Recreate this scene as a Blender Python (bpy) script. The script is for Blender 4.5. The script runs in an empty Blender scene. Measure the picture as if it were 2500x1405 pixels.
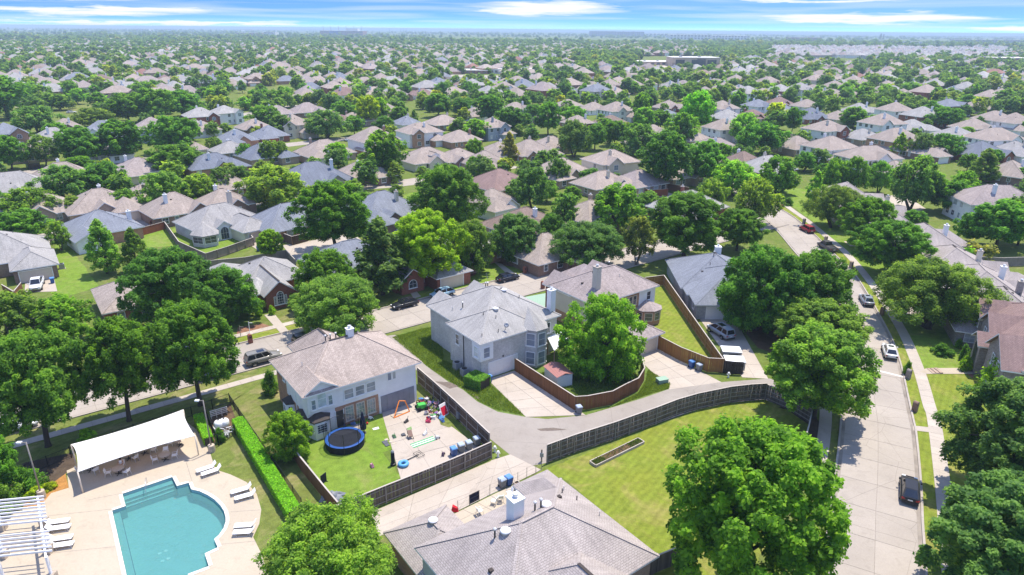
import bpy, math, random
import numpy as np
from mathutils import Vector, Matrix
from mathutils.geometry import tessellate_polygon
scene = bpy.context.scene
COL = scene.collection
# ------------------------------------------------------------------ camera
F_PX, CAM_H, HOR_Y, ROLL = 1650.0, 44.0, 72.0, math.radians(0.5)
PW, PH = 2500.0, 1405.0
PITCH = math.atan((PH / 2 - HOR_Y) / F_PX)
FWD = Vector((0, math.cos(PITCH), -math.sin(PITCH)))
UP0 = Vector((0, math.sin(PITCH), math.cos(PITCH)))
RGT = Vector((1, 0, 0)) * math.cos(ROLL) + UP0 * math.sin(ROLL)
UPV = UP0 * math.cos(ROLL) - Vector((1, 0, 0)) * math.sin(ROLL)
CAMP = Vector((0, 0, CAM_H))
camd = bpy.data.cameras.new('camera'); cam = bpy.data.objects.new('camera', camd); COL.objects.link(cam)
camd.sensor_width = 36.0; camd.sensor_fit = 'HORIZONTAL'; camd.lens = 36.0 * F_PX / PW
camd.clip_start = 0.5; camd.clip_end = 60000
m3 = Matrix((RGT, UPV, -FWD)).transposed()
cam.matrix_world = Matrix.Translation(CAMP) @ m3.to_4x4()
scene.camera = cam
# ------------------------------------------------------------------ sun, sky, exposure
SUN_EL, SUN_AZ = math.radians(71.0), math.atan2(1.5, 1.8)      # azimuth from +Y towards +X
sd = Vector((math.sin(SUN_AZ) * math.cos(SUN_EL), math.cos(SUN_AZ) * math.cos(SUN_EL), math.sin(SUN_EL)))
sunl = bpy.data.lights.new('sun', 'SUN'); sunl.energy = 2.5; sunl.angle = math.radians(0.53); sunl.color = (1.0, 0.925, 0.80)
sun = bpy.data.objects.new('sun', sunl); COL.objects.link(sun); sun.location = (0, 0, 300)
sun.rotation_euler = sd.to_track_quat('Z', 'Y').to_euler()
world = bpy.data.worlds.new('World'); scene.world = world; world.use_nodes = True
wn, wl = world.node_tree.nodes, world.node_tree.links
wn.clear()
def wnode(t, **k):
    n = wn.new(t)
    for a, b in k.items(): setattr(n, a, b)
    return n
def wmath(op, a, b=None):
    n = wnode('ShaderNodeMath', operation=op)
    for i, v in enumerate((a, b)):
        if v is None: continue
        if isinstance(v, (int, float)): n.inputs[i].default_value = v
        else: wl.new(v, n.inputs[i])
    return n.outputs[0]
tc = wnode('ShaderNodeTexCoord')
sep = wnode('ShaderNodeSeparateXYZ'); wl.new(tc.outputs['Generated'], sep.inputs[0])
# the sky of the photograph deepens quickly above the horizon: the lookup climbs faster than the view does
zz = wmath('ADD', wmath('MULTIPLY', sep.outputs[2], 17.0), 0.17)
cmb = wnode('ShaderNodeCombineXYZ'); wl.new(sep.outputs[0], cmb.inputs[0]); wl.new(sep.outputs[1], cmb.inputs[1]); wl.new(zz, cmb.inputs[2])
nrm = wnode('ShaderNodeVectorMath', operation='NORMALIZE'); wl.new(cmb.outputs[0], nrm.inputs[0])
sky = wnode('ShaderNodeTexSky', sky_type='NISHITA'); sky.sun_disc = False
sky.sun_elevation = SUN_EL; sky.sun_rotation = SUN_AZ; sky.air_density = 1.0; sky.dust_density = 0.3; sky.ozone_density = 3.0
wl.new(nrm.outputs[0], sky.inputs[0])
hs = wnode('ShaderNodeHueSaturation'); hs.inputs['Saturation'].default_value = 1.24; hs.inputs['Hue'].default_value = .508; hs.inputs['Value'].default_value = .76
wl.new(sky.outputs[0], hs.inputs['Color'])
# thin streaky cloud, layered on the direction; cover widened to lift the fill light
az = wmath('ARCTAN2', sep.outputs[0], sep.outputs[1])
cv = wnode('ShaderNodeCombineXYZ'); wl.new(wmath('MULTIPLY', az, 5.0), cv.inputs[0])
wl.new(wmath('MULTIPLY', wmath('POWER', wmath('MAXIMUM', sep.outputs[2], 0.0), 0.7), 62.0), cv.inputs[1])
nz = wnode('ShaderNodeTexNoise'); nz.inputs['Scale'].default_value = 0.85; nz.inputs['Detail'].default_value = 5; nz.inputs['Roughness'].default_value = 0.45; nz.inputs['Distortion'].default_value = 0.5
wl.new(cv.outputs[0], nz.inputs['Vector'])
cr = wnode('ShaderNodeValToRGB'); cr.color_ramp.elements[0].position = 0.44; cr.color_ramp.elements[1].position = 0.80
wl.new(nz.outputs[0], cr.inputs[0])
wv = wnode('ShaderNodeCombineXYZ'); wl.new(wmath('MULTIPLY', az, 9.0), wv.inputs[0]); wl.new(wmath('MULTIPLY', sep.outputs[2], 85.0), wv.inputs[1])
wz = wnode('ShaderNodeTexNoise'); wz.inputs['Scale'].default_value = 1.0; wz.inputs['Detail'].default_value = 6; wz.inputs['Roughness'].default_value = .6; wl.new(wv.outputs[0], wz.inputs['Vector'])
warp = wmath('SUBTRACT', wz.outputs[0], .5)
def cloudbank(a0, e0, wa, we):      # one bank of cloud: azimuth, elevation (degrees), half sizes
    a = wmath('DIVIDE', wmath('SUBTRACT', wmath('ADD', az, wmath('MULTIPLY', warp, .16)), math.radians(a0)), math.radians(wa))
    el = wmath('DIVIDE', wmath('SUBTRACT', wmath('ADD', sep.outputs[2], wmath('MULTIPLY', warp, .022)), math.sin(math.radians(e0))), math.radians(we))
    r2 = wmath('ADD', wmath('MULTIPLY', a, a), wmath('MULTIPLY', el, el))
    return wmath('MAXIMUM', wmath('SUBTRACT', 1.0, r2), 0.0)
banks = None
for b in [(-34, 2.0, 9, 0.6), (-31, 0.95, 9, 0.36), (-27, .25, 13, .16), (2.6, 1.55, 7.5, 0.62), (26.5, .95, 9, 0.42), (36, 0.35, 4, .25), (22, 2.1, 7, .16), (-60, 3, 12, 1), (70, 4, 14, 1.4), (120, 6, 18, 2), (190, 5, 20, 1.8), (-120, 6, 16, 2)]:
    k = cloudbank(*b); banks = k if banks is None else wmath('MAXIMUM', banks, k)
nz2 = wnode('ShaderNodeTexNoise'); nz2.inputs['Scale'].default_value = 1.6; nz2.inputs['Detail'].default_value = 8; nz2.inputs['Roughness'].default_value = 0.6
wl.new(cv.outputs[0], nz2.inputs['Vector'])
bank = wmath('SUBTRACT', wmath('MULTIPLY', wmath('POWER', banks, 0.8), wmath('ADD', wmath('MULTIPLY', nz2.outputs[0], 3.4), -.35)), 0.25)
cl = wnode('ShaderNodeClamp'); wl.new(bank, cl.inputs[0])
cloud = wmath('MINIMUM', wmath('ADD', wmath('MULTIPLY', cr.outputs[0], 0.55), wmath('MULTIPLY', cl.outputs[0], .95)), 0.97)
cmix = wnode('ShaderNodeMix', data_type='RGBA'); wl.new(cloud, cmix.inputs[0])
wl.new(hs.outputs[0], cmix.inputs[6]); cmix.inputs[7].default_value = (2.7, 2.74, 2.8, 1)
bg = wnode('ShaderNodeBackground'); bg.inputs['Strength'].default_value = 0.15
wl.new(cmix.outputs[2], bg.inputs[0])
wo = wnode('ShaderNodeOutputWorld'); wl.new(bg.outputs[0], wo.inputs[0])
vs = scene.view_settings
vs.view_transform = 'Standard'; vs.look = 'None'; vs.exposure = 1.42; vs.gamma = 1.0; vs.use_curve_mapping = False
scene.render.engine = 'CYCLES'
cy = scene.cycles
cy.max_bounces = 7; cy.diffuse_bounces = 5; cy.glossy_bounces = 2; cy.transmission_bounces = 6; cy.transparent_max_bounces = 8; cy.volume_bounces = 0
cy.caustics_reflective = False; cy.caustics_refractive = False; cy.use_denoising = True
scene.render.use_persistent_data = False

# ------------------------------------------------------------------ helpers
def at(px, py, z=0.0):
    """the point at height z that lies under a photograph pixel (2500 x 1405)"""
    d = RGT * ((px - PW / 2) / F_PX) + UPV * ((PH / 2 - py) / F_PX) + FWD
    return CAMP + d * ((z - CAM_H) / d.z)
def pix(p):
    d = Vector(p) - CAMP; c = d.dot(FWD)
    return (PW / 2 + F_PX * d.dot(RGT) / c, PH / 2 - F_PX * d.dot(UPV) / c, c)
def top_height(base, py):
    """height above the ground point base at which pixel row py is met"""
    lo, hi = 0.0, 43.0
    for _ in range(40):
        mid = (lo + hi) / 2
        if pix((base.x, base.y, mid))[1] > py: lo = mid
        else: hi = mid
    return lo
def A(*ps, z=0.0): return [at(p[0], p[1], z).xy for p in ps]
rnd = random.Random(7)

def props(o, label=None, cat=None, group=None, kind=None):
    if label: o['label'] = label
    if cat: o['category'] = cat
    if group: o['group'] = group
    if kind: o['kind'] = kind
    return o
def thing(name, label, cat, loc=(0, 0, 0), rz=0.0, group=None):
    o = bpy.data.objects.new(name, None); COL.objects.link(o)
    o.empty_display_size = 0.2
    o.location = loc; o.rotation_euler = (0, 0, rz)
    return props(o, label, cat, group)
def newell(ps):
    n = Vector((0, 0, 0))
    for a, b in zip(ps, ps[1:] + ps[:1]):
        n.x += (a.y - b.y) * (a.z + b.z); n.y += (a.z - b.z) * (a.x + b.x); n.z += (a.x - b.x) * (a.y + b.y)
    return n.normalized() if n.length > 1e-12 else Vector((0, 0, 1))
def inst(name, me, parent=None, loc=None, rot=None, scale=None):
    o = bpy.data.objects.new(name, me); COL.objects.link(o)
    if parent is not None: o.parent = parent
    if loc is not None: o.location = loc
    if rot is not None: o.rotation_euler = rot
    if scale is not None: o.scale = scale
    return o
class MB:
    """collects faces, then links them as one mesh object"""
    def __init__(s): s.v, s.f = [], []
    def add(s, vs, fs):
        n = len(s.v); s.v += [Vector(v) for v in vs]; s.f += [[i + n for i in f] for f in fs]; return s
    def box(s, x0, x1, y0, y1, z0, z1):
        return s.add([(x0, y0, z0), (x1, y0, z0), (x1, y1, z0), (x0, y1, z0), (x0, y0, z1), (x1, y0, z1), (x1, y1, z1), (x0, y1, z1)],
                     [(3, 2, 1, 0), (4, 5, 6, 7), (0, 1, 5, 4), (1, 2, 6, 5), (2, 3, 7, 6), (3, 0, 4, 7)])
    def hexa(s, b, t):      # 4 bottom, 4 top points, counter-clockwise from above
        return s.add(list(b) + list(t), [(3, 2, 1, 0), (4, 5, 6, 7), (0, 1, 5, 4), (1, 2, 6, 5), (2, 3, 7, 6), (3, 0, 4, 7)])
    def bar(s, a, b, w, h=None, up=(0, 0, 1)):
        a, b = Vector(a), Vector(b); h = h or w
        d = (b - a).normalized(); u = Vector(up)
        if abs(d.dot(u)) > .98: u = Vector((1, 0, 0))
        r = d.cross(u).normalized() * w / 2; q = r.cross(d).normalized() * h / 2
        return s.add([a - r - q, a + r - q, a + r + q, a - r + q, b - r - q, b + r - q, b + r + q, b - r + q],
                     [(0, 1, 2, 3), (7, 6, 5, 4), (4, 5, 1, 0), (5, 6, 2, 1), (6, 7, 3, 2), (7, 4, 0, 3)])
    def tube(s, pts, rs, n=7, cap=True):
        pts = [Vector(p) for p in pts]
        if isinstance(rs, (int, float)): rs = [rs] * len(pts)
        b = len(s.v)
        for i, p in enumerate(pts):
            d = (pts[min(i + 1, len(pts) - 1)] - pts[max(i - 1, 0)]).normalized()
            u = Vector((1, 0, 0)) if abs(d.x) < .9 else Vector((0, 1, 0))
            r = d.cross(u).normalized(); q = d.cross(r)
            for k in range(n):
                a = 2 * math.pi * k / n
                s.v.append(p + (r * math.cos(a) + q * math.sin(a)) * rs[i])
        for i in range(len(pts) - 1):
            for k in range(n):
                k2 = (k + 1) % n
                s.f.append([b + i * n + k, b + i * n + k2, b + (i + 1) * n + k2, b + (i + 1) * n + k])
        if cap:
            s.f.append([b + k for k in range(n)][::-1]); e = b + (len(pts) - 1) * n; s.f.append([e + k for k in range(n)])
        return s
    def lathe(s, prof, n=12, c=(0, 0, 0)):      # prof: (radius, z)
        b = len(s.v); c = Vector(c)
        for r, z in prof:
            for k in range(n):
                a = 2 * math.pi * k / n; s.v.append(c + Vector((r * math.cos(a), r * math.sin(a), z)))
        for i in range(len(prof) - 1):
            for k in range(n):
                k2 = (k + 1) % n; s.f.append([b + i * n + k, b + i * n + k2, b + (i + 1) * n + k2, b + (i + 1) * n + k])
        s.f.append([b + k for k in range(n)][::-1]); e = b + (len(prof) - 1) * n; s.f.append([e + k for k in range(n)])
        return s
    def prism(s, poly, z0, z1):      # counter-clockwise 2-d outline
        n = len(poly); b = len(s.v)
        s.v += [Vector((p[0], p[1], z0)) for p in poly] + [Vector((p[0], p[1], z1)) for p in poly]
        s.f.append([b + i for i in range(n)][::-1]); s.f.append([b + n + i for i in range(n)])
        for i in range(n): j = (i + 1) % n; s.f.append([b + i, b + j, b + n + j, b + n + i])
        return s
    def xf(s, m, start=0):
        for i in range(start, len(s.v)): s.v[i] = m @ s.v[i]
        return s
    def mesh(s, name, mat=None, smooth=False, uv=True):
        me = bpy.data.meshes.new(name); me.from_pydata([tuple(v) for v in s.v], [], s.f)
        if uv:
            L = me.uv_layers.new(name='UVMap').data; k = 0; buf = []
            for f in s.f:
                ps = [s.v[i] for i in f]; n = newell(ps)
                if abs(n.z) > .995: buf += [c for p in ps for c in (p.x, p.y)]
                else:
                    t = Vector((-n.y, n.x, 0)).normalized(); b2 = n.cross(t)
                    buf += [c for p in ps for c in (p.dot(t), p.dot(b2))]
            L.foreach_set('uv', buf)
        if mat: me.materials.append(mat)
        if smooth: me.polygons.foreach_set('use_smooth', [True] * len(me.polygons))
        return me
    def build(s, name, mat, parent=None, smooth=False, uv=True, **kw):
        o = inst(name, s.mesh(name, mat, smooth, uv), parent)
        return props(o, **kw) if kw else o
def flat(name, loops, z, mat, kind='structure', parent=None, thick=0.0):
    """a level sheet from 2-d outlines (first the outer one, then holes)"""
    if not isinstance(loops[0][0], (tuple, list, Vector)): loops = [loops]
    ls = [[Vector((p[0], p[1], 0)) for p in l] for l in loops]
    tri = tessellate_polygon(ls); pts = [p for l in ls for p in l]
    m = MB(); m.v = [Vector((p.x, p.y, z)) for p in pts]
    for t in tri:
        a, b, c = (pts[i] for i in t)
        m.f.append(list(t) if (b - a).cross(c - a).z > 0 else list(t)[::-1])
    if thick:
        n0 = 0; n = len(pts); m.v += [Vector((p.x, p.y, z - thick)) for p in pts]
        for l in ls:
            k = len(l); area = sum(l[i].x * l[(i + 1) % k].y - l[(i + 1) % k].x * l[i].y for i in range(k))
            for i in range(k):
                a, b = n0 + i, n0 + (i + 1) % k
                m.f.append([a, a + n, b + n, b] if (area > 0) else [a, b, b + n, a + n])
            n0 += k
    o = m.build(name, mat, parent)
    if kind: o['kind'] = kind
    return o
def resample(pts, step):
    P = [Vector((p[0], p[1])) for p in pts]; Q = [P[0] * 2 - P[1]] + P + [P[-1] * 2 - P[-2]]; out = []
    for i in range(1, len(Q) - 2):
        a, b, c, d = Q[i - 1:i + 3]; n = max(2, int((c - b).length / .5))
        for k in range(n):
            t = k / n
            out.append(.5 * ((2 * b) + (c - a) * t + (2 * a - 5 * b + 4 * c - d) * t * t + (3 * b - a - 3 * c + d) * t ** 3))
    out.append(P[-1]); res = [out[0]]; acc = 0
    for a, b in zip(out, out[1:]):
        L = (b - a).length
        while acc + L >= step:
            k = (step - acc) / L; a = a + (b - a) * k; res.append(a); L = (b - a).length; acc = 0
        acc += L
    if (res[-1] - P[-1]).length > step * .3: res.append(P[-1])
    return res
def normals2(pts):
    out = []
    for i in range(len(pts)):
        d = (pts[min(i + 1, len(pts) - 1)] - pts[max(i - 1, 0)]).normalized(); out.append(Vector((d.y, -d.x)))   # points right of travel
    return out
def strip(name, pts, o0, o1, z, mat, kind='structure', h=0.0, parent=None):
    """ribbon between two offsets right of a centre line; h gives it height (a kerb)"""
    N = normals2(pts); m = MB(); n = len(pts)
    a = [p + q * o0 for p, q in zip(pts, N)]; b = [p + q * o1 for p, q in zip(pts, N)]
    m.v = [Vector((p.x, p.y, z)) for p in a] + [Vector((p.x, p.y, z)) for p in b]
    for i in range(n - 1): m.f.append([i, n + i, n + i + 1, i + 1] if o1 > o0 else [i, i + 1, n + i + 1, n + i])
    if h:
        k = len(m.v); m.v += [Vector((p.x, p.y, z - h)) for p in a] + [Vector((p.x, p.y, z - h)) for p in b]
        for i in range(n - 1): m.f += [[i, i + 1, k + i + 1, k + i], [n + i, k + n + i, k + n + i + 1, n + i + 1]]
    o = m.build(name, mat, parent)
    if kind: o['kind'] = kind
    return o
def slab_row(parent, pts, o0, o1, z, mat, gap=.02, name='slab', skip=None):
    """separate slabs between successive points of a centre line"""
    N = normals2(pts)
    for i in range(len(pts) - 1):
        a, b = pts[i], pts[i + 1]; d = (b - a).normalized() * gap
        q = [a + N[i] * o0 + d, a + N[i] * o1 + d, b + N[i + 1] * o1 - d, b + N[i + 1] * o0 - d]
        if skip and skip((a + b) / 2): continue
        h = rnd.uniform(-.004, .004)
        m = MB(); m.hexa([(p.x, p.y, z - .03) for p in q], [(p.x, p.y, z + h) for p in q]); m.build(name, mat, parent)
def slab_grid(parent, quad, nu, nv, z, mat, gap=.02, name='slab'):
    """slabs over a four-cornered area (2-d corners, counter-clockwise)"""
    q = [Vector((p[0], p[1])) for p in quad]
    def P(s, t): return (q[0] * (1 - s) + q[1] * s) * (1 - t) + (q[3] * (1 - s) + q[2] * s) * t
    for i in range(nu):
        for j in range(nv):
            c = [P(i / nu, j / nv), P((i + 1) / nu, j / nv), P((i + 1) / nu, (j + 1) / nv), P(i / nu, (j + 1) / nv)]
            m0 = sum(c, Vector((0, 0))) / 4; c = [p + (m0 - p).normalized() * gap * 1.4 for p in c]; h = rnd.uniform(-.004, .004)
            m = MB(); m.hexa([(p.x, p.y, z - .03) for p in c], [(p.x, p.y, z + h) for p in c]); m.build(name, mat, parent)
# ------------------------------------------------------------------ materials
MATS = {}
class NT:
    def __init__(s, name):
        s.m = bpy.data.materials.new(name); s.m.use_nodes = True; s.t = s.m.node_tree; s.n = s.t.nodes; s.l = s.t.links
        s.b = s.n['Principled BSDF']; s.o = s.n['Material Output']
    def __call__(s, t, ins=None, **k):
        n = s.n.new(t)
        for a, b in k.items(): setattr(n, a, b)
        for a, b in (ins or {}).items():
            if isinstance(b, bpy.types.NodeSocket): s.l.new(b, n.inputs[a])
            else: n.inputs[a].default_value = b
        return n
    def coord(s, w='Object'): return s('ShaderNodeTexCoord').outputs[w]
    def noise(s, vec, scale, detail=4, rough=.55, dist=0.0):
        return s('ShaderNodeTexNoise', {'Vector': vec, 'Scale': scale, 'Detail': detail, 'Roughness': rough, 'Distortion': dist}).outputs[0]
    def ramp(s, fac, stops):
        n = s('ShaderNodeValToRGB', {0: fac}); e = n.color_ramp.elements
        while len(e) < len(stops): e.new(.5)
        for q, (p, c) in zip(e, stops): q.position = p; q.color = (c[0], c[1], c[2], 1) if not isinstance(c, (int, float)) else (c, c, c, 1)
        return n.outputs[0]
    def mix(s, fac, a, b, mode='MIX'):
        n = s('ShaderNodeMix', data_type='RGBA', blend_type=mode)
        for i, v in ((0, fac), (6, a), (7, b)):
            if isinstance(v, bpy.types.NodeSocket): s.l.new(v, n.inputs[i])
            elif i == 0: n.inputs[0].default_value = v
            else: n.inputs[i].default_value = (v[0], v[1], v[2], 1)
        return n.outputs[2]
    def math(s, op, a, b=0.0): return s('ShaderNodeMath', {0: a, 1: b}, operation=op).outputs[0]
    def bump(s, h, strength=.3, dist=.02):
        n = s('ShaderNodeBump', {'Height': h, 'Strength': strength, 'Distance': dist}); s.l.new(n.outputs[0], s.b.inputs['Normal'])
    def col(s, c): s.l.new(c, s.b.inputs['Base Color'])
    def done(s, rough=.85, spec=.3, metal=0.0):
        s.b.inputs['Roughness'].default_value = rough; s.b.inputs['Specular IOR Level'].default_value = spec; s.b.inputs['Metallic'].default_value = metal
        MATS[s.m.name] = s.m; return s.m
def mat_plain(name, c, rough=.6, spec=.4, metal=0.0, amp=.12, scale=3.0, rand=0.0, objcol=False):
    t = NT(name); f = t.noise(t.coord(), scale, 5)
    k = t.ramp(f, [(.25, 1 - amp), (.75, 1 + amp)])
    base = t.mix(1.0, c, k, 'MULTIPLY')
    if objcol: base = t.mix(1.0, t('ShaderNodeObjectInfo').outputs['Color'], k, 'MULTIPLY')
    if rand:
        r = t.ramp(t('ShaderNodeObjectInfo').outputs['Random'], [(0, 1 - rand), (1, 1 + rand)]); base = t.mix(1.0, base, r, 'MULTIPLY')
    t.col(base); return t.done(rough, spec, metal)
def mat_concrete(name, c, stain, rand=.05, streak=0.0, crack=True):
    t = NT(name); co = t.coord()
    big = t.noise(co, .16, 5, .6); fine = t.noise(co, 5.0, 6, .7); mid = t.noise(co, .9, 5, .65, .6)
    k = t.ramp(fine, [(.2, .9), (.8, 1.08)])
    base = t.mix(t.ramp(big, [(.35, 0), (.7, 1)]), c, stain)
    base = t.mix(1.0, base, k, 'MULTIPLY')
    spots = t.ramp(mid, [(.54, 0), (.80, .5)])
    base = t.mix(spots, base, [x * .66 for x in stain])
    if crack:
        v = t('ShaderNodeTexVoronoi', {'Vector': t.mix(.12, co, t('ShaderNodeTexNoise', {'Vector': co, 'Scale': .7, 'Detail': 3.0}).outputs['Color'], 'ADD'), 'Scale': .13}, feature='DISTANCE_TO_EDGE').outputs[0]
        base = t.mix(t.ramp(v, [(.0, .5), (.0035, 0)]), base, [x * .4 for x in stain])
    if rand:
        base = t.mix(1.0, base, t.ramp(t('ShaderNodeObjectInfo').outputs['Random'], [(0, 1 - rand), (1, 1 + rand)]), 'MULTIPLY')
    t.col(base); t.bump(fine, .15, .01); return t.done(.9, .2)
def mat_grass(name, c1, c2, dry, dryamt=.5, stripes=0.0):
    t = NT(name); co = t.coord()
    a = t.noise(co, .11, 4, .6, .4); b = t.noise(co, 1.1, 6, .7); f = t.noise(co, 9.0, 5, .8)
    base = t.mix(t.ramp(a, [(.3, 0), (.7, 1)]), c1, c2)
    d = t.math('MULTIPLY', t.ramp(t.noise(co, .23, 6, .65, 1.0), [(.5, 0), (.72, 1)]), dryamt)
    base = t.mix(d, base, dry)
    base = t.mix(1.0, base, t.ramp(b, [(.25, .66), (.75, 1.28)]), 'MULTIPLY')
    base = t.mix(1.0, base, t.ramp(f, [(.25, .62), (.75, 1.35)]), 'MULTIPLY')
    if stripes:
        w = t('ShaderNodeTexWave', {'Vector': t('ShaderNodeMapping', {0: co, 2: (0, 0, .62)}).outputs[0], 'Scale': .42, 'Distortion': 1.2, 'Detail': 2.0}).outputs[1]
        base = t.mix(1.0, base, t.ramp(w, [(0, 1 - stripes), (1, 1 + stripes)]), 'MULTIPLY')
    t.col(base); t.bump(f, .8, .08); return t.done(.95, .08)
def mat_brick(name, c1, c2, mortar, bw=.24, bh=.085, ms=.012, rough=.9):
    t = NT(name); uv = t.coord('UV')
    b = t('ShaderNodeTexBrick', {'Vector': uv, 'Color1': (*c1, 1), 'Color2': (*c2, 1), 'Mortar': (*mortar, 1), 'Scale': 1.0, 'Mortar Size': ms, 'Mortar Smooth': .2, 'Bias': 0.0, 'Brick Width': bw, 'Row Height': bh})
    n = t.noise(uv, .45, 6, .65); n2 = t.noise(uv, 3.3, 4, .7)
    base = t.mix(1.0, b.outputs['Color'], t.ramp(n, [(.25, .78), (.75, 1.2)]), 'MULTIPLY')
    base = t.mix(1.0, base, t.ramp(n2, [(.25, .8), (.75, 1.2)]), 'MULTIPLY')
    t.col(base); t.bump(b.outputs['Fac'], -.5, .01); return t.done(rough, .25)
def mat_siding(name, c, lap=.2):
    t = NT(name); uv = t.coord('UV')
    s = t('ShaderNodeSeparateXYZ', {0: uv}).outputs[1]; fr = t.math('FRACT', t.math('DIVIDE', s, lap))
    base = t.mix(t.ramp(fr, [(0, .32), (.10, 0)]), c, [x * .45 for x in c])
    base = t.mix(1.0, base, t.ramp(t.noise(uv, .7, 5, .65), [(.25, .9), (.75, 1.06)]), 'MULTIPLY')
    t.col(base); t.bump(fr, -.4, .02); return t.done(.6, .3)
def mat_shingle(name, c1, c2, row=.17, tab=.30):
    t = NT(name); uv = t.coord('UV')
    b = t('ShaderNodeTexBrick', {'Vector': uv, 'Color1': (*c1, 1), 'Color2': (*c2, 1), 'Mortar': (*[x * .55 for x in c1], 1), 'Scale': 1.0, 'Mortar Size': .018, 'Mortar Smooth': .25, 'Bias': -.15, 'Brick Width': tab, 'Row Height': row})
    n = t.noise(uv, .30, 6, .65, .4); n2 = t.noise(uv, 6.0, 4, .8); n3 = t('ShaderNodeTexNoise', {'Vector': t('ShaderNodeMapping', {0: uv, 3: (2.2, .16, 1)}).outputs[0], 'Scale': 1.0, 'Detail': 5.0}).outputs[0]
    base = t.mix(1.0, b.outputs['Color'], t.ramp(n, [(.25, .84), (.75, 1.15)]), 'MULTIPLY')
    base = t.mix(1.0, base, t.ramp(n2, [(.2, .7), (.8, 1.3)]), 'MULTIPLY')
    base = t.mix(1.0, base, t.ramp(n3, [(.3, .86), (.7, 1.1)]), 'MULTIPLY')
    t.col(base); t.bump(b.outputs['Fac'], -.55, .02); return t.done(.93, .15)
def mat_wood(name, c1, c2, rand=.22):
    t = NT(name); co = t.coord()
    mp = t('ShaderNodeMapping', {0: co, 3: (9, 9, .7)}).outputs[0]
    g = t.noise(mp, 1.0, 6, .7); big = t.noise(co, .35, 4)
    base = t.mix(t.ramp(g, [(.3, 0), (.7, 1)]), c1, c2)
    base = t.mix(1.0, base, t.ramp(big, [(.3, .8), (.7, 1.15)]), 'MULTIPLY')
    base = t.mix(1.0, base, t.ramp(t('ShaderNodeObjectInfo').outputs['Random'], [(0, 1 - rand), (1, 1 + rand)]), 'MULTIPLY')
    t.col(base); t.bump(g, .3, .01); return t.done(.9, .2)
def mat_leaf(name, stops=None, trans=.58):
    """leaves take the colour of their object; stops gives a spread by instance instead"""
    t = NT(name); oi = t('ShaderNodeObjectInfo')
    base = t.ramp(oi.outputs['Random'], stops) if stops else oi.outputs['Color']
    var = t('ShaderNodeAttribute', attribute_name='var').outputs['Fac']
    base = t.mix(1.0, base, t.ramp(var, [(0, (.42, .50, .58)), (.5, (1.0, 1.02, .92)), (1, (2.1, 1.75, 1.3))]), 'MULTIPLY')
    t.col(base)
    tr = t('ShaderNodeBsdfTranslucent'); t.l.new(t.mix(1.0, base, (1.55, 1.5, .6), 'MULTIPLY'), tr.inputs[0])
    ms = t('ShaderNodeMixShader', {0: trans}); t.l.new(t.b.outputs[0], ms.inputs[1]); t.l.new(tr.outputs[0], ms.inputs[2]); t.l.new(ms.outputs[0], t.o.inputs[0])
    return t.done(.6, .16)
def mat_paint(name):
    t = NT(name); t.l.new(t('ShaderNodeObjectInfo').outputs['Color'], t.b.inputs['Base Color'])
    t.b.inputs['Coat Weight'].default_value = .35; t.b.inputs['Coat Roughness'].default_value = .08
    return t.done(.4, .3, .05)
def mat_glass(name, c, rough=.08):
    t = NT(name); n = t.noise(t.coord(), .8, 3); t.col(t.mix(1.0, c, t.ramp(n, [(.3, .7), (.7, 1.3)]), 'MULTIPLY'))
    return t.done(rough, .9)
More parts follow.
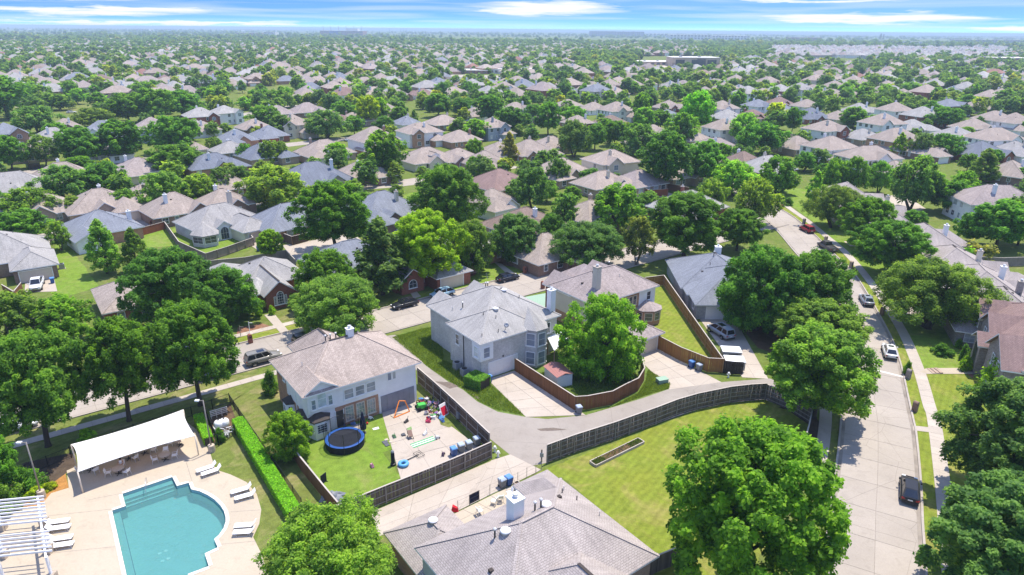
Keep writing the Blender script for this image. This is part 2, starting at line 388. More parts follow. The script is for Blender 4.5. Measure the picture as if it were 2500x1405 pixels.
def build_materials():
    mat_concrete('road_concrete', (.385, .34, .295), (.335, .295, .255), .05)
    mat_concrete('walk_concrete', (.46, .405, .345), (.40, .35, .30), .07)
    mat_concrete('drive_concrete', (.45, .395, .335), (.39, .335, .28), .05)
    mat_concrete('alley_concrete', (.34, .305, .27), (.285, .25, .22), .05)
    mat_concrete('alley_dark', (.36, .33, .3), (.3, .27, .24), .03)
    mat_concrete('deck_concrete', (.45, .385, .30), (.405, .345, .268), .03, crack=False)
    mat_concrete('kerb_concrete', (.42, .375, .33), (.34, .3, .265), 0)
    mat_plain('joint', (.25, .22, .195), .95, .1, amp=.3)
    mat_plain('stain_dark', (.16, .13, .11), .95, .1, amp=.3)
    mat_plain('coping', (.72, .67, .6), .8, .2, amp=.1, scale=2)
    mat_plain('court_green', (.28, .40, .31), .85, .2, amp=.06)
    mat_plain('patch_white', (.62, .6, .57), .9, .2, amp=.06)
    mat_grass('ground_grass', (.115, .165, .030), (.145, .185, .04), (.24, .20, .10), .55)
    mat_grass('lawn_bright', (.145, .24, .028), (.18, .26, .04), (.27, .235, .10), .5)
    mat_grass('lawn_yellow', (.205, .235, .032), (.165, .225, .03), (.33, .265, .10), .7, .07)
    mat_grass('lawn_long', (.10, .165, .030), (.145, .205, .048), (.26, .23, .10), .45)
    mat_grass('lawn_dull', (.13, .175, .035), (.17, .19, .05), (.32, .25, .14), .75, .05)
    mat_grass('bed_earth', (.12, .075, .045), (.16, .10, .06), (.20, .14, .09), .6)
    mat_grass('bark_orange', (.44, .22, .07), (.38, .19, .06), (.34, .2, .09), .5)
    mat_grass('bed_mulch', (.07, .05, .04), (.10, .075, .055), (.16, .12, .09), .5)
    mat_grass('bed_brick', (.25, .13, .08), (.21, .11, .075), (.3, .2, .13), .6)
    mat_plain('gutter_dirt', (.27, .235, .20), .9, .1, amp=.4, scale=.4)
    mat_brick('brick_white', (.58, .565, .555), (.46, .455, .455), (.52, .50, .48))
    mat_brick('brick_red', (.29, .085, .045), (.22, .06, .038), (.28, .17, .13))
    mat_brick('brick_orange', (.42, .215, .125), (.33, .155, .09), (.42, .31, .23))
    mat_brick('brick_tan', (.40, .29, .215), (.31, .215, .16), (.40, .33, .27))
    mat_brick('brick_brown', (.26, .155, .115), (.19, .115, .09), (.29, .22, .18))
    mat_brick('brick_grey', (.33, .29, .27), (.20, .17, .165), (.34, .30, .275), .34, .10)
    mat_brick('stone', (.50, .42, .32), (.36, .30, .24), (.48, .42, .35), .5, .22, .02)
    mat_brick('brick_bluegrey', (.36, .37, .40), (.25, .26, .29), (.38, .38, .39), .34, .12)
    for n, c in dict(siding_white=(.80, .80, .80), siding_tan=(.60, .53, .44), siding_cream=(.68, .62, .50), siding_blue=(.33, .37, .44), siding_grey=(.47, .47, .47)).items(): mat_siding(n, c)
    SH = dict(roof_tan=((.435, .365, .32), (.30, .25, .22)), roof_grey=((.40, .385, .375), (.30, .29, .285)), roof_lightgrey=((.42, .405, .39), (.355, .345, .335)),
              roof_warm=((.475, .395, .345), (.335, .275, .24)), roof_blue=((.215, .235, .285), (.165, .185, .23)), roof_slate=((.265, .285, .33), (.21, .225, .265)), roof_red=((.31, .215, .195), (.245, .165, .15)),
              roof_brown=((.29, .215, .18), (.22, .165, .14)), roof_taupe=((.42, .355, .335), (.285, .24, .23)), roof_mauve=((.43, .38, .355), (.36, .315, .298)))
    for n, (a, b) in SH.items(): mat_shingle(n, [x * .94 for x in a], [x * .98 for x in b])
    mat_plain('ridge_dark', (.07, .06, .055), .9, .1)
    mat_plain('trim_white', (.80, .80, .79), .55, .3, amp=.05)
    mat_plain('trim_tan', (.55, .49, .41), .6, .3, amp=.05)
    mat_plain('garage_white', (.74, .73, .72), .5, .3, amp=.04)
    mat_plain('garage_tan', (.60, .52, .42), .55, .3, amp=.05)
    mat_plain('door_dark', (.04, .04, .045), .4, .4); mat_plain('door_tan', (.5, .42, .34), .6, .3)
    mat_plain('tarp_grey', (.25, .25, .275), .8, .2, amp=.15, scale=.8)
    mat_plain('vent_metal', (.62, .62, .62), .4, .5, .4); mat_plain('pipe_dark', (.06, .06, .06), .6, .3)
    mat_glass('glass', (.055, .065, .08)); mat_glass('glass_light', (.20, .25, .28), .12); mat_glass('screen_blue', (.20, .235, .30), .5); mat_glass('blind', (.40, .42, .43), .3); mat_glass('glass_white', (.52, .60, .62), .15)
    mat_wood('fence_grey', (.095, .075, .062), (.185, .155, .13), .28); mat_wood('fence_brown', (.155, .068, .03), (.25, .12, .055), .16); mat_wood('fence_dark', (.070, .048, .035), (.125, .09, .068))
    mat_wood('fence_orange', (.33, .165, .06), (.25, .12, .045), .14); mat_wood('fence_red', (.30, .10, .05), (.24, .08, .04), .1); mat_wood('fence_pale', (.30, .25, .20), (.22, .185, .155), .1)
    mat_wood('fence_cap_sunlit', (.50, .45, .40), (.42, .37, .33), .06); mat_wood('rail_grey', (.24, .215, .195), (.33, .30, .275), .1); mat_wood('rail_tan', (.40, .25, .12), (.32, .19, .09), .1); mat_wood('fence_black', (.035, .028, .026), (.06, .05, .045), .1)  # cap boards paler than the pickets: sunlit top edge put into the colour
    mat_wood('bark', (.10, .078, .06), (.055, .043, .034), .2); mat_wood('planter_wood', (.46, .41, .36), (.38, .33, .29), .06); mat_wood('bark_pale', (.22, .19, .16), (.14, .12, .1), .2)
    mat_leaf('leaf'); mat_leaf('leaf_spread', [(0, (.095, .205, .055)), (.25, (.125, .25, .055)), (.5, (.165, .29, .06)), (.75, (.11, .215, .07)), (.95, (.22, .31, .05)), (1, (.27, .33, .045))])
    mat_paint('car_paint'); mat_glass('car_glass', (.012, .014, .018), .04)
    mat_plain('tyre', (.025, .025, .026), .85, .2); mat_plain('rim', (.5, .5, .52), .3, .6, .7); mat_plain('black_plastic', (.022, .022, .024), .5, .4); mat_plain('black_metal', (.02, .022, .025), .45, .4, .2)
    mat_plain('lamp_lens', (.75, .75, .73), .15, .7, amp=.02); mat_plain('lamp_red', (.45, .02, .015), .2, .6, amp=.02); mat_plain('plate', (.65, .65, .66), .5, .4, amp=.02)
    mat_plain('canvas', (.80, .79, .77), .85, .15, amp=.03, scale=1); mat_plain('white_paint', (.82, .82, .83), .5, .3, amp=.04); mat_plain('post_cream', (.68, .60, .50), .6, .3, amp=.05)
    mat_plain('sling', (.85, .845, .84), .8, .2, amp=.03); mat_plain('table_top', (.50, .43, .35), .5, .3, amp=.12); mat_plain('deck_brown', (.40, .245, .165), .9, .2, amp=.10, scale=.8)
    mat_plain('plastic', (.5, .5, .5), .45, .4, amp=.05, objcol=True); mat_plain('plastic_flat', (.5, .5, .5), .8, .2, amp=.10, objcol=True)
    mat_plain('bin_grey', (.16, .175, .20), .5, .4, amp=.08); mat_plain('bin_blue', (.02, .085, .30), .45, .4, amp=.06); mat_plain('bin_lid', (.36, .42, .50), .45, .4, amp=.06); mat_plain('bin_lid_blue', (.10, .25, .55), .45, .4, amp=.06)
    mat_plain('net_black', (.018, .02, .028), .8, .2, amp=.2); mat_plain('pad_blue', (.025, .10, .36), .55, .3, amp=.1); mat_plain('navy', (.012, .016, .045), .85, .2, amp=.3)
    mat_plain('shed_white', (.70, .72, .74), .5, .4, amp=.05); mat_plain('lamp_pole', (.27, .24, .215), .5, .4, .3, amp=.08); mat_plain('ac_metal', (.34, .35, .37), .6, .4, .2, amp=.1)
    mat_plain('pool_plaster', (.36, .54, .54), .7, .3, amp=.05, scale=.6); mat_plain('pool_shelf', (.38, .52, .52), .7, .3, amp=.05); mat_plain('pool_line', (.02, .09, .16), .6, .3); mat_plain('pool_white', (.8, .85, .85), .6, .3)
    mat_plain('skin', (.50, .30, .21), .6, .3, amp=.03); mat_plain('hair', (.03, .012, .01), .6, .3); mat_plain('cloth_dark', (.10, .05, .05), .9, .1)
    t = NT('shed_red_metal'); uv = t.coord('UV'); w = t('ShaderNodeTexWave', {'Vector': uv, 'Scale': 1.1, 'Distortion': 0.0}, wave_type='BANDS', bands_direction='X').outputs[1]
    t.col(t.mix(w, (.30, .115, .10), (.40, .20, .175))); t.bump(w, .5, .03); t.done(.6, .3)
    t = NT('water'); co = t.coord()
    n = t.noise(co, 1.3, 4, .6, .8); n2 = t.noise(co, 4.5, 3, .6); h = t.math('ADD', n, t.math('MULTIPLY', n2, .35))
    bp = t('ShaderNodeBump', {'Height': h, 'Strength': .8, 'Distance': .2}).outputs[0]
    tr = t('ShaderNodeBsdfTransparent', {0: (.50, .80, .80, 1)}); gl = t('ShaderNodeBsdfGlossy', {0: (1, 1, 1, 1), 'Roughness': .06}); t.l.new(bp, gl.inputs['Normal'])
    fr = t('ShaderNodeFresnel', {'IOR': 1.33}); t.l.new(bp, fr.inputs['Normal'])
    df = t('ShaderNodeBsdfDiffuse', {0: (.15, .36, .365, 1)}); t.l.new(bp, df.inputs['Normal']); m0 = t('ShaderNodeMixShader', {0: .38}); t.l.new(tr.outputs[0], m0.inputs[1]); t.l.new(df.outputs[0], m0.inputs[2])
    ms = t('ShaderNodeMixShader'); t.l.new(fr.outputs[0], ms.inputs[0]); t.l.new(m0.outputs[0], ms.inputs[1]); t.l.new(gl.outputs[0], ms.inputs[2]); t.l.new(ms.outputs[0], t.o.inputs[0]); t.done(.1, .5)
    t = NT('netting'); co = t.coord(); tr = t('ShaderNodeBsdfTransparent', {0: (1, 1, 1, 1)}); ms = t('ShaderNodeMixShader', {0: .22}); t.col(t.mix(.5, (.03, .03, .04), t.ramp(t.noise(co, 3), [(0, .01), (1, .05)])))
    t.l.new(tr.outputs[0], ms.inputs[1]); t.l.new(t.b.outputs[0], ms.inputs[2]); t.l.new(ms.outputs[0], t.o.inputs[0]); t.done(.9, .1)
    t = NT('haze_air'); t.n.remove(t.b); pv = t('ShaderNodeVolumePrincipled', {'Color': (.64, .84, 1.0, 1), 'Density': 0.00018, 'Anisotropy': .0}); t.l.new(pv.outputs[0], t.o.inputs['Volume']); MATS['haze_air'] = t.m
build_materials()
M = MATS
# ------------------------------------------------------------------ ground, streets, lawns, pool basin
YAW = math.radians(36.8)
TA = Vector((math.cos(YAW), math.sin(YAW))); NA = Vector((-math.sin(YAW), math.cos(YAW)))
def SA(t, n): return TA * t + NA * n          # along / across the street that crosses the picture
POOL = A((299, 1207), (421, 1166), (432, 1188), (461, 1180), (467, 1196), (488, 1201), (507, 1210), (524, 1221), (538, 1235), (547, 1249), (551, 1264), (551, 1276), (546, 1291), (535, 1307), (523, 1318), (532, 1338), (500, 1353), (510, 1384), (459, 1403), (470, 1470), (335, 1520), (274, 1248), (307, 1237))
POOL = POOL[::-1] if sum(POOL[i].x * POOL[(i + 1) % len(POOL)].y - POOL[(i + 1) % len(POOL)].x * POOL[i].y for i in range(len(POOL))) < 0 else POOL
flat('ground', [[(-26000, -260), (26000, -260), (26000, 26000), (-26000, 26000)], POOL], 0.0, M['ground_grass'])

def ragged(P, amp=.16):
    out = []
    for a, b in zip(P, P[1:] + P[:1]):
        L = (b - a).length; n = max(1, min(40, int(L / .9))); nn = Vector((b.y - a.y, a.x - b.x)) / max(L, .01)
        for k in range(n): out.append(a.lerp(b, k / n) + nn * (rnd.uniform(-amp, amp) if k else 0))
    return out
def lawn(px, mat, z=.004, name='lawn'): return flat(name, ragged(A(*px)), z, M[mat])
# lawns traced from the photograph
lawn([(1322, 1150), (1500, 1082), (1700, 1003), (1800, 982), (1866, 977), (1925, 1002), (1978, 1035), (1962, 1105), (1900, 1290), (1780, 1480), (1560, 1480), (1600, 1358), (1370, 1165), (1300, 1165)], 'lawn_yellow')
lawn([(770, 1062), (935, 1010), (992, 1085), (934, 1105), (980, 1165), (835, 1265), (720, 1120)], 'lawn_bright')
lawn([(560, 985), (660, 920), (775, 1065), (718, 1120), (830, 1262), (820, 1330), (700, 1330), (735, 1240)], 'lawn_dull')
lawn([(500, 1050), (570, 1030), (735, 1250), (690, 1330), (640, 1420), (625, 1330), (645, 1240), (600, 1175), (530, 1147)], 'lawn_dull', .005)
lawn([(955, 822), (1075, 790), (1085, 880), (1190, 928), (1240, 975), (1284, 1019), (1215, 1006), (1165, 981), (1131, 953), (1096, 934), (1040, 894)], 'lawn_long')
lawn([(1256, 906), (1350, 880), (1390, 870), (1520, 880), (1580, 900), (1640, 935), (1635, 951), (1572, 972), (1510, 991), (1431, 1014), (1403, 1003)], 'lawn_long')
lawn([(1570, 700), (1620, 697), (1768, 912), (1735, 905), (1590, 845), (1520, 790)], 'lawn_yellow')
lawn([(2242, 906), (2210, 823), (2180, 771), (2146, 718), (2101, 658), (2060, 613), (1990, 550), (2030, 530), (2160, 560), (2260, 640), (2420, 800), (2420, 905)], 'lawn_bright')
lawn([(2262, 910), (2420, 908), (2560, 1000), (2560, 1500), (2350, 1400), (2300, 1188), (2284, 1000)], 'lawn_yellow')
lawn([(1936, 505), (1870, 470), (1890, 450), (2010, 470), (2060, 520), (1990, 545)], 'lawn_bright')
lawn([(60, 1090), (300, 1025), (490, 965), (660, 914), (560, 985), (470, 1045), (180, 1135), (0, 1190)], 'lawn_dull')
lawn([(420, 560), (470, 540), (600, 590), (610, 610), (500, 625), (425, 590)], 'lawn_bright')
lawn([(330, 565), (405, 552), (440, 600), (360, 605)], 'lawn_bright')
lawn([(140, 560), (240, 700), (130, 735), (120, 690)], 'lawn_bright')
lawn([(895, 505), (1010, 470), (1040, 500), (935, 540)], 'lawn_bright')
lawn([(1185, 478), (1230, 478), (1290, 498), (1250, 512)], 'lawn_bright')
lawn([(580, 268), (580, 214), (680, 210), (735, 220), (735, 252), (640, 266)], 'lawn_dull', .012, 'park_lawn')
lawn([(140, 272), (150, 236), (280, 240), (280, 262), (200, 285)], 'lawn_dull', .012, 'park_lawn')
lawn([(1330, 170), (1420, 155), (1440, 168), (1380, 178)], 'lawn_dull', .03, 'park_lawn')
lawn([(1980, 142), (2110, 150), (2090, 158), (1960, 150)], 'lawn_dull', .05, 'park_lawn')
lawn([(700, 690), (760, 672), (900, 660), (1010, 735), (745, 795), (660, 790)], 'lawn_dull')
lawn([(1000, 690), (1100, 640), (1320, 600), (1340, 640), (1130, 712)], 'lawn_bright')
# beds
flat('planting_bed', A((500, 1048), (520, 1010), (562, 985), (580, 1035), (545, 1065), (520, 1085)), .007, M['bed_earth'])
flat('planting_bed', A((60, 1230), (160, 1157), (168, 1192), (125, 1205), (105, 1232), (0, 1290), (-60, 1300)), .009, M['bark_orange'])
flat('planting_bed', A((-80, 1240), (60, 1130), (180, 1105), (185, 1140), (160, 1157), (60, 1232), (-70, 1300)), .007, M['bed_mulch'])
flat('planting_bed', A((1900, 995), (1935, 985), (1985, 1005), (2005, 1040), (1985, 1130), (1960, 1110), (1978, 1040), (1925, 1003)), .006, M['bed_mulch'])
flat('planting_bed', A((1830, 790), (1880, 770), (1960, 800), (1880, 860), (1850, 850), (1822, 815)), .006, M['bed_earth'])
flat('planting_bed', A((580, 800), (640, 790), (670, 800), (600, 850), (575, 840)), .008, M['bed_brick'])
flat('planting_bed', A((2335, 840), (2360, 832), (2385, 880), (2375, 925), (2350, 905), (2352, 870)), .008, M['bed_brick'])
for c, r in (((1120, 668), 2.6), ((1262, 640), 3.0)):
    p = at(*c); flat('planting_bed', [(p.x + r * 1.3 * math.cos(a * .35), p.y + r * math.sin(a * .35)) for a in range(18)], .008, M['bed_brick'])

# streets
ROAD_A = [SA(t, 92.2) for t in np.arange(-62, 150, 4.6)]
RRP = [(2262, 1480), (2250, 1300), (2248, 1246), (2244, 1166), (2232, 1044), (2220, 996), (2199, 898), (2177, 831), (2146, 771), (2116, 718), (2079, 662), (2034, 620), (1985, 571), (1936, 530), (1898, 507), (1872, 484), (1850, 460), (1836, 438)]
R_KERB = [Vector((20, 16))] + A(*RRP)
ROAD_R = resample(R_KERB, 4.6)
def street(name, pts, o0, o1, detail=True, slabskip=None, z=.012):
    r = strip(name, pts, o0, o1, z, M['joint'])
    mid = (o0 + o1) / 2
    if detail:
        slab_row(r, pts, o0 + .02, mid - .02, z + .02, M['road_concrete'], skip=slabskip); slab_row(r, pts, mid + .02, o1 - .02, z + .02, M['road_concrete'], skip=slabskip)
        strip('gutter', pts, o0 + .03, o0 + .38, z + .028, M['gutter_dirt'], kind=None, parent=r); strip('gutter', pts, o1 - .38, o1 - .03, z + .028, M['gutter_dirt'], kind=None, parent=r)
        strip('kerb', pts, o0 - .22, o0, z + .13, M['kerb_concrete'], h=.16); strip('kerb', pts, o1, o1 + .22, z + .13, M['kerb_concrete'], h=.16)
    else: strip('road_surface', pts, o0 + .03, o1 - .03, z + .006, M['road_concrete'], kind=None, parent=r)
    return r
street('road', ROAD_A, -4.6, 4.6)
street('road', ROAD_R, -7.8, 0.0, slabskip=lambda p: (p.x * NA.x + p.y * NA.y) < 97 and (p.x * NA.x + p.y * NA.y) > 87.4 and p.x < 60, z=.016)
strip('white_crossing_patch', [at(2140, 905).xy, at(2208, 922).xy], -.22, .22, .045, M['patch_white'])
def sidewalk(pts, o0, o1, slabs=True):
    s = strip('sidewalk', pts, o0, o1, .02, M['joint'])
    if slabs: slab_row(s, pts, o0 + .01, o1 - .01, .045, M['walk_concrete'], .012)
    else: strip('walk_surface', pts, o0, o1, .026, M['walk_concrete'], kind=None, parent=s)
WA = [SA(t, 92.2) for t in np.arange(-62, 42, 1.55)]
sidewalk([p for p in WA if not (39.5 < (p.dot(TA)) < 45.5)], 6.8, 8.1)
sidewalk(WA, -8.3, -7.0)
WR = resample([at(*p).xy for p in [(2330, 1480), (2302, 1188), (2280, 1026), (2270, 996), (2244, 906), (2210, 823), (2180, 771), (2146, 718), (2101, 658), (2060, 613), (2019, 579), (1973, 541), (1936, 515), (1905, 492)]], 1.6)
sidewalk(WR, -.75, .75)
sidewalk(resample([at(*p).xy for p in [(1940, 905), (1985, 950), (2012, 985), (2016, 1015), (2010, 1080), (2000, 1130), (1985, 1200)]], 1.6), -.7, .7)
def verge(px): lawn(px, 'lawn_bright', .012, 'verge')
# the strip of grass between kerb and walk, both streets
strip('verge', [SA(t, 92.2) for t in np.arange(-62, 38, 4)], 4.84, 6.78, .014, M['lawn_dull']); strip('verge', [SA(t, 92.2) for t in np.arange(-62, 62, 4)], -6.98, -4.84, .014, M['lawn_yellow'])
strip('verge', [p for p in ROAD_R if p.y > 45], .24, 1.9, .014, M['lawn_yellow'])
strip('verge', [p for p in ROAD_R if 56 < p.y < 100], -9.75, -8.05, .014, M['lawn_dull'])
for px in ([(340, 540), (-200, 640), (150, 575), (340, 545), (455, 527), (600, 497), (720, 474), (870, 458), (985, 447), (1100, 430), (1250, 405)][1:], [(-100, 445), (80, 421), (250, 402), (420, 383), (560, 372), (740, 350), (900, 335)], [(60, 262), (61, 235), (62, 195)], [(370, 222), (400, 208), (425, 198)], [(1000, 172), (1150, 160), (1320, 166)], [(1890, 172), (2100, 152)], [(1700, 420), (1790, 350), (1830, 300)], [(1480, 452), (1560, 462), (1620, 480)], [(540, 292), (700, 262), (860, 250)], [(420, 305), (560, 285)]):
    street('road', resample(A(*px), 6), -4.4, 4.4, False, z=.02)
flat('parking_lot', A((1060, 200), (1080, 182), (1260, 186), (1255, 212), (1180, 224)), .03, M['road_concrete'])
flat('parking_lot', A((1560, 168), (1570, 157), (1650, 160), (1660, 172)), .03, M['drive_concrete'])
flat('parking_lot', A((2240, 176), (2300, 160), (2480, 168), (2500, 182)), .03, M['road_concrete'])
# alley and drives
flat('alley', A((935, 822), (965, 818), (1040, 894), (1096, 934), (1131, 953), (1165, 981), (1215, 1006), (1284, 1019), (1337, 1024), (1431, 1014), (1510, 991), (1572, 972), (1635, 950), (1698, 941), (1770, 933), (1880, 925), (1960, 960), (1930, 1000), (1866, 976), (1780, 984), (1700, 1001), (1600, 1036), (1500, 1073), (1400, 1106), (1334, 1131), (1290, 1140), (1246, 1112), (1200, 1075), (1110, 1000), (1022, 910)), .02, M['alley_concrete'])
flat('alley_stain', A((1150, 962), (1162, 965), (1172, 975), (1160, 972)), .026, M['stain_dark'])
flat('alley_stain', A((1310, 1048), (1350, 1045), (1385, 1050), (1345, 1053), (1320, 1053)), .026, M['stain_dark'])
flat('alley_stain', A((1062, 932), (1098, 934), (1120, 944), (1098, 950)), .026, M['stain_dark'])
def drive(px, nu, nv, z=.03, mat='drive_concrete', name='driveway', base=None):
    q = A(*px); d = flat(name, base or q, z - .016, M['joint']); slab_grid(d, q, nu, nv, z, M[mat]); return d
drive([(1284, 1019), (1430, 1014), (1256, 905), (1190, 927)], 2, 5)
drive([(1635, 952), (1762, 934), (1597, 848), (1552, 870)], 2, 4)
drive([(1812, 922), (1876, 926), (1793, 778), (1707, 778)], 2, 5)
drive([(925, 1310), (1118, 1248), (1322, 1147), (1200, 1126)][:1] + [(1118, 1248), (1200, 1126), (905, 1252)], 3, 3)
drive([(1118, 1248), (1322, 1148), (1246, 1110), (1199, 1125)], 3, 2)
drive([(1143, 1285), (1300, 1205), (1262, 1180), (1095, 1262)], 5, 2, .036, 'deck_concrete', 'patio')
drive([(978, 1170), (1197, 1112), (1018, 979), (932, 1008)], 3, 4, .03)
drive([(60, 715), (140, 712), (130, 672), (62, 680)], 2, 2)
drive([(1290, 880), (1345, 866), (1330, 838), (1275, 846)], 2, 2, .03, 'deck_concrete', 'patio')
drive([(1535, 806), (1570, 820), (1598, 798), (1560, 778)], 2, 2, .03, 'drive_concrete', 'patio')
flat('sports_court', A((1280, 726), (1340, 715), (1345, 748), (1300, 762)), .02, M['court_green'])
flat('front_path', A((645, 770), (668, 765), (722, 830), (708, 845), (690, 820)), .05, M['walk_concrete']); flat('front_path', A((2244, 909), (2262, 900), (2400, 899), (2425, 914), (2262, 914)), .05, M['deck_concrete'])
flat('front_path', A((985, 690), (1000, 692), (1028, 725), (1010, 730)), .05, M['deck_concrete']); flat('front_path', A((1205, 640), (1225, 645), (1262, 672), (1245, 676)), .05, M['walk_concrete'])
for px in ([(596, 590), (660, 575), (690, 600), (640, 618)], [(690, 600), (860, 570), (900, 600), (720, 640)], [(330, 700), (420, 640), (455, 652), (350, 720)], [(1180, 500), (1225, 478), (1265, 492), (1215, 512)], [(1510, 470), (1560, 450), (1580, 480), (1530, 490)], [(1905, 700), (1870, 760), (1800, 778), (1880, 690)], [(2110, 500), (2200, 470), (2260, 510), (2180, 540)]):
    flat('driveway', A(*px), .03, M['drive_concrete'])
p0 = at(2145, 771).xy
flat('driveway', A((2150, 752), (2165, 748), (2330, 752), (2330, 765), (2175, 770)), .05, M['walk_concrete'])
flat('driveway', A((2060, 590), (2075, 588), (2200, 595), (2200, 605), (2075, 602)), .05, M['deck_concrete'])
flat('driveway', A((2228, 1040), (2300, 1048), (2300, 1060), (2230, 1052)), .05, M['walk_concrete'])

# pool deck, coping, basin, water
DECK = A((-150, 1600), (-150, 1290), (100, 1235), (125, 1205), (168, 1192), (163, 1150), (185, 1140), (460, 1035), (480, 1050), (513, 1106), (526, 1147), (564, 1160), (602, 1178), (627, 1207), (638, 1245), (633, 1280), (618, 1312), (635, 1346), (660, 1420), (640, 1600))
flat('pool_deck', [DECK, POOL], .03, M['deck_concrete'], thick=.05)
c0 = sum(POOL, Vector((0, 0))) / len(POOL)
n = len(POOL)
pool = thing('swimming_pool', 'turquoise swimming pool with stepped corners and a rounded end beside the deck', 'pool', (0, 0, 0))
# coping stones
for i in range(n):
    a, b = POOL[i], POOL[(i + 1) % n]; d = (b - a); L = d.length; d = d / L; o = Vector((d.y, -d.x)); k = max(1, round(L / .9))
    for j in range(k):
        s, e = a + d * (L * j / k + .012), a + d * (L * (j + 1) / k - .012)
        q = [s + o * .0, s + o * .32, e + o * .32, e]
        MB().hexa([(p.x, p.y, .034) for p in q], [(p.x, p.y, .062 + rnd.uniform(0, .006)) for p in q]).build('coping_stone', M['coping'], pool)
wall = MB(); wall.v = [Vector((p.x, p.y, .03)) for p in POOL] + [Vector((p.x, p.y, -1.3)) for p in POOL]
for i in range(n): j = (i + 1) % n; wall.f.append([i, n + i, n + j, j])
wall.build('pool_wall', M['pool_plaster'], pool)
fl = flat('pool_floor', POOL, -1.3, M['pool_plaster'], kind=None, parent=pool)
flat('water', POOL, -.28, M['water'])
ctr = [at(399, 1300).xy, at(414, 1294).xy, at(406, 1318).xy, at(421, 1312).xy]
for c in ctr: MB().lathe([(.16, -1.3), (.16, -1.27)], 14, (c.x * .97 - .9, c.y * .97 + .2, 0)).build('floor_drain', M['pool_white'], pool)
a, b = Vector(at(299, 1207).xy), Vector(at(421, 1166).xy); d = (b - a).normalized(); o = Vector((d.y, -d.x))
for k, (z0, z1, c) in enumerate(((0.02, .75, 'pool_shelf'), (.75, 1.1, 'pool_shelf'), (1.1, 1.45, 'pool_plaster'))):
    q = [a + o * (z0 + .02), b + o * (z0 + .02), b + o * z1, a + o * z1]
    MB().prism([(p.x, p.y) for p in q][::-1], -1.29, -.30 - .22 * k).build('pool_step', M[c], pool)
    q = [a + o * (z1 - .05), b + o * (z1 - .05), b + o * (z1 + .012), a + o * (z1 + .012)]
    MB().prism([(p.x, p.y) for p in q][::-1], -.36 - .22 * k, -.288 - .22 * k).build('step_edge', M['pool_line'], pool)
a, b = Vector(at(274, 1248).xy), Vector(at(335, 1520).xy); d = (b - a).normalized(); o = Vector((-d.y, d.x))
q = [a + o * .02, b + o * .02, b + o * .62, a + o * .62]
MB().prism([(p.x, p.y) for p in q], -1.29, -.40).build('pool_ledge', M['pool_shelf'], pool)
q = [a + o * .60, b + o * .60, b + o * .66, a + o * .66]
MB().prism([(p.x, p.y) for p in q], -.45, -.385).build('ledge_edge', M['pool_line'], pool)

for k, px in enumerate(([(105, 1262), (274, 1244)], [(120, 1352), (300, 1334)], [(563, 1251), (636, 1246)], [(300, 1205), (215, 1222)], [(470, 1180), (455, 1130)], [(540, 1330), (625, 1322)])): strip('expansion_joint', A(*px), -.02, .02, .036, M['joint'])
# ------------------------------------------------------------------ houses
def roof_mesh(u0, u1, v0, v1, z, pitch, style):
    """top faces of a hip or gable roof over a rectangle; returns MB and ridge ends"""
    m = MB(); w, d = u1 - u0, v1 - v0; c = [(u0, v0, z), (u1, v0, z), (u1, v1, z), (u0, v1, z)]
    if style in ('hip', 'gable_u') and style == 'hip':
        h = min(w, d) / 2 * pitch
        if w >= d: r = [(u0 + d / 2, (v0 + v1) / 2, z + h), (u1 - d / 2, (v0 + v1) / 2, z + h)]; f = [(0, 1, 5, 4), (1, 2, 5), (2, 3, 4, 5), (3, 0, 4)]
        else: r = [((u0 + u1) / 2, v0 + w / 2, z + h), ((u0 + u1) / 2, v1 - w / 2, z + h)]; f = [(0, 1, 4), (1, 2, 5, 4), (2, 3, 5), (3, 0, 4, 5)]
        if abs(w - d) < 1e-3: r[1] = (r[1][0] + .01, r[1][1] + .01, r[1][2])
    elif style == 'gable_u':     # ridge along u
        h = d / 2 * pitch; r = [(u0, (v0 + v1) / 2, z + h), (u1, (v0 + v1) / 2, z + h)]; f = [(0, 1, 5, 4), (2, 3, 4, 5)]
    else:                         # ridge along v
        h = w / 2 * pitch; r = [((u0 + u1) / 2, v0, z + h), ((u0 + u1) / 2, v1, z + h)]; f = [(1, 2, 5, 4), (3, 0, 4, 5)]
    m.add(c + r, f); return m, [Vector(p) for p in r], h
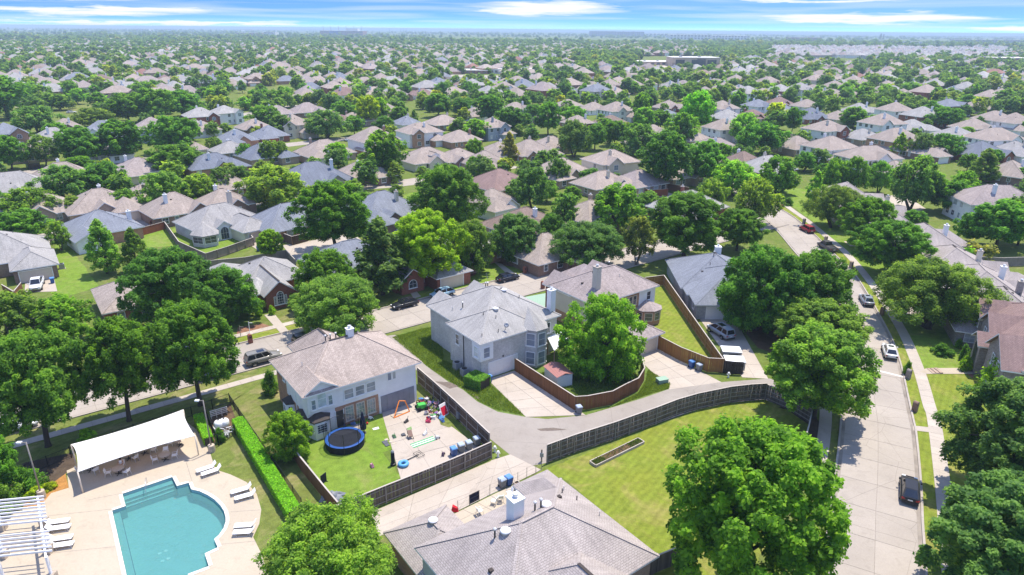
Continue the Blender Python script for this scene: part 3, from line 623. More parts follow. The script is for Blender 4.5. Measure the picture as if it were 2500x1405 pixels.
class House:
    def __init__(s, label, ox, oy, yaw, name='house', cat='house', group=None, detail=2):
        s.root = thing(name, label, cat, (ox, oy, 0), yaw, group); s.det = detail; s.last = None
    def wing(s, u0, u1, v0, v1, ze, roof, wall, pitch=.56, style='hip', oh=.45, zb=0.0, trim='trim_white', vents=0, ridge=True):
        R = s.root; uo, vo = oh, oh
        m, r, h = roof_mesh(u0 - uo, u1 + uo, v0 - vo, v1 + vo, ze - oh * pitch * .5, pitch, style)
        ro = m.build('roof', M[roof], R)
        if s.det:
            z = ze - oh * pitch * .5; t = .17; a = MB()
            c = [(u0 - uo, v0 - vo), (u1 + uo, v0 - vo), (u1 + uo, v1 + vo), (u0 - uo, v1 + vo)]
            if style == 'hip':
                for i in range(4):
                    p, q = c[i], c[(i + 1) % 4]; a.add([(p[0], p[1], z - t), (q[0], q[1], z - t), (q[0], q[1], z - .002), (p[0], p[1], z - .002)], [(0, 1, 2, 3)])
            else:
                e = ((0, 1), (2, 3)) if style == 'gable_u' else ((1, 2), (3, 0))
                for i, j in e: p, q = c[i], c[j]; a.add([(p[0], p[1], z - t), (q[0], q[1], z - t), (q[0], q[1], z - .002), (p[0], p[1], z - .002)], [(0, 1, 2, 3)])
                for k, (i, j) in enumerate(((0, 3), (1, 2)) if style == 'gable_u' else ((0, 1), (3, 2))):
                    p, q, x = c[i], c[j], r[k]
                    for y in (p, q): a.add([(y[0], y[1], z - t), (y[0], y[1], z - .002), (x.x, x.y, x.z - .002), (x.x, x.y, x.z - t - .04)], [(0, 1, 2, 3)])
            a.add([(x, y, z - t) for x, y in c], [(3, 2, 1, 0)] if style == 'hip' else [])
            if s.det > 0: a.build('fascia', M[trim], R)
            if ridge and s.det > 1:
                for x, y in ((r[0], r[1]),):
                    if (y - x).length > .5: MB().bar(x + Vector((0, 0, .02)), y + Vector((0, 0, .02)), .26, .05).build('ridge_cap', M['ridge_dark' if rnd.random() < .5 else roof], ro)
                if style == 'hip':
                    zz = ze - oh * pitch * .5; cs = [Vector((x, y, zz)) for x, y in ((u0 - uo, v0 - vo), (u1 + uo, v0 - vo), (u1 + uo, v1 + vo), (u0 - uo, v1 + vo))]
                    for q in cs:
                        e = min(r, key=lambda k: (k - q).length); MB().bar(q + Vector((0, 0, .015)), e + Vector((0, 0, .015)), .24, .035).build('hip_cap', M[roof], ro)
        w = MB(); pts = [(u0, v0), (u1, v0), (u1, v1), (u0, v1)]
        for i in range(4):
            p, q = pts[i], pts[(i + 1) % 4]; w.add([(p[0], p[1], zb), (q[0], q[1], zb), (q[0], q[1], ze), (p[0], p[1], ze)], [(0, 1, 2, 3)])
        if style == 'gable_u':
            hh = (v1 - v0) / 2 * pitch; mv = (v0 + v1) / 2; w.add([(u0, v1, ze), (u0, v0, ze), (u0, mv, ze + hh)], [(0, 1, 2)]); w.add([(u1, v0, ze), (u1, v1, ze), (u1, mv, ze + hh)], [(0, 1, 2)])
        elif style == 'gable_v':
            hh = (u1 - u0) / 2 * pitch; mu = (u0 + u1) / 2; w.add([(u0, v0, ze), (u1, v0, ze), (mu, v0, ze + hh)], [(0, 1, 2)]); w.add([(u1, v1, ze), (u0, v1, ze), (mu, v1, ze + hh)], [(0, 1, 2)])
        if zb > 0: w.add([(x, y, zb) for x, y in pts], [(3, 2, 1, 0)])
        wo = w.build('wall', M[wall], R)
        s.last = (u0, u1, v0, v1, ze, pitch, oh, style, ro, h, r)
        for k in range(vents): s.vent(u0 + (u1 - u0) * rnd.uniform(.25, .75), v0 + (v1 - v0) * rnd.uniform(.2, .8))
        return ro
    def zroof(s, u, v):
        u0, u1, v0, v1, ze, pitch, oh, st, ro, h, r = s.last
        du, dv = min(u - u0, u1 - u) + oh, min(v - v0, v1 - v) + oh
        return ze - oh * pitch * .5 + pitch * (min(du, dv) if st == 'hip' else (dv if st == 'gable_u' else du))
    def vent(s, u, v, kind=None, hgt=.45):
        z = s.zroof(u, v); kind = kind or rnd.choice(['pipe', 'pipe', 'turtle'])
        if kind == 'pipe': MB().tube([(u, v, z - .1), (u, v, z + hgt)], .05, 6).build('vent_pipe', M['pipe_dark' if rnd.random() < .5 else 'vent_metal'], s.root)
        elif kind == 'dome': MB().lathe([(.30, z - .12), (.30, z + .12), (.44, z + .14), (.40, z + .24), (.2, z + .33)], 12, (u, v, 0)).build('roof_vent', M['white_paint'], s.root, True)
        elif kind == 'stack':
            MB().tube([(u, v, z - .1), (u, v, z + .75)], .075, 7).build('vent_pipe', M['pipe_dark'], s.root)
            MB().lathe([(.14, z + .72), (.14, z + .86), (.05, z + .92)], 8, (u, v, 0)).build('vent_cap', M['vent_metal'], s.root)
        else: MB().box(u - .16, u + .16, v - .16, v + .16, z - .08, z + .16).build('roof_vent', M['ridge_dark'], s.root)
    def chimney(s, u, v, zt, w=.9, d=.9, mat='siding_white', zb=None):
        c = MB().box(u - w / 2, u + w / 2, v - d / 2, v + d / 2, (s.zroof(u, v) - .8) if zb is None else zb, zt).build('chimney', M[mat], s.root)
        MB().box(u - w / 2 - .07, u + w / 2 + .07, v - d / 2 - .07, v + d / 2 + .07, zt, zt + .12).build('chimney_crown', M['trim_white' if 'white' in mat else 'kerb_concrete'], c)
        MB().lathe([(.16, zt + .12), (.16, zt + .34), (.26, zt + .36), (.22, zt + .46)], 9, (u, v, 0)).build('flue_cap', M['vent_metal'], c)
    def _fr(s, face, w=None):
        u0, u1, v0, v1 = w or s.last[:4]
        if face == 'S': return Vector((u0, v0, 0)), Vector((1, 0, 0)), Vector((0, -1, 0))
        if face == 'N': return Vector((u1, v1, 0)), Vector((-1, 0, 0)), Vector((0, 1, 0))
        if face == 'E': return Vector((u1, v0, 0)), Vector((0, 1, 0)), Vector((1, 0, 0))
        return Vector((u0, v1, 0)), Vector((0, -1, 0)), Vector((-1, 0, 0))
    def panel(s, name, mat, fr, p0, p1, z0, z1, out0, out1, parent=None):
        o, d, nn = fr; m = MB(); Z = Vector((0, 0, 1))
        b = [o + d * p0 + nn * out1, o + d * p1 + nn * out1, o + d * p1 + nn * out0, o + d * p0 + nn * out0]
        m.hexa([q + Z * z0 for q in b], [q + Z * z1 for q in b]); return m.build(name, M[mat], parent or s.root)
    def window(s, face, p, z, w, h, cols=1, rows=2, arch=False, glass='glass', trim='trim_white', wing=None, fr=None, sill=True):
        """p: distance of the left jamb along the face seen from outside"""
        fr = fr or s._fr(face, wing); o, d, nn = fr; Z = Vector((0, 0, 1)); t = .09
        def pt(x, y, out): return o + d * x + nn * out + Z * y
        if arch:
            hh = h - w / 2; out = [(p, z), (p + w, z), (p + w, z + hh)] + [(p + w / 2 + w / 2 * math.cos(a), z + hh + w / 2 * math.sin(a)) for a in np.linspace(0, math.pi, 9)[1:-1]] + [(p, z + hh)]
        else: out = [(p, z), (p + w, z), (p + w, z + h), (p, z + h)]
        cx, cz = p + w / 2, z + h / 2
        inn = [(cx + (x - cx) * (1 - 2 * t / w), cz + (y - cz) * (1 - 2 * t / h)) for x, y in out]; n = len(out); m = MB()
        m.v = [pt(x, y, .075) for x, y in out] + [pt(x, y, .075) for x, y in inn] + [pt(x, y, 0) for x, y in out] + [pt(x, y, .02) for x, y in inn]
        for i in range(n):
            j = (i + 1) % n; m.f += [[i, j, n + j, n + i], [2 * n + i, 2 * n + j, j, i], [n + i, n + j, 3 * n + j, 3 * n + i]]
        wo = m.build('window', M[trim], s.root)
        g = MB(); g.v = [pt(x, y, .025) for x, y in inn]; g.f = [list(range(n))]; g.build('pane', M[glass], wo)
        b = MB(); th = .035
        for k in range(1, cols): x = p + w * k / cols; b.hexa([pt(x - th / 2, z + t, .05), pt(x + th / 2, z + t, .05), pt(x + th / 2, z + t, .03), pt(x - th / 2, z + t, .03)], [pt(x - th / 2, z + h - t, .05), pt(x + th / 2, z + h - t, .05), pt(x + th / 2, z + h - t, .03), pt(x - th / 2, z + h - t, .03)])
        for k in range(1, rows): y = z + h * k / rows; b.hexa([pt(p + t, y - th / 2, .052), pt(p + w - t, y - th / 2, .052), pt(p + w - t, y - th / 2, .03), pt(p + t, y - th / 2, .03)], [pt(p + t, y + th / 2, .052), pt(p + w - t, y + th / 2, .052), pt(p + w - t, y + th / 2, .03), pt(p + t, y + th / 2, .03)])
        if b.v: b.build('mullion', M[trim], wo)
        if sill and s.det > 1: s.panel('sill', trim, fr, p - .06, p + w + .06, z - .09, z - .002, 0, .12, wo)
        return wo
    def garage(s, face, p, w=4.9, h=2.2, mat='garage_white', wing=None, rows=4, cols=4):
        fr = s._fr(face, wing); g = s.panel('garage_door', mat, fr, p, p + w, .03, h, -.01, .03)
        for r in range(rows): 
            for c in range(cols): s.panel('door_panel', mat, fr, p + w * (c + .06) / cols, p + w * (c + .94) / cols, .03 + (h - .03) * (r + .08) / rows, .03 + (h - .03) * (r + .92) / rows, .03, .05, g)
        s.panel('garage_trim', 'trim_white', fr, p - .12, p - .002, .0, h + .12, 0, .07); s.panel('garage_trim', 'trim_white', fr, p + w + .002, p + w + .12, 0, h + .12, 0, .07); s.panel('garage_trim', 'trim_white', fr, p, p + w, h + .004, h + .12, 0, .068)
        return g
    def door(s, face, p, w=.95, h=2.1, mat='door_dark', wing=None):
        fr = s._fr(face, wing); d = s.panel('door', mat, fr, p, p + w, .1, .1 + h, 0, .05); s.panel('door_frame', 'trim_white', fr, p - .1, p - .004, .05, .2 + h, 0, .07, d); s.panel('door_frame', 'trim_white', fr, p + w + .004, p + w + .1, .05, .2 + h, 0, .07, d)
        s.panel('handle', 'vent_metal', fr, p + w - .12, p + w - .06, 1.05, 1.15, .05, .10, d)
    def skin(s, face, p0, p1, z0, z1, mat, out=.012, wing=None, name='brick_facing'):
        return s.panel(name, mat, s._fr(face, wing), p0, p1, z0, z1, .001, out)
ROOFS = dict(t='roof_tan', g='roof_grey', l='roof_lightgrey', w='roof_warm', b='roof_blue', s='roof_slate', r='roof_red', n='roof_brown', p='roof_taupe', m='roof_mauve')
RWORD = dict(t='tan', g='grey', l='pale grey', w='sandy', b='dark blue-grey', s='slate blue', r='red', n='brown', p='taupe', m='mauve-grey')
WALLS = dict(w='siding_white', t='siding_tan', c='siding_cream', r='brick_red', o='brick_orange', a='brick_tan', n='brick_brown', g='brick_grey', b='siding_blue', s='stone')
WWORD = dict(w='white siding', t='tan siding', c='cream', r='red brick', o='orange brick', a='tan brick', n='brown brick', g='grey brick', b='blue-grey siding', s='pale stone')
HOUSES = []      # (x, y, roof word, label object) for naming neighbours
def std_house(px, py, yaw, w, d, st, roof, wall, feat='', label=None, z_at=None, detail=1):
    """an ordinary suburban house; px, py is the middle of its ridge in the photograph"""
    R = random.Random(int(px * 31 + py * 17)); pitch = R.uniform(.52, .66); ze = 2.75 if st == 1 else 5.5
    zr = ze + min(w, d) / 2 * pitch
    p = at(px, py, zr); yw = math.radians(yaw)
    H = House(None, p.x, p.y, yw, detail=detail); rm, wm = ROOFS[roof], WALLS[wall]; HW = WALLS['w'] if 'W' in feat else wm
    H.wing(-w / 2, w / 2, -d / 2, d / 2, ze, rm, HW, pitch, vents=3 if detail else 1); main = H.last
    side = 'S' if R.random() < .6 else 'N'; faces = ['S', 'W' if p.x > 0 else 'E']
    if 'f' in feat or R.random() < .55:      # front gable on the long side towards us
        gw = R.uniform(4, 5.5); u = R.uniform(-w / 2 + gw / 2, w / 2 - gw / 2); H.wing(u - gw / 2, u + gw / 2, -d / 2 - R.uniform(.8, 1.8), 0, ze - (0 if 'F' not in feat else .3), rm, wm, .75, 'gable_v', ridge=False)
        lw = H.last; H.window('S', gw / 2 - .85, ze - 1.9 if st == 2 else .9, 1.7, 1.6, 2, 2, R.random() < .5, wing=lw[:4], glass=R.choice(['glass', 'glass_light']))
        if st == 2: H.window('S', gw / 2 - .75, .8, 1.5, 1.6, 2, 2, wing=lw[:4])
    if 'j' in feat or R.random() < .5:       # a lower wing across the end
        s = R.choice([-1, 1]); jw = R.uniform(5.5, 6.8); u0, u1 = (w / 2 - jw, w / 2 + .6) if s > 0 else (-w / 2 - .6, -w / 2 + jw)
        H.wing(u0, u1, -d / 2 - R.uniform(2.5, 4.5), 0, 2.7, rm, wm, pitch, 'hip', ridge=False)
        if 'g' in feat or R.random() < .5: H.garage('S', .7, 4.8, mat=R.choice(['garage_white', 'garage_tan']), wing=H.last[:4], rows=1, cols=1)
        else: H.window('S', 1.2, .8, 1.6, 1.5, 2, 2, wing=H.last[:4])
    elif 'g' in feat: H.garage('S', w - 6, 4.8, mat=R.choice(['garage_white', 'garage_tan']), wing=main[:4], rows=1, cols=1)
    H.last = main
    if 'd' in feat:
        H.wing(-1.6, 1.6, -d / 2 + .8, 0, ze + 1.9, rm, 'siding_white', .5, 'gable_v', .2, ze); H.window('S', 1.0, ze + .85, 1.2, .9, 2, 1, wing=H.last[:4]); H.last = main
    if 'k' in feat or R.random() < .45: H.chimney(R.uniform(-w * .25, w * .25), d * R.choice([-.22, .2]), zr + R.uniform(.1, .6), .75, .75, mat=R.choice(['siding_white', 'siding_white', 'siding_cream', wm]))
    for f in faces:
        L = w if f == 'S' else d
        for zlev in ([.85] if st == 1 else [.85, 3.6]):
            x = R.uniform(.8, 1.6)
            while x < L - 2.2:
                if R.random() < .72: H.window(f, x, zlev, R.choice([1.0, 1.5, 1.8]), 1.45, R.choice([1, 2]), 2, f == 'S' and R.random() < .12, R.choice(['glass', 'glass', 'glass_light', 'blind']), wing=main[:4], sill=False)
                x += R.uniform(2.4, 3.6)
    if st == 2 and wall not in 'w' and R.random() < .5: pass
    look = '%s roofed %s %s house' % (RWORD[roof], 'two-storey' if st == 2 else 'one-storey', 'white-sided' if 'W' in feat else WWORD[wall])
    if 'd' in feat: look += ' with white dormer'
    HOUSES.append([H.root, look, label, Vector((p.x, p.y)), max(w, d)])
    if 'k' in feat and 'd' not in feat: HOUSES[-1][1] = look + ' with chimney'
    return H
# ------------------------------------------------------------------ the nearest houses, one by one
Y0 = YAW
def note(H, look, w=14):
    HOUSES.append([H.root, look, H.root.get('label'), Vector(H.root.location.xy), w])
def bay(H, pts, z0, z1, wall, roof, apex, glass='glass', win=True, cols=1, rows=2, name='bay_window', trim='trim_white', wz=(.75, .35)):
    """a many-sided bay: plan points left to right, roof rising to an apex"""
    n = len(pts); m = MB()
    for i in range(n - 1):
        p, q = pts[i], pts[i + 1]; m.add([(p[0], p[1], z0), (q[0], q[1], z0), (q[0], q[1], z1), (p[0], p[1], z1)], [(0, 1, 2, 3)])
    m.add([(p[0], p[1], z1) for p in pts], [tuple(range(n))])
    if z0 > .05: m.add([(p[0], p[1], z0) for p in pts], [tuple(range(n))[::-1]])
    m.build(name, M[wall], H.root)
    if roof:
        c = Vector((sum(p[0] for p in pts) / n, sum(p[1] for p in pts) / n)); e = [(c + (Vector(p) - c) * 1.16) for p in pts]; r = MB()
        for i in range(n - 1): r.add([(e[i].x, e[i].y, z1 + .02), (e[i + 1].x, e[i + 1].y, z1 + .02), apex], [(0, 1, 2)]); r.add([(e[i].x, e[i].y, z1 - .12), (e[i + 1].x, e[i + 1].y, z1 - .12), (e[i + 1].x, e[i + 1].y, z1 + .018), (e[i].x, e[i].y, z1 + .018)], [(0, 1, 2, 3)])
        r.build('bay_roof', M[roof], H.root)
    if win:
        for i in range(n - 1):
            p, q = Vector((*pts[i], 0)), Vector((*pts[i + 1], 0)); d = q - p; L = d.length; d = d / L
            if L > .7: H.window(None, .16, z0 + wz[0], L - .32, z1 - z0 - wz[0] - wz[1], cols, rows, glass=glass, fr=(p, d, Vector((d.y, -d.x, 0))), trim=trim, sill=False)
# white two-storey house with the toy-strewn yard
H = House('two-storey white-sided house with sandy shingle roof overlooking the trampoline yard', -23.1, 65.3, Y0)
H.wing(4.0, 9.6, 6.0, 14.6, 5.5, 'roof_warm', 'brick_orange', .85, 'hip', ridge=True)
H.wing(.7, 14.6, .8, 11.0, 5.75, 'roof_warm', 'siding_white', .58, oh=.6); main = H.last
H.chimney(8.6, 6.0, 9.65, .75, .75, 'siding_white')
for u in (5.6, 6.2, 6.9): H.vent(u, 6.3, 'stack')
H.vent(2.2, 5.5, 'pipe'); H.vent(10.5, 8.0, 'pipe'); H.vent(11.0, 8.3, 'pipe')
H.skin('S', 3.2, 8.7, .02, 2.75, 'brick_orange'); H.skin('W', .05, 3.4, .02, 5.1, 'brick_orange'); H.skin('W', 3.4, 7.2, .02, 2.6, 'brick_orange')
H.window('S', 4.4, 3.35, 1.25, 1.35, 1, 2, glass='glass_light'); H.window('S', 5.8, 3.35, 1.25, 1.35, 1, 2, glass='glass_light'); H.window('S', 7.2, 3.35, 1.25, 1.35, 1, 2, glass='glass_light')
H.window('S', 10.0, 4.05, .62, 1.15, 1, 1, glass='screen_blue', sill=False); H.window('S', 10.66, 4.05, .55, 1.15, 1, 1, glass='blind', sill=False)
for k in range(3): H.window('S', 4.35 + 1.4 * k, .5, 1.12, 1.95, 3, 4, False, 'glass_light', 'trim_tan', fr=(Vector((.7, .785, 0)), Vector((1, 0, 0)), Vector((0, -1, 0))))
H.door('S', 2.95 + .3, .9, 2.1)
g = H.panel('garage_tarp', 'tarp_grey', H._fr('S'), 8.95, 13.55, .05, 2.3, .0, .05)
for k in range(6): H.panel('tarp_fold', 'tarp_grey', H._fr('S'), 9.05 + .76 * k, 9.05 + .76 * k + .68, .05, 2.1 + .12 * math.sin(k * 1.3), .05, .07 + .015 * (k % 2), g)
H.panel('garage_trim', 'trim_white', H._fr('S'), 8.8, 8.945, 0, 2.45, 0, .08); H.panel('garage_trim', 'trim_white', H._fr('S'), 13.555, 13.68, 0, 2.45, 0, .08)
# gabled wall dormer with arched centre window
H.wing(.72, 4.1, .55, 4.5, 5.85, 'roof_warm', 'siding_white', .62, 'gable_v', .3, 3.0, ridge=False); wg = H.last[:4]
H.window('S', .35, 3.45, .62, 1.35, 1, 2, wing=wg, glass='glass_light'); H.window('S', 1.08, 3.5, 1.15, 2.25, 1, 2, True, 'glass_white', wing=wg); H.window('S', 2.34, 3.45, .62, 1.35, 1, 2, wing=wg, glass='glass_light')
bay(H, [(.55, .75), (1.0, -.35), (2.6, -.35), (3.1, .75)], .02, 2.35, 'siding_white', 'ridge_dark', (1.8, .9, 3.0), 'glass', True, 3, 4)
bay(H, [(.68, 3.6), (-.1, 3.1), (-.1, 1.9), (.68, 1.2)], .02, 2.35, 'siding_white', 'ridge_dark', (.75, 2.4, 3.0), 'glass', True, 2, 3)
bay(H, [(.68, 7.3), (-.15, 6.9), (-.15, 5.7), (.68, 5.3)], .02, 2.35, 'siding_white', 'ridge_dark', (.75, 6.3, 3.0), 'glass', True, 2, 3)
H.last = main; H.window('W', 2.4, 4.0, .8, 1.0, 1, 2); note(H, 'the white house with the trampoline')
MB().tube([(.66, 4.4, .1), (.66, 4.4, 5.3)], .05, 6).build('downspout', M['trim_white'], H.root)
WHITE = H

# grey painted-brick house in the middle
H = House('two-storey grey painted-brick house with white garage door and corner oriel', -4.1, 79.5, Y0)
H.wing(1.5, 14.6, 1.8, 15.4, 5.7, 'roof_lightgrey', 'brick_white', .54); mb = H.last
H.wing(.45, 10.0, .45, 8.2, 5.7, 'roof_lightgrey', 'brick_white', .56); ma = H.last
H.last = mb
H.wing(2.2, 6.0, 11, 16.6, 5.4, 'roof_lightgrey', 'brick_white', .7, 'gable_v', ridge=False); H.wing(8.8, 12.6, 11, 17.0, 5.6, 'roof_lightgrey', 'brick_white', .7, 'gable_v', ridge=False)
H.last = mb; H.chimney(14.2, 2.7, 9.2, .9, .9, 'siding_white'); H.vent(9.2, 7.4, 'dome'); H.vent(8.1, 10.4, 'stack'); H.vent(9.0, 11.2, 'stack'); H.vent(10.6, 5.6, 'pipe'); H.vent(9.9, 9.0, 'turtle'); H.vent(3.4, 9.4, 'stack'); H.vent(2.4, 10.6, 'pipe')
H.last = ma; H.vent(5.4, 4.1, 'dome'); H.vent(6.3, 5.0, 'turtle'); H.vent(3.4, 4.2, 'pipe'); H.vent(4.6, 2.9, 'pipe'); H.vent(1.0, 1.0, 'pipe'); H.vent(3.6, .95, 'pipe')
for sx, sy in ((8.1, 10.4),): MB().bar((sx - .2, sy - .8, 10.1), (sx + 1.2, sy + 1.6, 10.1), .05, .05).build('aerial_bar', M['pipe_dark'], H.root)
H.garage('S', 1.25, 4.7, 2.2, 'garage_white', ma[:4], 4, 4)
oz = MB().box(.12, 2.2, .12, 2.1, 2.95, 5.45).build('oriel', M['siding_white'], H.root)
H.window('S', .45, 3.3, 1.1, 1.6, 1, 2, wing=(.12, 2.2, .12, 2.1), glass='screen_blue'); H.window('W', .5, 3.3, 1.1, 1.6, 1, 2, wing=(.12, 2.2, .12, 2.1), glass='glass_white')
H.window('W', 1.5, 3.1, .95, 1.6, 1, 2, wing=ma[:4]); MB().tube([(.36, 4.6, .1), (.36, 4.6, 5.4)], .055, 6).build('downspout', M['pipe_dark'], H.root)
hx = [(7.7, .44), (8.7, -1.0), (10.4, -1.0), (11.4, .44)]
bay(H, hx, .02, 5.6, 'brick_white', 'roof_lightgrey', (9.55, 2.2, 8.0), win=False)
for i in range(3):
    p, q = Vector((*hx[i], 0)), Vector((*hx[i + 1], 0)); d = q - p; L = d.length; d = d / L; fr = (p, d, Vector((d.y, -d.x, 0)))
    for z in (.4, 3.2): H.window(None, .2, z, L - .4, 1.95, 1, 2, glass='screen_blue', fr=fr)
H.panel('wall_light', 'pipe_dark', H._fr('S', ma[:4]), 3.5, 3.65, 2.55, 2.75, 0, .12)
H.window('S', 10.9, 3.1, 1.0, 1.7, 1, 2, wing=mb[:4]); note(H, 'the grey painted-brick house')
# dish
ds = thing('satellite_dish', 'small grey satellite dish on the front eave of the grey painted-brick house', 'satellite dish', (0, 0, 0)); ds.location = Vector((-4.1 + TA.x * 4.8 + NA.x * 1.0, 79.5 + TA.y * 4.8 + NA.y * 1.0, 6.15))
MB().tube([(0, 0, -.2), (0, 0, .45), (.15, -.1, .65)], .035, 6).build('mast', M['pipe_dark'], ds); dm = MB().lathe([(.05, 0), (.2, .02), (.33, .09), (.35, .11), (.2, .05), (.05, .02)], 12); dm.xf(Matrix.Translation((.15, -.1, .7)) @ Matrix.Rotation(math.radians(60), 4, 'X')); dm.build('dish', M['ac_metal'], ds, True)
# white patio cover on posts
pc = A((1336, 824), (1369, 811), (1390, 829), (1353, 857), z=2.7); c = sum(pc, Vector((0, 0))) / 4
T = thing('patio_cover', 'flat white patio cover on posts beside the grey painted-brick house', 'patio cover', (c.x, c.y, 0))
q = [p - c for p in pc]; q = q if (q[1] - q[0]).cross(q[2] - q[1]) > 0 else q[::-1]
MB().hexa([(p.x, p.y, 2.6) for p in q], [(p.x, p.y, 2.75) for p in q]).build('roof_panel', M['shed_white'], T)
for p in q: MB().box(p.x * .92 - .07, p.x * .92 + .07, p.y * .92 - .07, p.y * .92 + .07, 0, 2.6).build('post', M['brick_orange'], T)

# tan and brick house with the octagonal bay
H = House('two-storey taupe-roofed house of brick and tan siding with an octagonal brick bay', 12.2, 93.4, Y0)
H.wing(.45, 14.1, .45, 10.2, 5.7, 'roof_taupe', 'siding_white', .58); m3_ = H.last
H.wing(.8, 5.0, 6.0, 12.2, 5.3, 'roof_taupe', 'brick_red', .75, 'gable_v', ridge=False); H.wing(4.6, 10.4, 3.5, 13.4, 5.7, 'roof_taupe', 'brick_red', .66, 'hip', ridge=False); H.wing(9.6, 13.8, 6, 12.4, 5.3, 'roof_taupe', 'brick_red', .75, 'gable_v', ridge=False)
H.wing(-.3, 5.9, -8.3, .4, 2.85, 'roof_taupe', 'brick_orange', .55, 'hip'); H.garage('S', .6, 4.9, 2.15, 'garage_tan'); H.vent(3, -4, 'pipe')
H.last = m3_; H.chimney(2.9, 2.6, 10.3, .95, .95, 'siding_tan'); H.vent(5.2, 4.2, 'stack', .8); H.vent(6.6, 6.0, 'dome'); H.vent(9.0, 6.2, 'stack'); H.vent(2.4, 5.2, 'turtle'); H.vent(8.5, 3.2, 'pipe'); H.vent(4.8, 5.3, 'turtle')
H.skin('W', .05, 9.7, .02, 1.9, 'brick_orange'); H.skin('W', .05, 9.7, 1.9, 5.5, 'siding_tan', .010); H.skin('S', 5.5, 9.9, .02, 5.5, 'brick_orange')
for k in range(3): H.window('S', 6.6 + .95 * k, 3.3, .85, 1.6, 1, 2, fr=(Vector((.45, .435, 0)), Vector((1, 0, 0)), Vector((0, -1, 0))), trim='trim_tan')
H.window('S', 11.6, 3.4, 1.0, 1.5, 1, 2); H.window('S', 7.2, .6, 1.6, 1.8, 2, 2, trim='trim_tan', fr=(Vector((.45, .435, 0)), Vector((1, 0, 0)), Vector((0, -1, 0))))
bay(H, [(9.9, .43), (10.1, -1.0), (11.4, -2.0), (12.9, -2.0), (13.9, -1.0), (13.9, .43)], .02, 2.5, 'brick_orange', 'roof_taupe', (12, .4, 3.6), 'glass', True, 1, 2, trim='trim_tan')
note(H, 'the house with the octagonal brick bay')
# slate-blue house by the driveway with the van
H = House('one-storey slate-blue roofed grey brick house with white garage door half hidden by trees', 29.6, 101.0, math.radians(88))
H.wing(.45, 15.4, -14.5, -.45, 2.8, 'roof_slate', 'brick_bluegrey', .56); md = H.last; H.wing(8, 22.6, -13.4, .4, 2.8, 'roof_slate', 'brick_bluegrey', .54); H.chimney(16.6, -7.2, 7.4, 1.0, 1.0); H.vent(19.5, -8.5, 'dome'); H.vent(14.5, -6, 'stack'); H.vent(12.5, -5, 'pipe'); H.vent(11, -3.4, 'turtle')
H.wing(5, 10, -9, 0, 2.8, 'roof_slate', 'brick_bluegrey', .5, 'hip', ridge=False); H.last = md; H.garage('W', 1.6, 5.0, 2.15, 'garage_white', rows=4, cols=4)
for p in (3.5, 8.5, 12): H.window('N', p, .9, 1.1, 1.4, 1, 2)
note(H, 'the slate-blue roofed house')
# near roof at the bottom edge
H = House('large house with mauve-grey shingle hips and a white chimney box filling the bottom edge', -7.6, 42.8, math.radians(36.4))
H.wing(.45, 14.75, -11.6, -.45, 5.6, 'roof_mauve', 'brick_tan', .6); m5 = H.last
H.wing(.45, 5.9, -1.2, 5.4, 2.95, 'roof_mauve', 'brick_orange', .58); H.vent(3.2, 2.6, 'dome'); H.wing(11.4, 14.6, -4, 1.3, 5.6, 'roof_mauve', 'brick_tan', .6, ridge=False); H.wing(3.9, 11.3, -18, -7.2, 5.6, 'roof_mauve', 'brick_tan', .6)
H.last = m5; H.chimney(6.7, -4.4, 9.95, 1.0, 1.0, 'siding_white'); H.vent(4.9, -5.6, 'dome'); H.vent(4.2, -5.2, 'stack'); H.vent(9.2, -5.2, 'dome'); H.vent(8.2, -5.0, 'stack'); H.vent(8.8, -5.0, 'stack'); H.vent(2.6, -7.0, 'turtle'); H.vent(11.4, -4.2, 'turtle')
for u, v in ((12.6, -3.2), (13.3, -2.6), (13.4, -4.2), (13.9, -6.5)): H.vent(u, v, 'pipe')
H.window('E', .6, 1.2, 1.5, 2.2, 2, 2, wing=m5[:4]); H.skin('W', .05, 10.9, 2.9, 5.4, 'siding_grey', wing=m5[:4]); note(H, 'the mauve-grey roof at the bottom edge', 18)
# red-brick house with arched window
H = House('one-storey red brick house with big arched front window and pale grey roof', -45.4, 108.7, Y0)
H.wing(-1, 9.6, -1.5, 9, 2.8, 'roof_grey', 'brick_red', .56); mm = H.last; H.wing(-6.5, 2, 2, 10.5, 2.8, 'roof_grey', 'brick_red', .56, 'hip', ridge=False); H.wing(-1.6, 3.4, -5.5, 1, 2.8, 'roof_lightgrey', 'brick_red', .5, 'hip', ridge=False)
H.wing(.6, 5.3, -7.4, 2, 2.9, 'roof_lightgrey', 'brick_red', .8, 'gable_v'); wg = H.last[:4]
for k, (x, w, h) in enumerate(((1.25, .45, 1.55), (1.78, 1.15, 2.35), (3.0, .45, 1.55))): H.window('S', x, .7, w, h, 3 if k == 1 else 2, 5, k == 1, 'glass', wing=wg)
H.door('S', .4, .9, 2.1, 'door_dark', (-1.6, .6, -5.5, 1)); H.last = mm; H.vent(2, 5, 'turtle'); H.vent(4, 3, 'pipe'); note(H, 'the red brick house with the arched window')
H = House('tan-roofed red brick house half buried behind the big dark left trees', -60, 80, Y0)
H.wing(7.2, 17.5, 14.2, 26.5, 2.8, 'roof_tan', 'brick_red', .5); H.vent(10, 20, 'pipe'); H.vent(11, 19, 'pipe'); H.window('S', 1.6, .8, 1.1, 1.5, 1, 2, glass='glass_light'); H.window('S', 5, .8, 1.1, 1.5, 1, 2); note(H, 'the tan roof behind the left trees')
H = House('grey-roofed house with tan garage door behind the white pickup on the left edge', -90, 110, Y0)
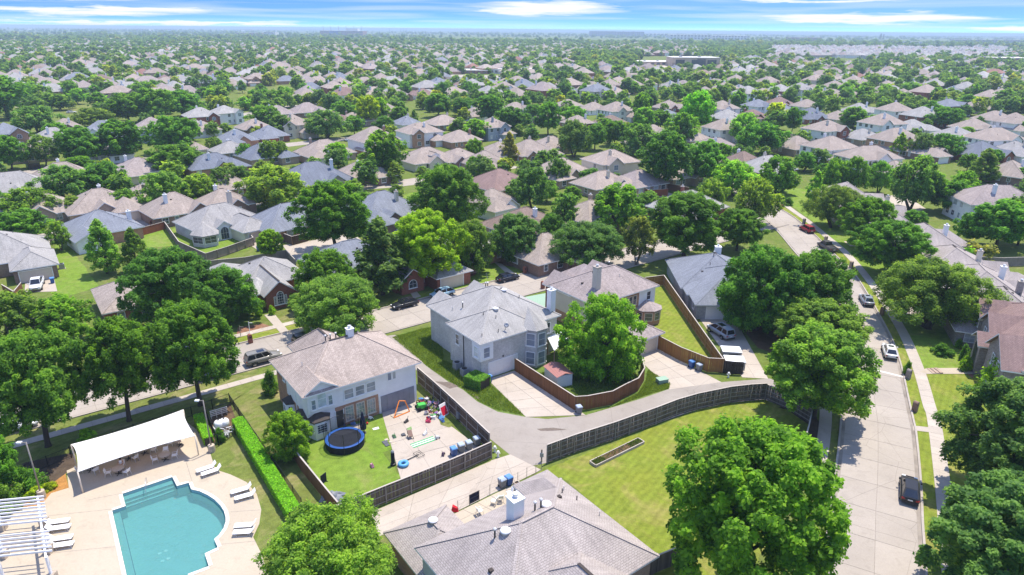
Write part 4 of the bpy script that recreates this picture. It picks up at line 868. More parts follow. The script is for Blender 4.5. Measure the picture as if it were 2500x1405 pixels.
H.wing(-13, 9.0, 9.5, 25, 2.85, 'roof_grey', 'brick_tan', .56); m8 = H.last; H.wing(2.7, 9.4, 3.6, 14, 2.8, 'roof_grey', 'brick_brown', .56); H.garage('S', .8, 5.0, 2.15, 'garage_tan'); H.wing(-9, -1, 4, 14, 2.8, 'roof_grey', 'brick_tan', .56, ridge=False); H.last = m8
for u, v in ((-3, 15), (0, 17), (3, 16), (5, 14), (4, 19)): H.vent(u, v)
note(H, 'the grey house behind the white pickup')
H = House('grey house with hexagonal sunroom, arched patio doors and cream garage', -70, 140, math.radians(47))
H.wing(1.5, 17, -1.5, 10.5, 2.8, 'roof_grey', 'brick_white', .6); m9 = H.last; H.wing(8.4, 15.2, -8.8, 3, 2.75, 'roof_grey', 'siding_cream', .56); H.garage('S', .9, 5, 2.15, 'garage_tan'); H.last = m9; H.chimney(13, 6.5, 8.2, .9, .9, 'siding_tan'); H.vent(6, 4, 'pipe'); H.vent(9, 3, 'pipe')
H.wing(5.2, 8.6, -2.6, 2, 3.0, 'roof_grey', 'siding_white', .7, 'gable_v', ridge=False); H.window('S', .75, .1, 1.9, 2.9, 3, 2, True, 'glass', wing=H.last[:4])
bay(H, [(1.6, .2), (-.2, -2.6), (1.0, -5.4), (3.9, -5.6), (5.2, -2.7), (5.0, .2)], .02, 2.6, 'brick_white', 'roof_grey', (2.6, -2.0, 4.6), 'glass', True, 2, 2, 'sunroom'); note(H, 'the house with the hexagonal sunroom')
H = House('slate-blue roofed house with white gable end beside the tall feathery green tree', -95, 130, math.radians(45))
H.wing(6, 19.2, .5, 13, 2.8, 'roof_slate', 'brick_orange', .56); H.vent(13, 7.5, 'turtle'); H.vent(14.2, 7.2, 'turtle'); H.vent(15, 4, 'pipe'); H.vent(17, 8, 'pipe'); H.chimney(18.2, 5, 5.4, .8, .8); H.wing(5.6, 11.5, -3, 6, 2.8, 'roof_slate', 'siding_white', .5, 'gable_v', ridge=False); note(H, 'the slate-blue roof with white gable')
H = House('two-storey grey brick house with red roof, three front gables and an arched porch', 66.8, 87.5, math.radians(68))
H.wing(-14, 8.6, -13, -1.6, 5.6, 'roof_red', 'brick_grey', .6); mr = H.last
for u0, u1, v1, ze in ((3.6, 8.6, -.5, 5.5), (-3.0, 3.0, -.45, 5.2), (-13.8, -6.0, .5, 5.3)):
    H.wing(u0, u1, -7, v1, ze, 'roof_red', 'brick_grey', .72, 'gable_v', ridge=False)
    L = u1 - u0
    for z in (.7, 3.4): H.window('N', L * .3, z, 1.1, 1.6, 2, 3, wing=(u0, u1, -7, v1)); H.window('N', L * .62, z, 1.0, 1.6, 2, 3, wing=(u0, u1, -7, v1))
H.wing(-5.2, -2.0, -3, 1.2, 4.6, 'roof_red', 'brick_grey', .7, 'gable_v', ridge=False); H.panel('porch_arch', 'door_dark', H._fr('N'), .7, 2.4, .05, 3.4, .0, .02)
mm_ = MB().lathe([(.85, -.01), (.85, .02)], 18); mm_.xf(Matrix.Translation((-3.55, 1.22, 3.4)) @ Matrix.Rotation(math.radians(-90), 4, 'X')); mm_.build('porch_arch_head', M['door_dark'], H.root)
note(H, 'the red-roofed grey brick house')
# ------------------------------------------------------------------ the houses behind, placed by their ridges
# px, py, yaw, width, depth, storeys, roof, wall, features (k chimney, d dormer, f front gable, j lower wing, g garage, W white sides)
HT = [
 (2262, 548, 80, 17, 15, 1, 'm', 'g', 'kj'), (2330, 603, 76, 17, 15, 1, 'm', 'g', 'k'), (2400, 655, 72, 18, 14, 1, 'm', 'g', 'kj'), (2455, 706, 70, 16, 14, 1, 'm', 'g', 'k'),
 (2070, 447, 82, 15, 13, 1, 'm', 'g', 'j'), (2128, 478, 82, 15, 14, 1, 'm', 'g', 'k'), (2438, 452, -5, 17, 12, 2, 'p', 'w', 'k'), (2472, 392, 40, 13, 12, 1, 't', 'n', 'kf'),
 (8, 300, 45, 12, 12, 2, 's', 'o', 'f'), (128, 312, 40, 16, 14, 1, 'g', 't', 'k'), (156, 290, 40, 12, 11, 1, 't', 'n', 'f'), (246, 295, 20, 14, 12, 2, 's', 'w', 'k'), (367, 287, 30, 13, 12, 2, 'p', 'b', ''),
 (487, 263, 35, 14, 12, 2, 'l', 'r', 'fk'), (493, 297, 40, 12, 11, 1, 't', 'w', ''), (546, 258, 50, 12, 11, 2, 'l', 'w', ''), (618, 291, 40, 13, 12, 1, 't', 'n', 'f'), (574, 316, 40, 13, 12, 1, 's', 'o', 'kf'),
 (655, 306, 40, 12, 12, 1, 's', 'r', ''), (640, 349, 45, 15, 13, 1, 'b', 'a', 'k'), (146, 397, 40, 16, 13, 1, 't', 'a', 'j'), (334, 385, 42, 14, 13, 1, 'p', 'c', 'kjg'), (514, 375, 42, 16, 12, 1, 'b', 'o', 'kj'),
 (25, 420, 42, 18, 14, 1, 'g', 'a', 'jg'), (4, 483, 42, 14, 12, 1, 'g', 'a', ''), (236, 461, 40, 15, 13, 1, 't', 'a', 'kf'), (352, 450, 42, 14, 12, 1, 't', 'a', 'j'), (700, 496, 46, 16, 13, 1, 's', 'o', 'k'), (548, 425, 42, 12, 11, 1, 't', 'n', ''),
 (676, 258, 38, 14, 12, 1, 'p', 'n', 'f'), (748, 251, 38, 16, 13, 1, 'p', 'n', 'f'), (712, 280, 38, 13, 12, 2, 't', 'c', ''), (806, 270, 38, 14, 13, 1, 'r', 'n', 'j'), (934, 250, 40, 14, 12, 2, 't', 'c', 'k'),
 (911, 310, 40, 15, 13, 2, 't', 'o', 'kWj'), (1023, 300, 35, 15, 12, 2, 't', 'o', 'kWj'), (1082, 281, 35, 15, 13, 1, 'w', 'n', 'kf'), (992, 283, 40, 11, 11, 1, 's', 'w', 'k'), (1120, 318, 35, 14, 13, 1, 't', 'o', 'g'),
 (1200, 288, 40, 12, 11, 2, 't', 'b', ''), (790, 341, 40, 17, 14, 1, 't', 'a', 'dg'), (1040, 360, 38, 17, 14, 1, 't', 'c', 'dfj'), (760, 396, 40, 19, 15, 1, 'b', 's', 'kf'), (878, 393, 42, 12, 11, 1, 't', 'n', 'k'),
 (1118, 362, 38, 13, 12, 1, 't', 'n', 'f'), (1182, 369, 38, 12, 11, 1, 't', 'a', 'f'), (1218, 347, 38, 12, 11, 1, 't', 'a', ''), (1290, 341, 36, 15, 13, 1, 't', 'o', 'ff'), (1218, 413, 42, 16, 15, 1, 'r', 'n', 'f'),
 (930, 467, 44, 17, 15, 1, 's', 'n', 'kj'), (1200, 462, 44, 11, 10, 1, 't', 'w', 'g'), (1278, 508, 42, 15, 13, 1, 'n', 'a', 'k'), (1258, 250, 35, 13, 11, 2, 't', 'w', ''), (1386, 243, 35, 14, 12, 1, 't', 'c', ''),
 (1505, 249, 30, 15, 13, 2, 't', 'w', 'f'), (1449, 250, 30, 14, 12, 1, 't', 'w', 'k'), (1632, 246, 30, 14, 12, 1, 't', 'r', 'k'), (1629, 268, 30, 12, 11, 1, 's', 'w', ''), (1764, 246, 25, 14, 13, 2, 't', 'w', ''),
 (1776, 268, 25, 14, 12, 1, 'l', 'a', 'f'), (1838, 268, 25, 14, 12, 1, 'r', 'r', 'ff'), (1852, 243, 25, 13, 12, 2, 's', 'w', 'k'), (1595, 305, 30, 13, 12, 1, 't', 'a', ''), (1491, 282, 30, 13, 11, 1, 'n', 'w', 'k'),
 (1768, 290, 25, 13, 12, 2, 't', 'w', ''), (1345, 333, 36, 14, 12, 1, 't', 'a', 'k'), (1492, 366, 28, 14, 12, 2, 'w', 'c', 'k'), (1746, 337, 20, 16, 12, 1, 'p', 'w', 'k'), (1815, 370, 35, 13, 12, 1, 'n', 'n', 'f'),
 (1874, 380, 28, 15, 12, 1, 'l', 'r', 'kj'), (1366, 388, 40, 17, 13, 1, 'w', 'a', 'kj'), (1470, 418, 35, 14, 11, 1, 'w', 'a', 'j'), (1680, 466, 38, 16, 13, 1, 'l', 'r', 'kj'), (1440, 490, 42, 13, 12, 1, 't', 'a', ''),
 (1904, 237, 20, 13, 12, 1, 'r', 'r', ''), (1970, 243, 25, 14, 12, 1, 't', 'w', 'k'), (1980, 264, 22, 16, 14, 1, 'b', 'r', 'k'), (1920, 259, 22, 13, 12, 1, 's', 'a', ''), (2020, 294, 25, 15, 13, 2, 't', 'r', 'fW'),
 (2046, 271, 25, 12, 11, 1, 't', 'c', ''), (2098, 252, 25, 15, 13, 1, 'l', 'w', 'k'), (2158, 278, 18, 16, 13, 2, 't', 'w', 'k'), (2188, 250, 18, 14, 13, 2, 't', 'w', 'k'), (2254, 261, 18, 15, 13, 2, 'l', 'r', 'fk'),
 (2228, 292, 20, 15, 13, 1, 'l', 'w', ''), (2190, 313, 22, 16, 12, 2, 't', 'o', 'fk'), (2106, 315, 25, 14, 12, 1, 'g', 'a', 'k'), (1946, 332, 25, 13, 12, 1, 't', 'a', ''), (2030, 333, 25, 15, 13, 2, 't', 'w', 'kj'),
 (2124, 356, 15, 17, 12, 2, 't', 'w', 'kf'), (2186, 393, 30, 14, 13, 1, 't', 'a', ''), (2334, 310, 20, 16, 14, 1, 'g', 'a', 'kj'), (2432, 313, 12, 18, 13, 2, 't', 'w', 'kf'), (2398, 345, 20, 15, 14, 1, 'b', 'r', ''),
 (2378, 290, 20, 15, 13, 1, 't', 'a', 'f'), (2430, 271, 20, 16, 13, 1, 't', 'w', ''), (2318, 242, 20, 14, 12, 2, 's', 'r', 'f'), (2384, 246, 20, 15, 13, 1, 't', 'a', 'k'), (2480, 276, 15, 13, 12, 2, 't', 'w', ''),
 (852, 588, 38, 15, 12, 1, 's', 'w', ''), (1120, 560, 38, 16, 13, 1, 'l', 'o', 'k'), (1330, 570, 38, 13, 12, 1, 't', 'n', ''), (1000, 600, 38, 13, 12, 1, 'g', 'r', 'f'), (1570, 330, 30, 12, 11, 1, 't', 'a', ''),
 (1650, 395, 32, 13, 12, 1, 't', 'a', ''), (1560, 415, 36, 13, 11, 1, 'p', 'a', ''), (860, 275, 40, 12, 11, 1, 't', 'a', ''), (1160, 262, 36, 13, 12, 1, 't', 'w', 'k'), (1330, 268, 34, 13, 12, 1, 't', 'a', 'k'),
 (1410, 282, 33, 12, 11, 1, 't', 'r', ''), (1690, 318, 28, 12, 12, 1, 't', 'a', ''), (2270, 345, 22, 14, 12, 1, 't', 'n', 'f'), (2480, 345, 15, 13, 12, 1, 'g', 'w', ''), (560, 345, 42, 12, 11, 1, 'g', 'a', ''), (440, 335, 40, 12, 11, 1, 't', 'a', ''),
 (70, 350, 42, 13, 12, 1, 't', 'a', ''), (250, 350, 42, 13, 11, 1, 'g', 'w', ''), (420, 470, 44, 13, 12, 1, 't', 'n', ''), (100, 470, 42, 13, 12, 1, 't', 'a', ''), (540, 462, 45, 12, 11, 1, 't', 'n', ''),
]
for h in HT: std_house(*h, detail=1 if h[1] < 330 else 2)
# ------------------------------------------------------------------ trees
def add_leaves(me, pos, nor, size, var, rg, asp=.62):
    """diamond leaves as one mesh, numpy all the way"""
    n = len(pos); a = rg.normal(size=(n, 3)); t = np.cross(nor, a); t /= np.linalg.norm(t, axis=1)[:, None] + 1e-9; b = np.cross(nor, t)
    s = size[:, None]; fold = nor * s * .18
    v = np.stack([pos - t * s, pos - b * s * asp + fold, pos + t * s, pos + b * s * asp + fold], 1).reshape(-1, 3)
    me.vertices.add(4 * n); me.vertices.foreach_set('co', v.astype(np.float32).ravel()); me.loops.add(4 * n); me.loops.foreach_set('vertex_index', np.arange(4 * n, dtype=np.int32))
    me.polygons.add(n); me.polygons.foreach_set('loop_start', np.arange(0, 4 * n, 4, dtype=np.int32)); me.polygons.foreach_set('loop_total', np.full(n, 4, dtype=np.int32))
    at_ = me.attributes.new('var', 'FLOAT', 'FACE'); at_.data.foreach_set('value', var.astype(np.float32)); me.update(calc_edges=True)
def nrmz(a): return a / (np.linalg.norm(a, axis=-1, keepdims=True) + 1e-9)
SHAPES = dict(high=(2.15, .29), oak=(2.15, .25), broad=(1.5, .24), cone=(2.9, .10), round=(1.9, .12), low=(1.9, .02), shrub=(1.3, .0), vase=(2.0, .26), feather=(2.7, .08))
def envelope(t, shape):
    if shape == 'cone': return np.clip((1 - t) ** .75 * (.35 + .65 * np.minimum(1, t * 6)), .05, 1)
    if shape == 'feather': return np.clip((1 - t) ** .62 * (.5 + .5 * np.minimum(1, t * 5)), .08, 1)
    if shape == 'broad': return np.sqrt(np.clip(1 - ((t - .34) / .68) ** 2, .02, 1))
    if shape == 'shrub': return np.sqrt(np.clip(1 - (np.maximum(t - .35, 0) / .66) ** 2, .02, 1))
    return np.sqrt(np.clip(1 - ((t - .40) / .62) ** 2, .02, 1))
def crown_mesh(name, seed, shape, nclump, nleaf, leaf, clump=(.13, .27), mat='leaf'):
    """unit crown: radius about 1, ground at z = 0; returns mesh and the clump centres"""
    rg = np.random.default_rng(seed); Ht, clear = SHAPES[shape]; z0 = Ht * clear; hc = Ht - z0
    ph = rg.uniform(0, 6.28, 5); am = rg.uniform(.04, .13, 5)
    def lobe(phi, t): return 1 + sum(am[k] * np.sin((k + 2) * phi + ph[k] + 3 * t * (k % 2 + .5)) for k in range(5))
    t = rg.uniform(0.02, .97, nclump); phi = rg.uniform(0, 6.283, nclump); cr = rg.uniform(*clump, nclump)
    rho = 1 - .7 * rg.uniform(0, 1, nclump) ** 1.6
    r = np.clip(envelope(t, shape) * lobe(phi, t) * rho - cr * .55, .0, 2)
    c = np.stack([r * np.cos(phi), r * np.sin(phi), z0 + t * hc * (1 - .1) + cr * .2], 1)
    out = nrmz(c - np.array([0, 0, z0 + hc * .35]))
    w = cr ** 2; k = rg.choice(nclump, nleaf, p=w / w.sum())
    d = nrmz(rg.normal(size=(nleaf, 3)) + out[k] * .5 + np.array([0, 0, .55]))
    q = np.stack([cr[k] * 1.08, cr[k] * 1.08, cr[k] * .98], 1) * (.5 + .55 * rg.uniform(0, 1, nleaf) ** .5)[:, None]
    tip = rg.uniform(0, 1, nleaf) ** 3; pos = c[k] + d * q + out[k] * (tip * cr[k] * .8)[:, None] + rg.normal(size=(nleaf, 3)) * .012
    nor = nrmz(d * .45 + rg.normal(size=(nleaf, 3)) * .38 + np.array([.12, .14, .85]))
    cv = rg.uniform(.15, .75, nclump); var = np.clip(cv[k] + rg.normal(size=nleaf) * .27 + .2 * (d[:, 2] > .35), 0, 1)  # clump tops lightened: sunlit highlight put into the leaf colour
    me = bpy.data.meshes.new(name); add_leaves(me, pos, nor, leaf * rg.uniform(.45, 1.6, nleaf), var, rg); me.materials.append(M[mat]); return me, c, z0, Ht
def trunk_mesh(name, seed, c, z0, Ht, r0=.055, mat='bark', stems=1):
    R = random.Random(seed); m = MB()
    order = sorted(range(len(c)), key=lambda i: R.random())[:16 if stems == 1 else 20]
    for s in range(stems):
        a = R.uniform(0, 6.28); off = .0 if stems == 1 else .05
        b = Vector((off * math.cos(a + s * 2.1), off * math.sin(a + s * 2.1), 0)); lean = Vector((R.uniform(-.08, .08) + b.x * 3, R.uniform(-.08, .08) + b.y * 3, 0))
        mid = b + lean + Vector((0, 0, max(z0, .2) * .9)); top = b + lean * 1.6 + Vector((0, 0, z0 + (Ht - z0) * .62))
        m.tube([b + Vector((0, 0, -.03)), b * .9 + Vector((0, 0, .05)), mid, (mid + top) / 2, top], [r0 * 1.6, r0 * 1.1, r0 * .85, r0 * .55, r0 * .2], 8)
        for i in order[s::stems]:
            e = Vector(c[i]); k = R.uniform(.0, .75); st = mid.lerp(top, k * .8)
            if e.z < st.z: st = mid.lerp(top, 0)
            m.tube([st, st.lerp(e, .5) + Vector((0, 0, .06)), e], [r0 * (.5 - .3 * k), r0 * .28, r0 * .08], 5, cap=False)
    return m.mesh(name, M[mat], True, False)
def tree_kind(shape, seeds, nclump, nleaf, leaf, tag_, stems=1, clump=(.13, .27), r0=.055, mat='leaf', bark='bark'):
    L = []
    for s in seeds:
        me, c, z0, Ht = crown_mesh('crown_' + shape + tag_, s, shape, nclump, nleaf, leaf, clump, mat); L.append((me, trunk_mesh('trunk_' + shape + tag_, s, c, z0, Ht, r0, bark, stems), Ht))
    return L
KIND = {
 'oakN': tree_kind('oak', (11, 12, 13), 440, 80000, .024, 'N', 1, (.055, .125)), 'oakM': tree_kind('oak', (21, 22, 23, 24), 260, 16000, .048, 'M', 1, (.075, .16)), 'oakF': tree_kind('oak', (31, 32, 33), 55, 1900, .115, 'F', 1, (.17, .32)),
 'broadN': tree_kind('broad', (41, 42), 520, 80000, .018, 'N', 2, (.05, .12)), 'broadM': tree_kind('broad', (51, 52, 53), 240, 14000, .042, 'M', 2, (.075, .16)), 'broadF': tree_kind('broad', (61, 62), 50, 1900, .105, 'F', 1, (.17, .32)),
 'roundN': tree_kind('round', (71, 72), 460, 64000, .025, 'N', 1, (.06, .13)), 'roundM': tree_kind('round', (81, 82, 83), 200, 12000, .052, 'M', 1, (.08, .17)),
 'featherM': tree_kind('feather', (91, 92), 220, 14000, .04, 'M', 1, (.07, .15)), 'coneM': tree_kind('cone', (95,), 200, 14000, .045, 'M', 1, (.07, .15)), 'highN': tree_kind('high', (113, 114), 400, 70000, .025, 'N', 1, (.055, .125)), 'lowN': tree_kind('low', (111,), 420, 60000, .026, 'N', 2, (.06, .14)), 'vaseM': tree_kind('vase', (97, 98), 170, 12000, .042, 'M', 3, (.08, .16), .04, bark='bark_pale'),
 'shrubN': tree_kind('shrub', (101, 102), 60, 7000, .06, 'N', 3, (.2, .36), .03), 'shrubM': tree_kind('shrub', (105,), 30, 1500, .12, 'M', 3, (.25, .4), .03),
}
TINT = dict(d=(.046, .100, .024), m=(.058, .120, .022), b=(.084, .152, .020), y=(.108, .180, .015), o=(.076, .122, .030), g=(.058, .104, .040), n=(.100, .112, .044), l=(.092, .160, .034), Y=(.150, .185, .012), v=(.100, .172, .020), k=(.080, .165, .014))
TWORD = dict(d='dark green', m='mid green', b='bright green', y='yellow-green', o='olive green', g='grey-green', n='dull brownish green', l='light green', Y='golden yellow', v='fresh green', k='vivid green')
SWORD = dict(high='tall-trunked', low='low-branched', oak='shade', broad='spreading', round='rounded', feather='feathery', cone='conical', vase='vase-shaped', shrub='low')
TREES = []; trng = random.Random(99)
def place_tree(p, h, r, kind, tint, label=None, group=None, lod=None, base=None):
    d = (Vector((p.x, p.y, 0)) - CAMP).length
    lod = lod or ('N' if d < 150 else ('M' if d < 420 else 'F'))
    key = kind + lod
    if key not in KIND: key = kind + 'M' if kind + 'M' in KIND else (kind + 'N' if kind + 'N' in KIND else 'oak' + lod)
    me, tr, Ht = trng.choice(KIND[key]); bush = kind == 'shrub'
    T = thing('shrub' if bush else 'tree', label, 'shrub' if bush else 'tree', (p.x, p.y, 0), trng.uniform(0, 6.28), group); T.scale = (r, r * trng.uniform(.92, 1.08), h / Ht)
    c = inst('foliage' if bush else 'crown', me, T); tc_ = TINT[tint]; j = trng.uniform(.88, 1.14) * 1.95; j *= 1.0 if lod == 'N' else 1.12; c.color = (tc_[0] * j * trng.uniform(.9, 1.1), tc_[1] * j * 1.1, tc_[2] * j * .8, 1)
    inst('stem' if bush else 'trunk', tr, T)
    TREES.append([T, '%s %s %s' % (TWORD[tint], SWORD[kind], 'bush' if bush else 'tree'), label, Vector((p.x, p.y)), h, r]); return T
def tree(bx, by, top, w, kind='oak', tint='m', label=None, lod=None):
    """base pixel, top row and crown width in the photograph"""
    p = at(bx, by); h = top_height(p, top); dc = pix((p.x, p.y, h * .6))[2]; return place_tree(p, h, w / F_PX * dc / 2 / 1.10, kind, tint, label, lod=lod)
NEAR_TREES = [
 (1805, 1478, 1048, 450, 'oak', 'b', 'large bright green shade tree on the big lawn beside the curving road', 'N'), (2440, 1228, 945, 330, 'oak', 'g', 'dark green shade tree on the right edge behind the black hatchback', 'N'), (2420, 1500, 1190, 420, 'oak', 'g', 'dark green shade tree cut off at the bottom right corner', 'N'),
 (1985, 1018, 802, 268, 'oak', 'l', 'light green dome tree over the bend of the long grey fence', 'N'), (1995, 872, 738, 215, 'oak', 'o', 'olive-tinged tree between the fence-bend tree and the twin dark trees', 'N'), (1845, 806, 600, 225, 'round', 'm', 'dense dark tree shading the driveway with the silver minivan', 'N'), (1968, 792, 612, 205, 'round', 'm', 'dense dark tree on the left kerb of the curving road, right of its twin', 'N'),
 (1468, 912, 718, 198, 'low', 'v', 'fresh light green tree in the brown-fenced yard behind the small red shed', 'N'), (832, 818, 682, 232, 'broad', 'o', 'olive green live oak with two bare trunks at the street behind the white house', 'N'), (712, 1120, 1005, 116, 'round', 'b', 'small rounded tree at the left corner of the trampoline yard', 'N'),
 (490, 990, 740, 215, 'high', 'm', 'rightmost of the three big street trees behind the pool canopy', 'N'), (316, 1028, 775, 205, 'high', 'm', 'middle of the three big street trees behind the pool canopy', 'N'), (118, 1090, 812, 250, 'high', 'm', 'leftmost of the three big street trees behind the pool canopy', 'N'), (-5, 1215, 1060, 130, 'oak', 'm', 'tree cut by the left edge next to the pool lamp post', 'N'),
 (430, 808, 605, 215, 'oak', 'd', 'tall dark tree in front of the tan roof, left of the red brick house', 'N'), (560, 782, 652, 165, 'round', 'd', 'dark round-topped tree touching the red brick house', 'N'), (262, 668, 528, 115, 'feather', 'l', 'tall light green feathery tree by the slate-blue roof with white gable', None), (338, 668, 552, 100, 'feather', 'o', 'olive feathery tree right of the light green feathery one', None),
 (55, 852, 716, 165, 'vase', 'o', 'loose olive tree at the left edge below the white pickup', 'N'), (165, 838, 728, 150, 'vase', 'b', 'loose bright tree right of the loose olive tree, below the white pickup', 'N'), (808, 1480, 1268, 375, 'broad', 'l', 'light green tree at the bottom edge left of the mauve-grey roof', 'N'),
 (800, 748, 606, 150, 'round', 'm', 'round tree right of the red brick house across the street', 'N'), (935, 720, 520, 185, 'cone', 'g', 'tall grey-green tapering tree behind the black sedan', 'N'), (1045, 695, 512, 190, 'oak', 'y', 'vivid yellow-green tree behind the pale blue car', 'N'), (1148, 668, 538, 115, 'round', 'o', 'olive street tree right of the vivid yellow-green tree', 'N'), (1262, 642, 520, 130, 'round', 'g', 'grey-green tree in a round bed left of the street live oak', 'N'),
 (1432, 652, 545, 182, 'broad', 'g', 'grey-green live oak on the street behind the octagonal-bay house', 'N'), (1553, 648, 528, 95, 'vase', 'n', 'sparse yellowish tree on the street right of the live oak', None), (1668, 632, 470, 188, 'oak', 'm', 'big green tree at the street behind the slate-blue house', 'N'), (1798, 612, 510, 128, 'oak', 'm', 'green tree right of the big one behind the slate-blue house', 'N'),
 (822, 618, 440, 180, 'oak', 'm', 'huge green tree between the two slate-roofed houses left of centre', 'N'), (1092, 558, 400, 188, 'round', 'm', 'huge round dark tree above the vivid yellow-green tree', 'N'), (664, 634, 560, 62, 'oak', 'b', 'young green tree beside the cream garage driveway', None), (2262, 800, 640, 262, 'broad', 'o', 'broad live oak on the front lawn left of the red-roofed grey brick house', 'N'),
 (2165, 672, 540, 170, 'oak', 'm', 'dark street tree beyond the broad live oak', 'N'), (2110, 604, 482, 142, 'oak', 'm', 'street tree beside the grey pickup truck', 'N'), (2030, 556, 455, 132, 'broad', 'o', 'olive live oak near the red car', 'N'), (1985, 500, 412, 66, 'cone', 'l', 'narrow light green tree at the top of the curving road', None),
]
for t in NEAR_TREES: tree(*t[:6], label=t[6], lod=t[7])
MT = """670 508 412 165 broad o;408 518 418 110 round o;490 508 425 100 round o;315 522 462 72 round m;187 532 480 60 oak o;80 542 463 132 broad o;60 595 512 128 oak m;150 612 540 62 vase o;160 492 410 128 broad g;262 474 400 130 broad d;200 424 382 75 oak m;
430 428 352 125 oak m;200 404 310 125 oak m;305 395 293 115 oak d;430 376 283 120 oak m;30 415 333 82 oak m;112 408 330 76 vase g;318 302 228 100 oak m;378 300 214 105 oak m;446 288 220 100 oak m;230 314 265 105 broad o;95 328 262 105 broad g;20 292 198 110 oak m;650 317 258 76 oak m;
690 338 280 60 oak g;800 340 272 100 broad g;900 307 232 60 oak Y;930 302 238 45 oak b;842 296 246 60 oak m;866 332 282 50 oak m;940 440 320 105 oak m;826 410 348 58 oak b;657 402 342 46 round o;690 398 345 36 round o;1158 397 338 44 round m;1243 397 318 62 cone n;1157 432 382 42 oak m;1162 344 290 66 oak l;
1012 304 265 32 cone o;975 302 260 50 oak m;1070 287 228 72 oak m;1130 287 240 62 oak d;1196 303 232 76 oak d;1250 328 262 86 oak d;1338 331 250 75 oak m;1402 303 262 60 broad m;1400 384 298 85 broad g;1452 367 302 60 oak m;1500 357 295 66 oak m;1560 380 308 92 broad g;1620 466 322 132 oak d;1715 452 343 112 oak m;1660 357 275 72 oak m;
1570 320 262 56 oak l;1612 317 268 56 oak m;1695 332 222 90 oak k;1565 302 228 62 oak m;1815 352 278 78 broad l;1852 378 300 108 broad d;1300 514 412 92 broad g;1362 454 388 62 broad g;1445 464 412 76 round m;1505 564 448 132 round m;1790 479 395 112 broad l;1838 549 440 105 broad o;1892 472 380 100 round m;2030 474 390 72 broad m;2080 476 388 76 broad m;2142 474 398 72 broad m;
2220 514 388 122 broad g;2312 520 440 122 oak m;2396 444 358 92 feather o;2192 384 320 48 feather v;2246 388 325 64 vase g;2300 389 328 88 broad m;2306 316 262 76 oak m;2080 314 260 72 oak m;2136 323 280 56 oak b;1932 328 262 44 oak d;1896 318 270 66 oak g;1892 304 250 50 oak Y;1980 333 305 34 oak b;2058 348 312 38 oak g;2430 608 490 138 oak m;2484 600 478 110 oak d;2365 596 520 80 oak m;2340 660 612 60 shrub m;2385 640 598 70 shrub n;
1345 600 520 70 round m;1380 560 470 70 round g;760 560 500 60 round m;590 470 405 70 vase g;545 480 410 60 vase g;470 345 300 45 oak m;525 372 335 40 round o;600 395 352 50 broad m;735 330 290 55 oak m;1085 350 325 30 oak m;1020 395 372 36 oak d;1195 420 398 30 oak m;1275 455 430 38 oak m;1335 495 440 55 oak l;1395 500 455 50 oak m;1580 520 468 60 oak o;1735 510 440 66 broad o;1760 400 350 60 oak m;1960 420 372 60 broad m;2010 440 400 50 oak d;2090 425 392 40 oak m;2150 345 322 40 oak o;2355 345 310 46 oak m;2460 370 330 60 oak b;2490 330 295 50 oak m;30 520 470 60 oak m;
60 480 440 60 oak m;140 345 300 60 oak m;10 370 330 50 oak d;170 350 325 40 vase g;360 340 310 40 oak m;560 300 265 44 oak g;600 270 240 40 oak l;690 250 215 46 oak m;640 235 208 36 oak d;520 250 215 40 oak b;240 265 230 50 oak m;150 270 232 50 oak o;190 255 222 46 broad m;60 255 205 60 oak m;10 250 190 70 oak d;100 250 210 56 oak m;280 440 405 40 oak m;475 470 440 40 round m;630 580 545 40 shrub m;890 540 470 60 oak m;940 330 285 50 oak m;1020 330 300 40 oak m;1300 300 255 50 oak m;1480 330 290 50 oak d;1545 350 300 46 oak m;1720 290 240 46 oak m;1800 270 225 40 oak m;1820 310 275 50 oak d;1960 300 270 40 oak m;2000 275 245 36 oak d;2060 240 205 46 oak m;2160 245 210 40 oak l;2220 240 205 50 broad m;2270 285 250 46 oak m;2360 270 235 50 oak m;2450 255 220 56 oak d;2490 240 205 50 oak m;
2130 430 395 50 oak m;2360 420 375 50 oak m;2420 400 365 50 oak m;2490 450 410 50 oak m;2350 480 420 70 broad m;2260 470 420 70 oak d;2230 560 515 60 oak m;2440 570 510 90 oak d"""
for ln in MT.replace('\n', '').split(';'):
    a = ln.split(); tree(*(float(x) for x in a[:4]), a[4], a[5])
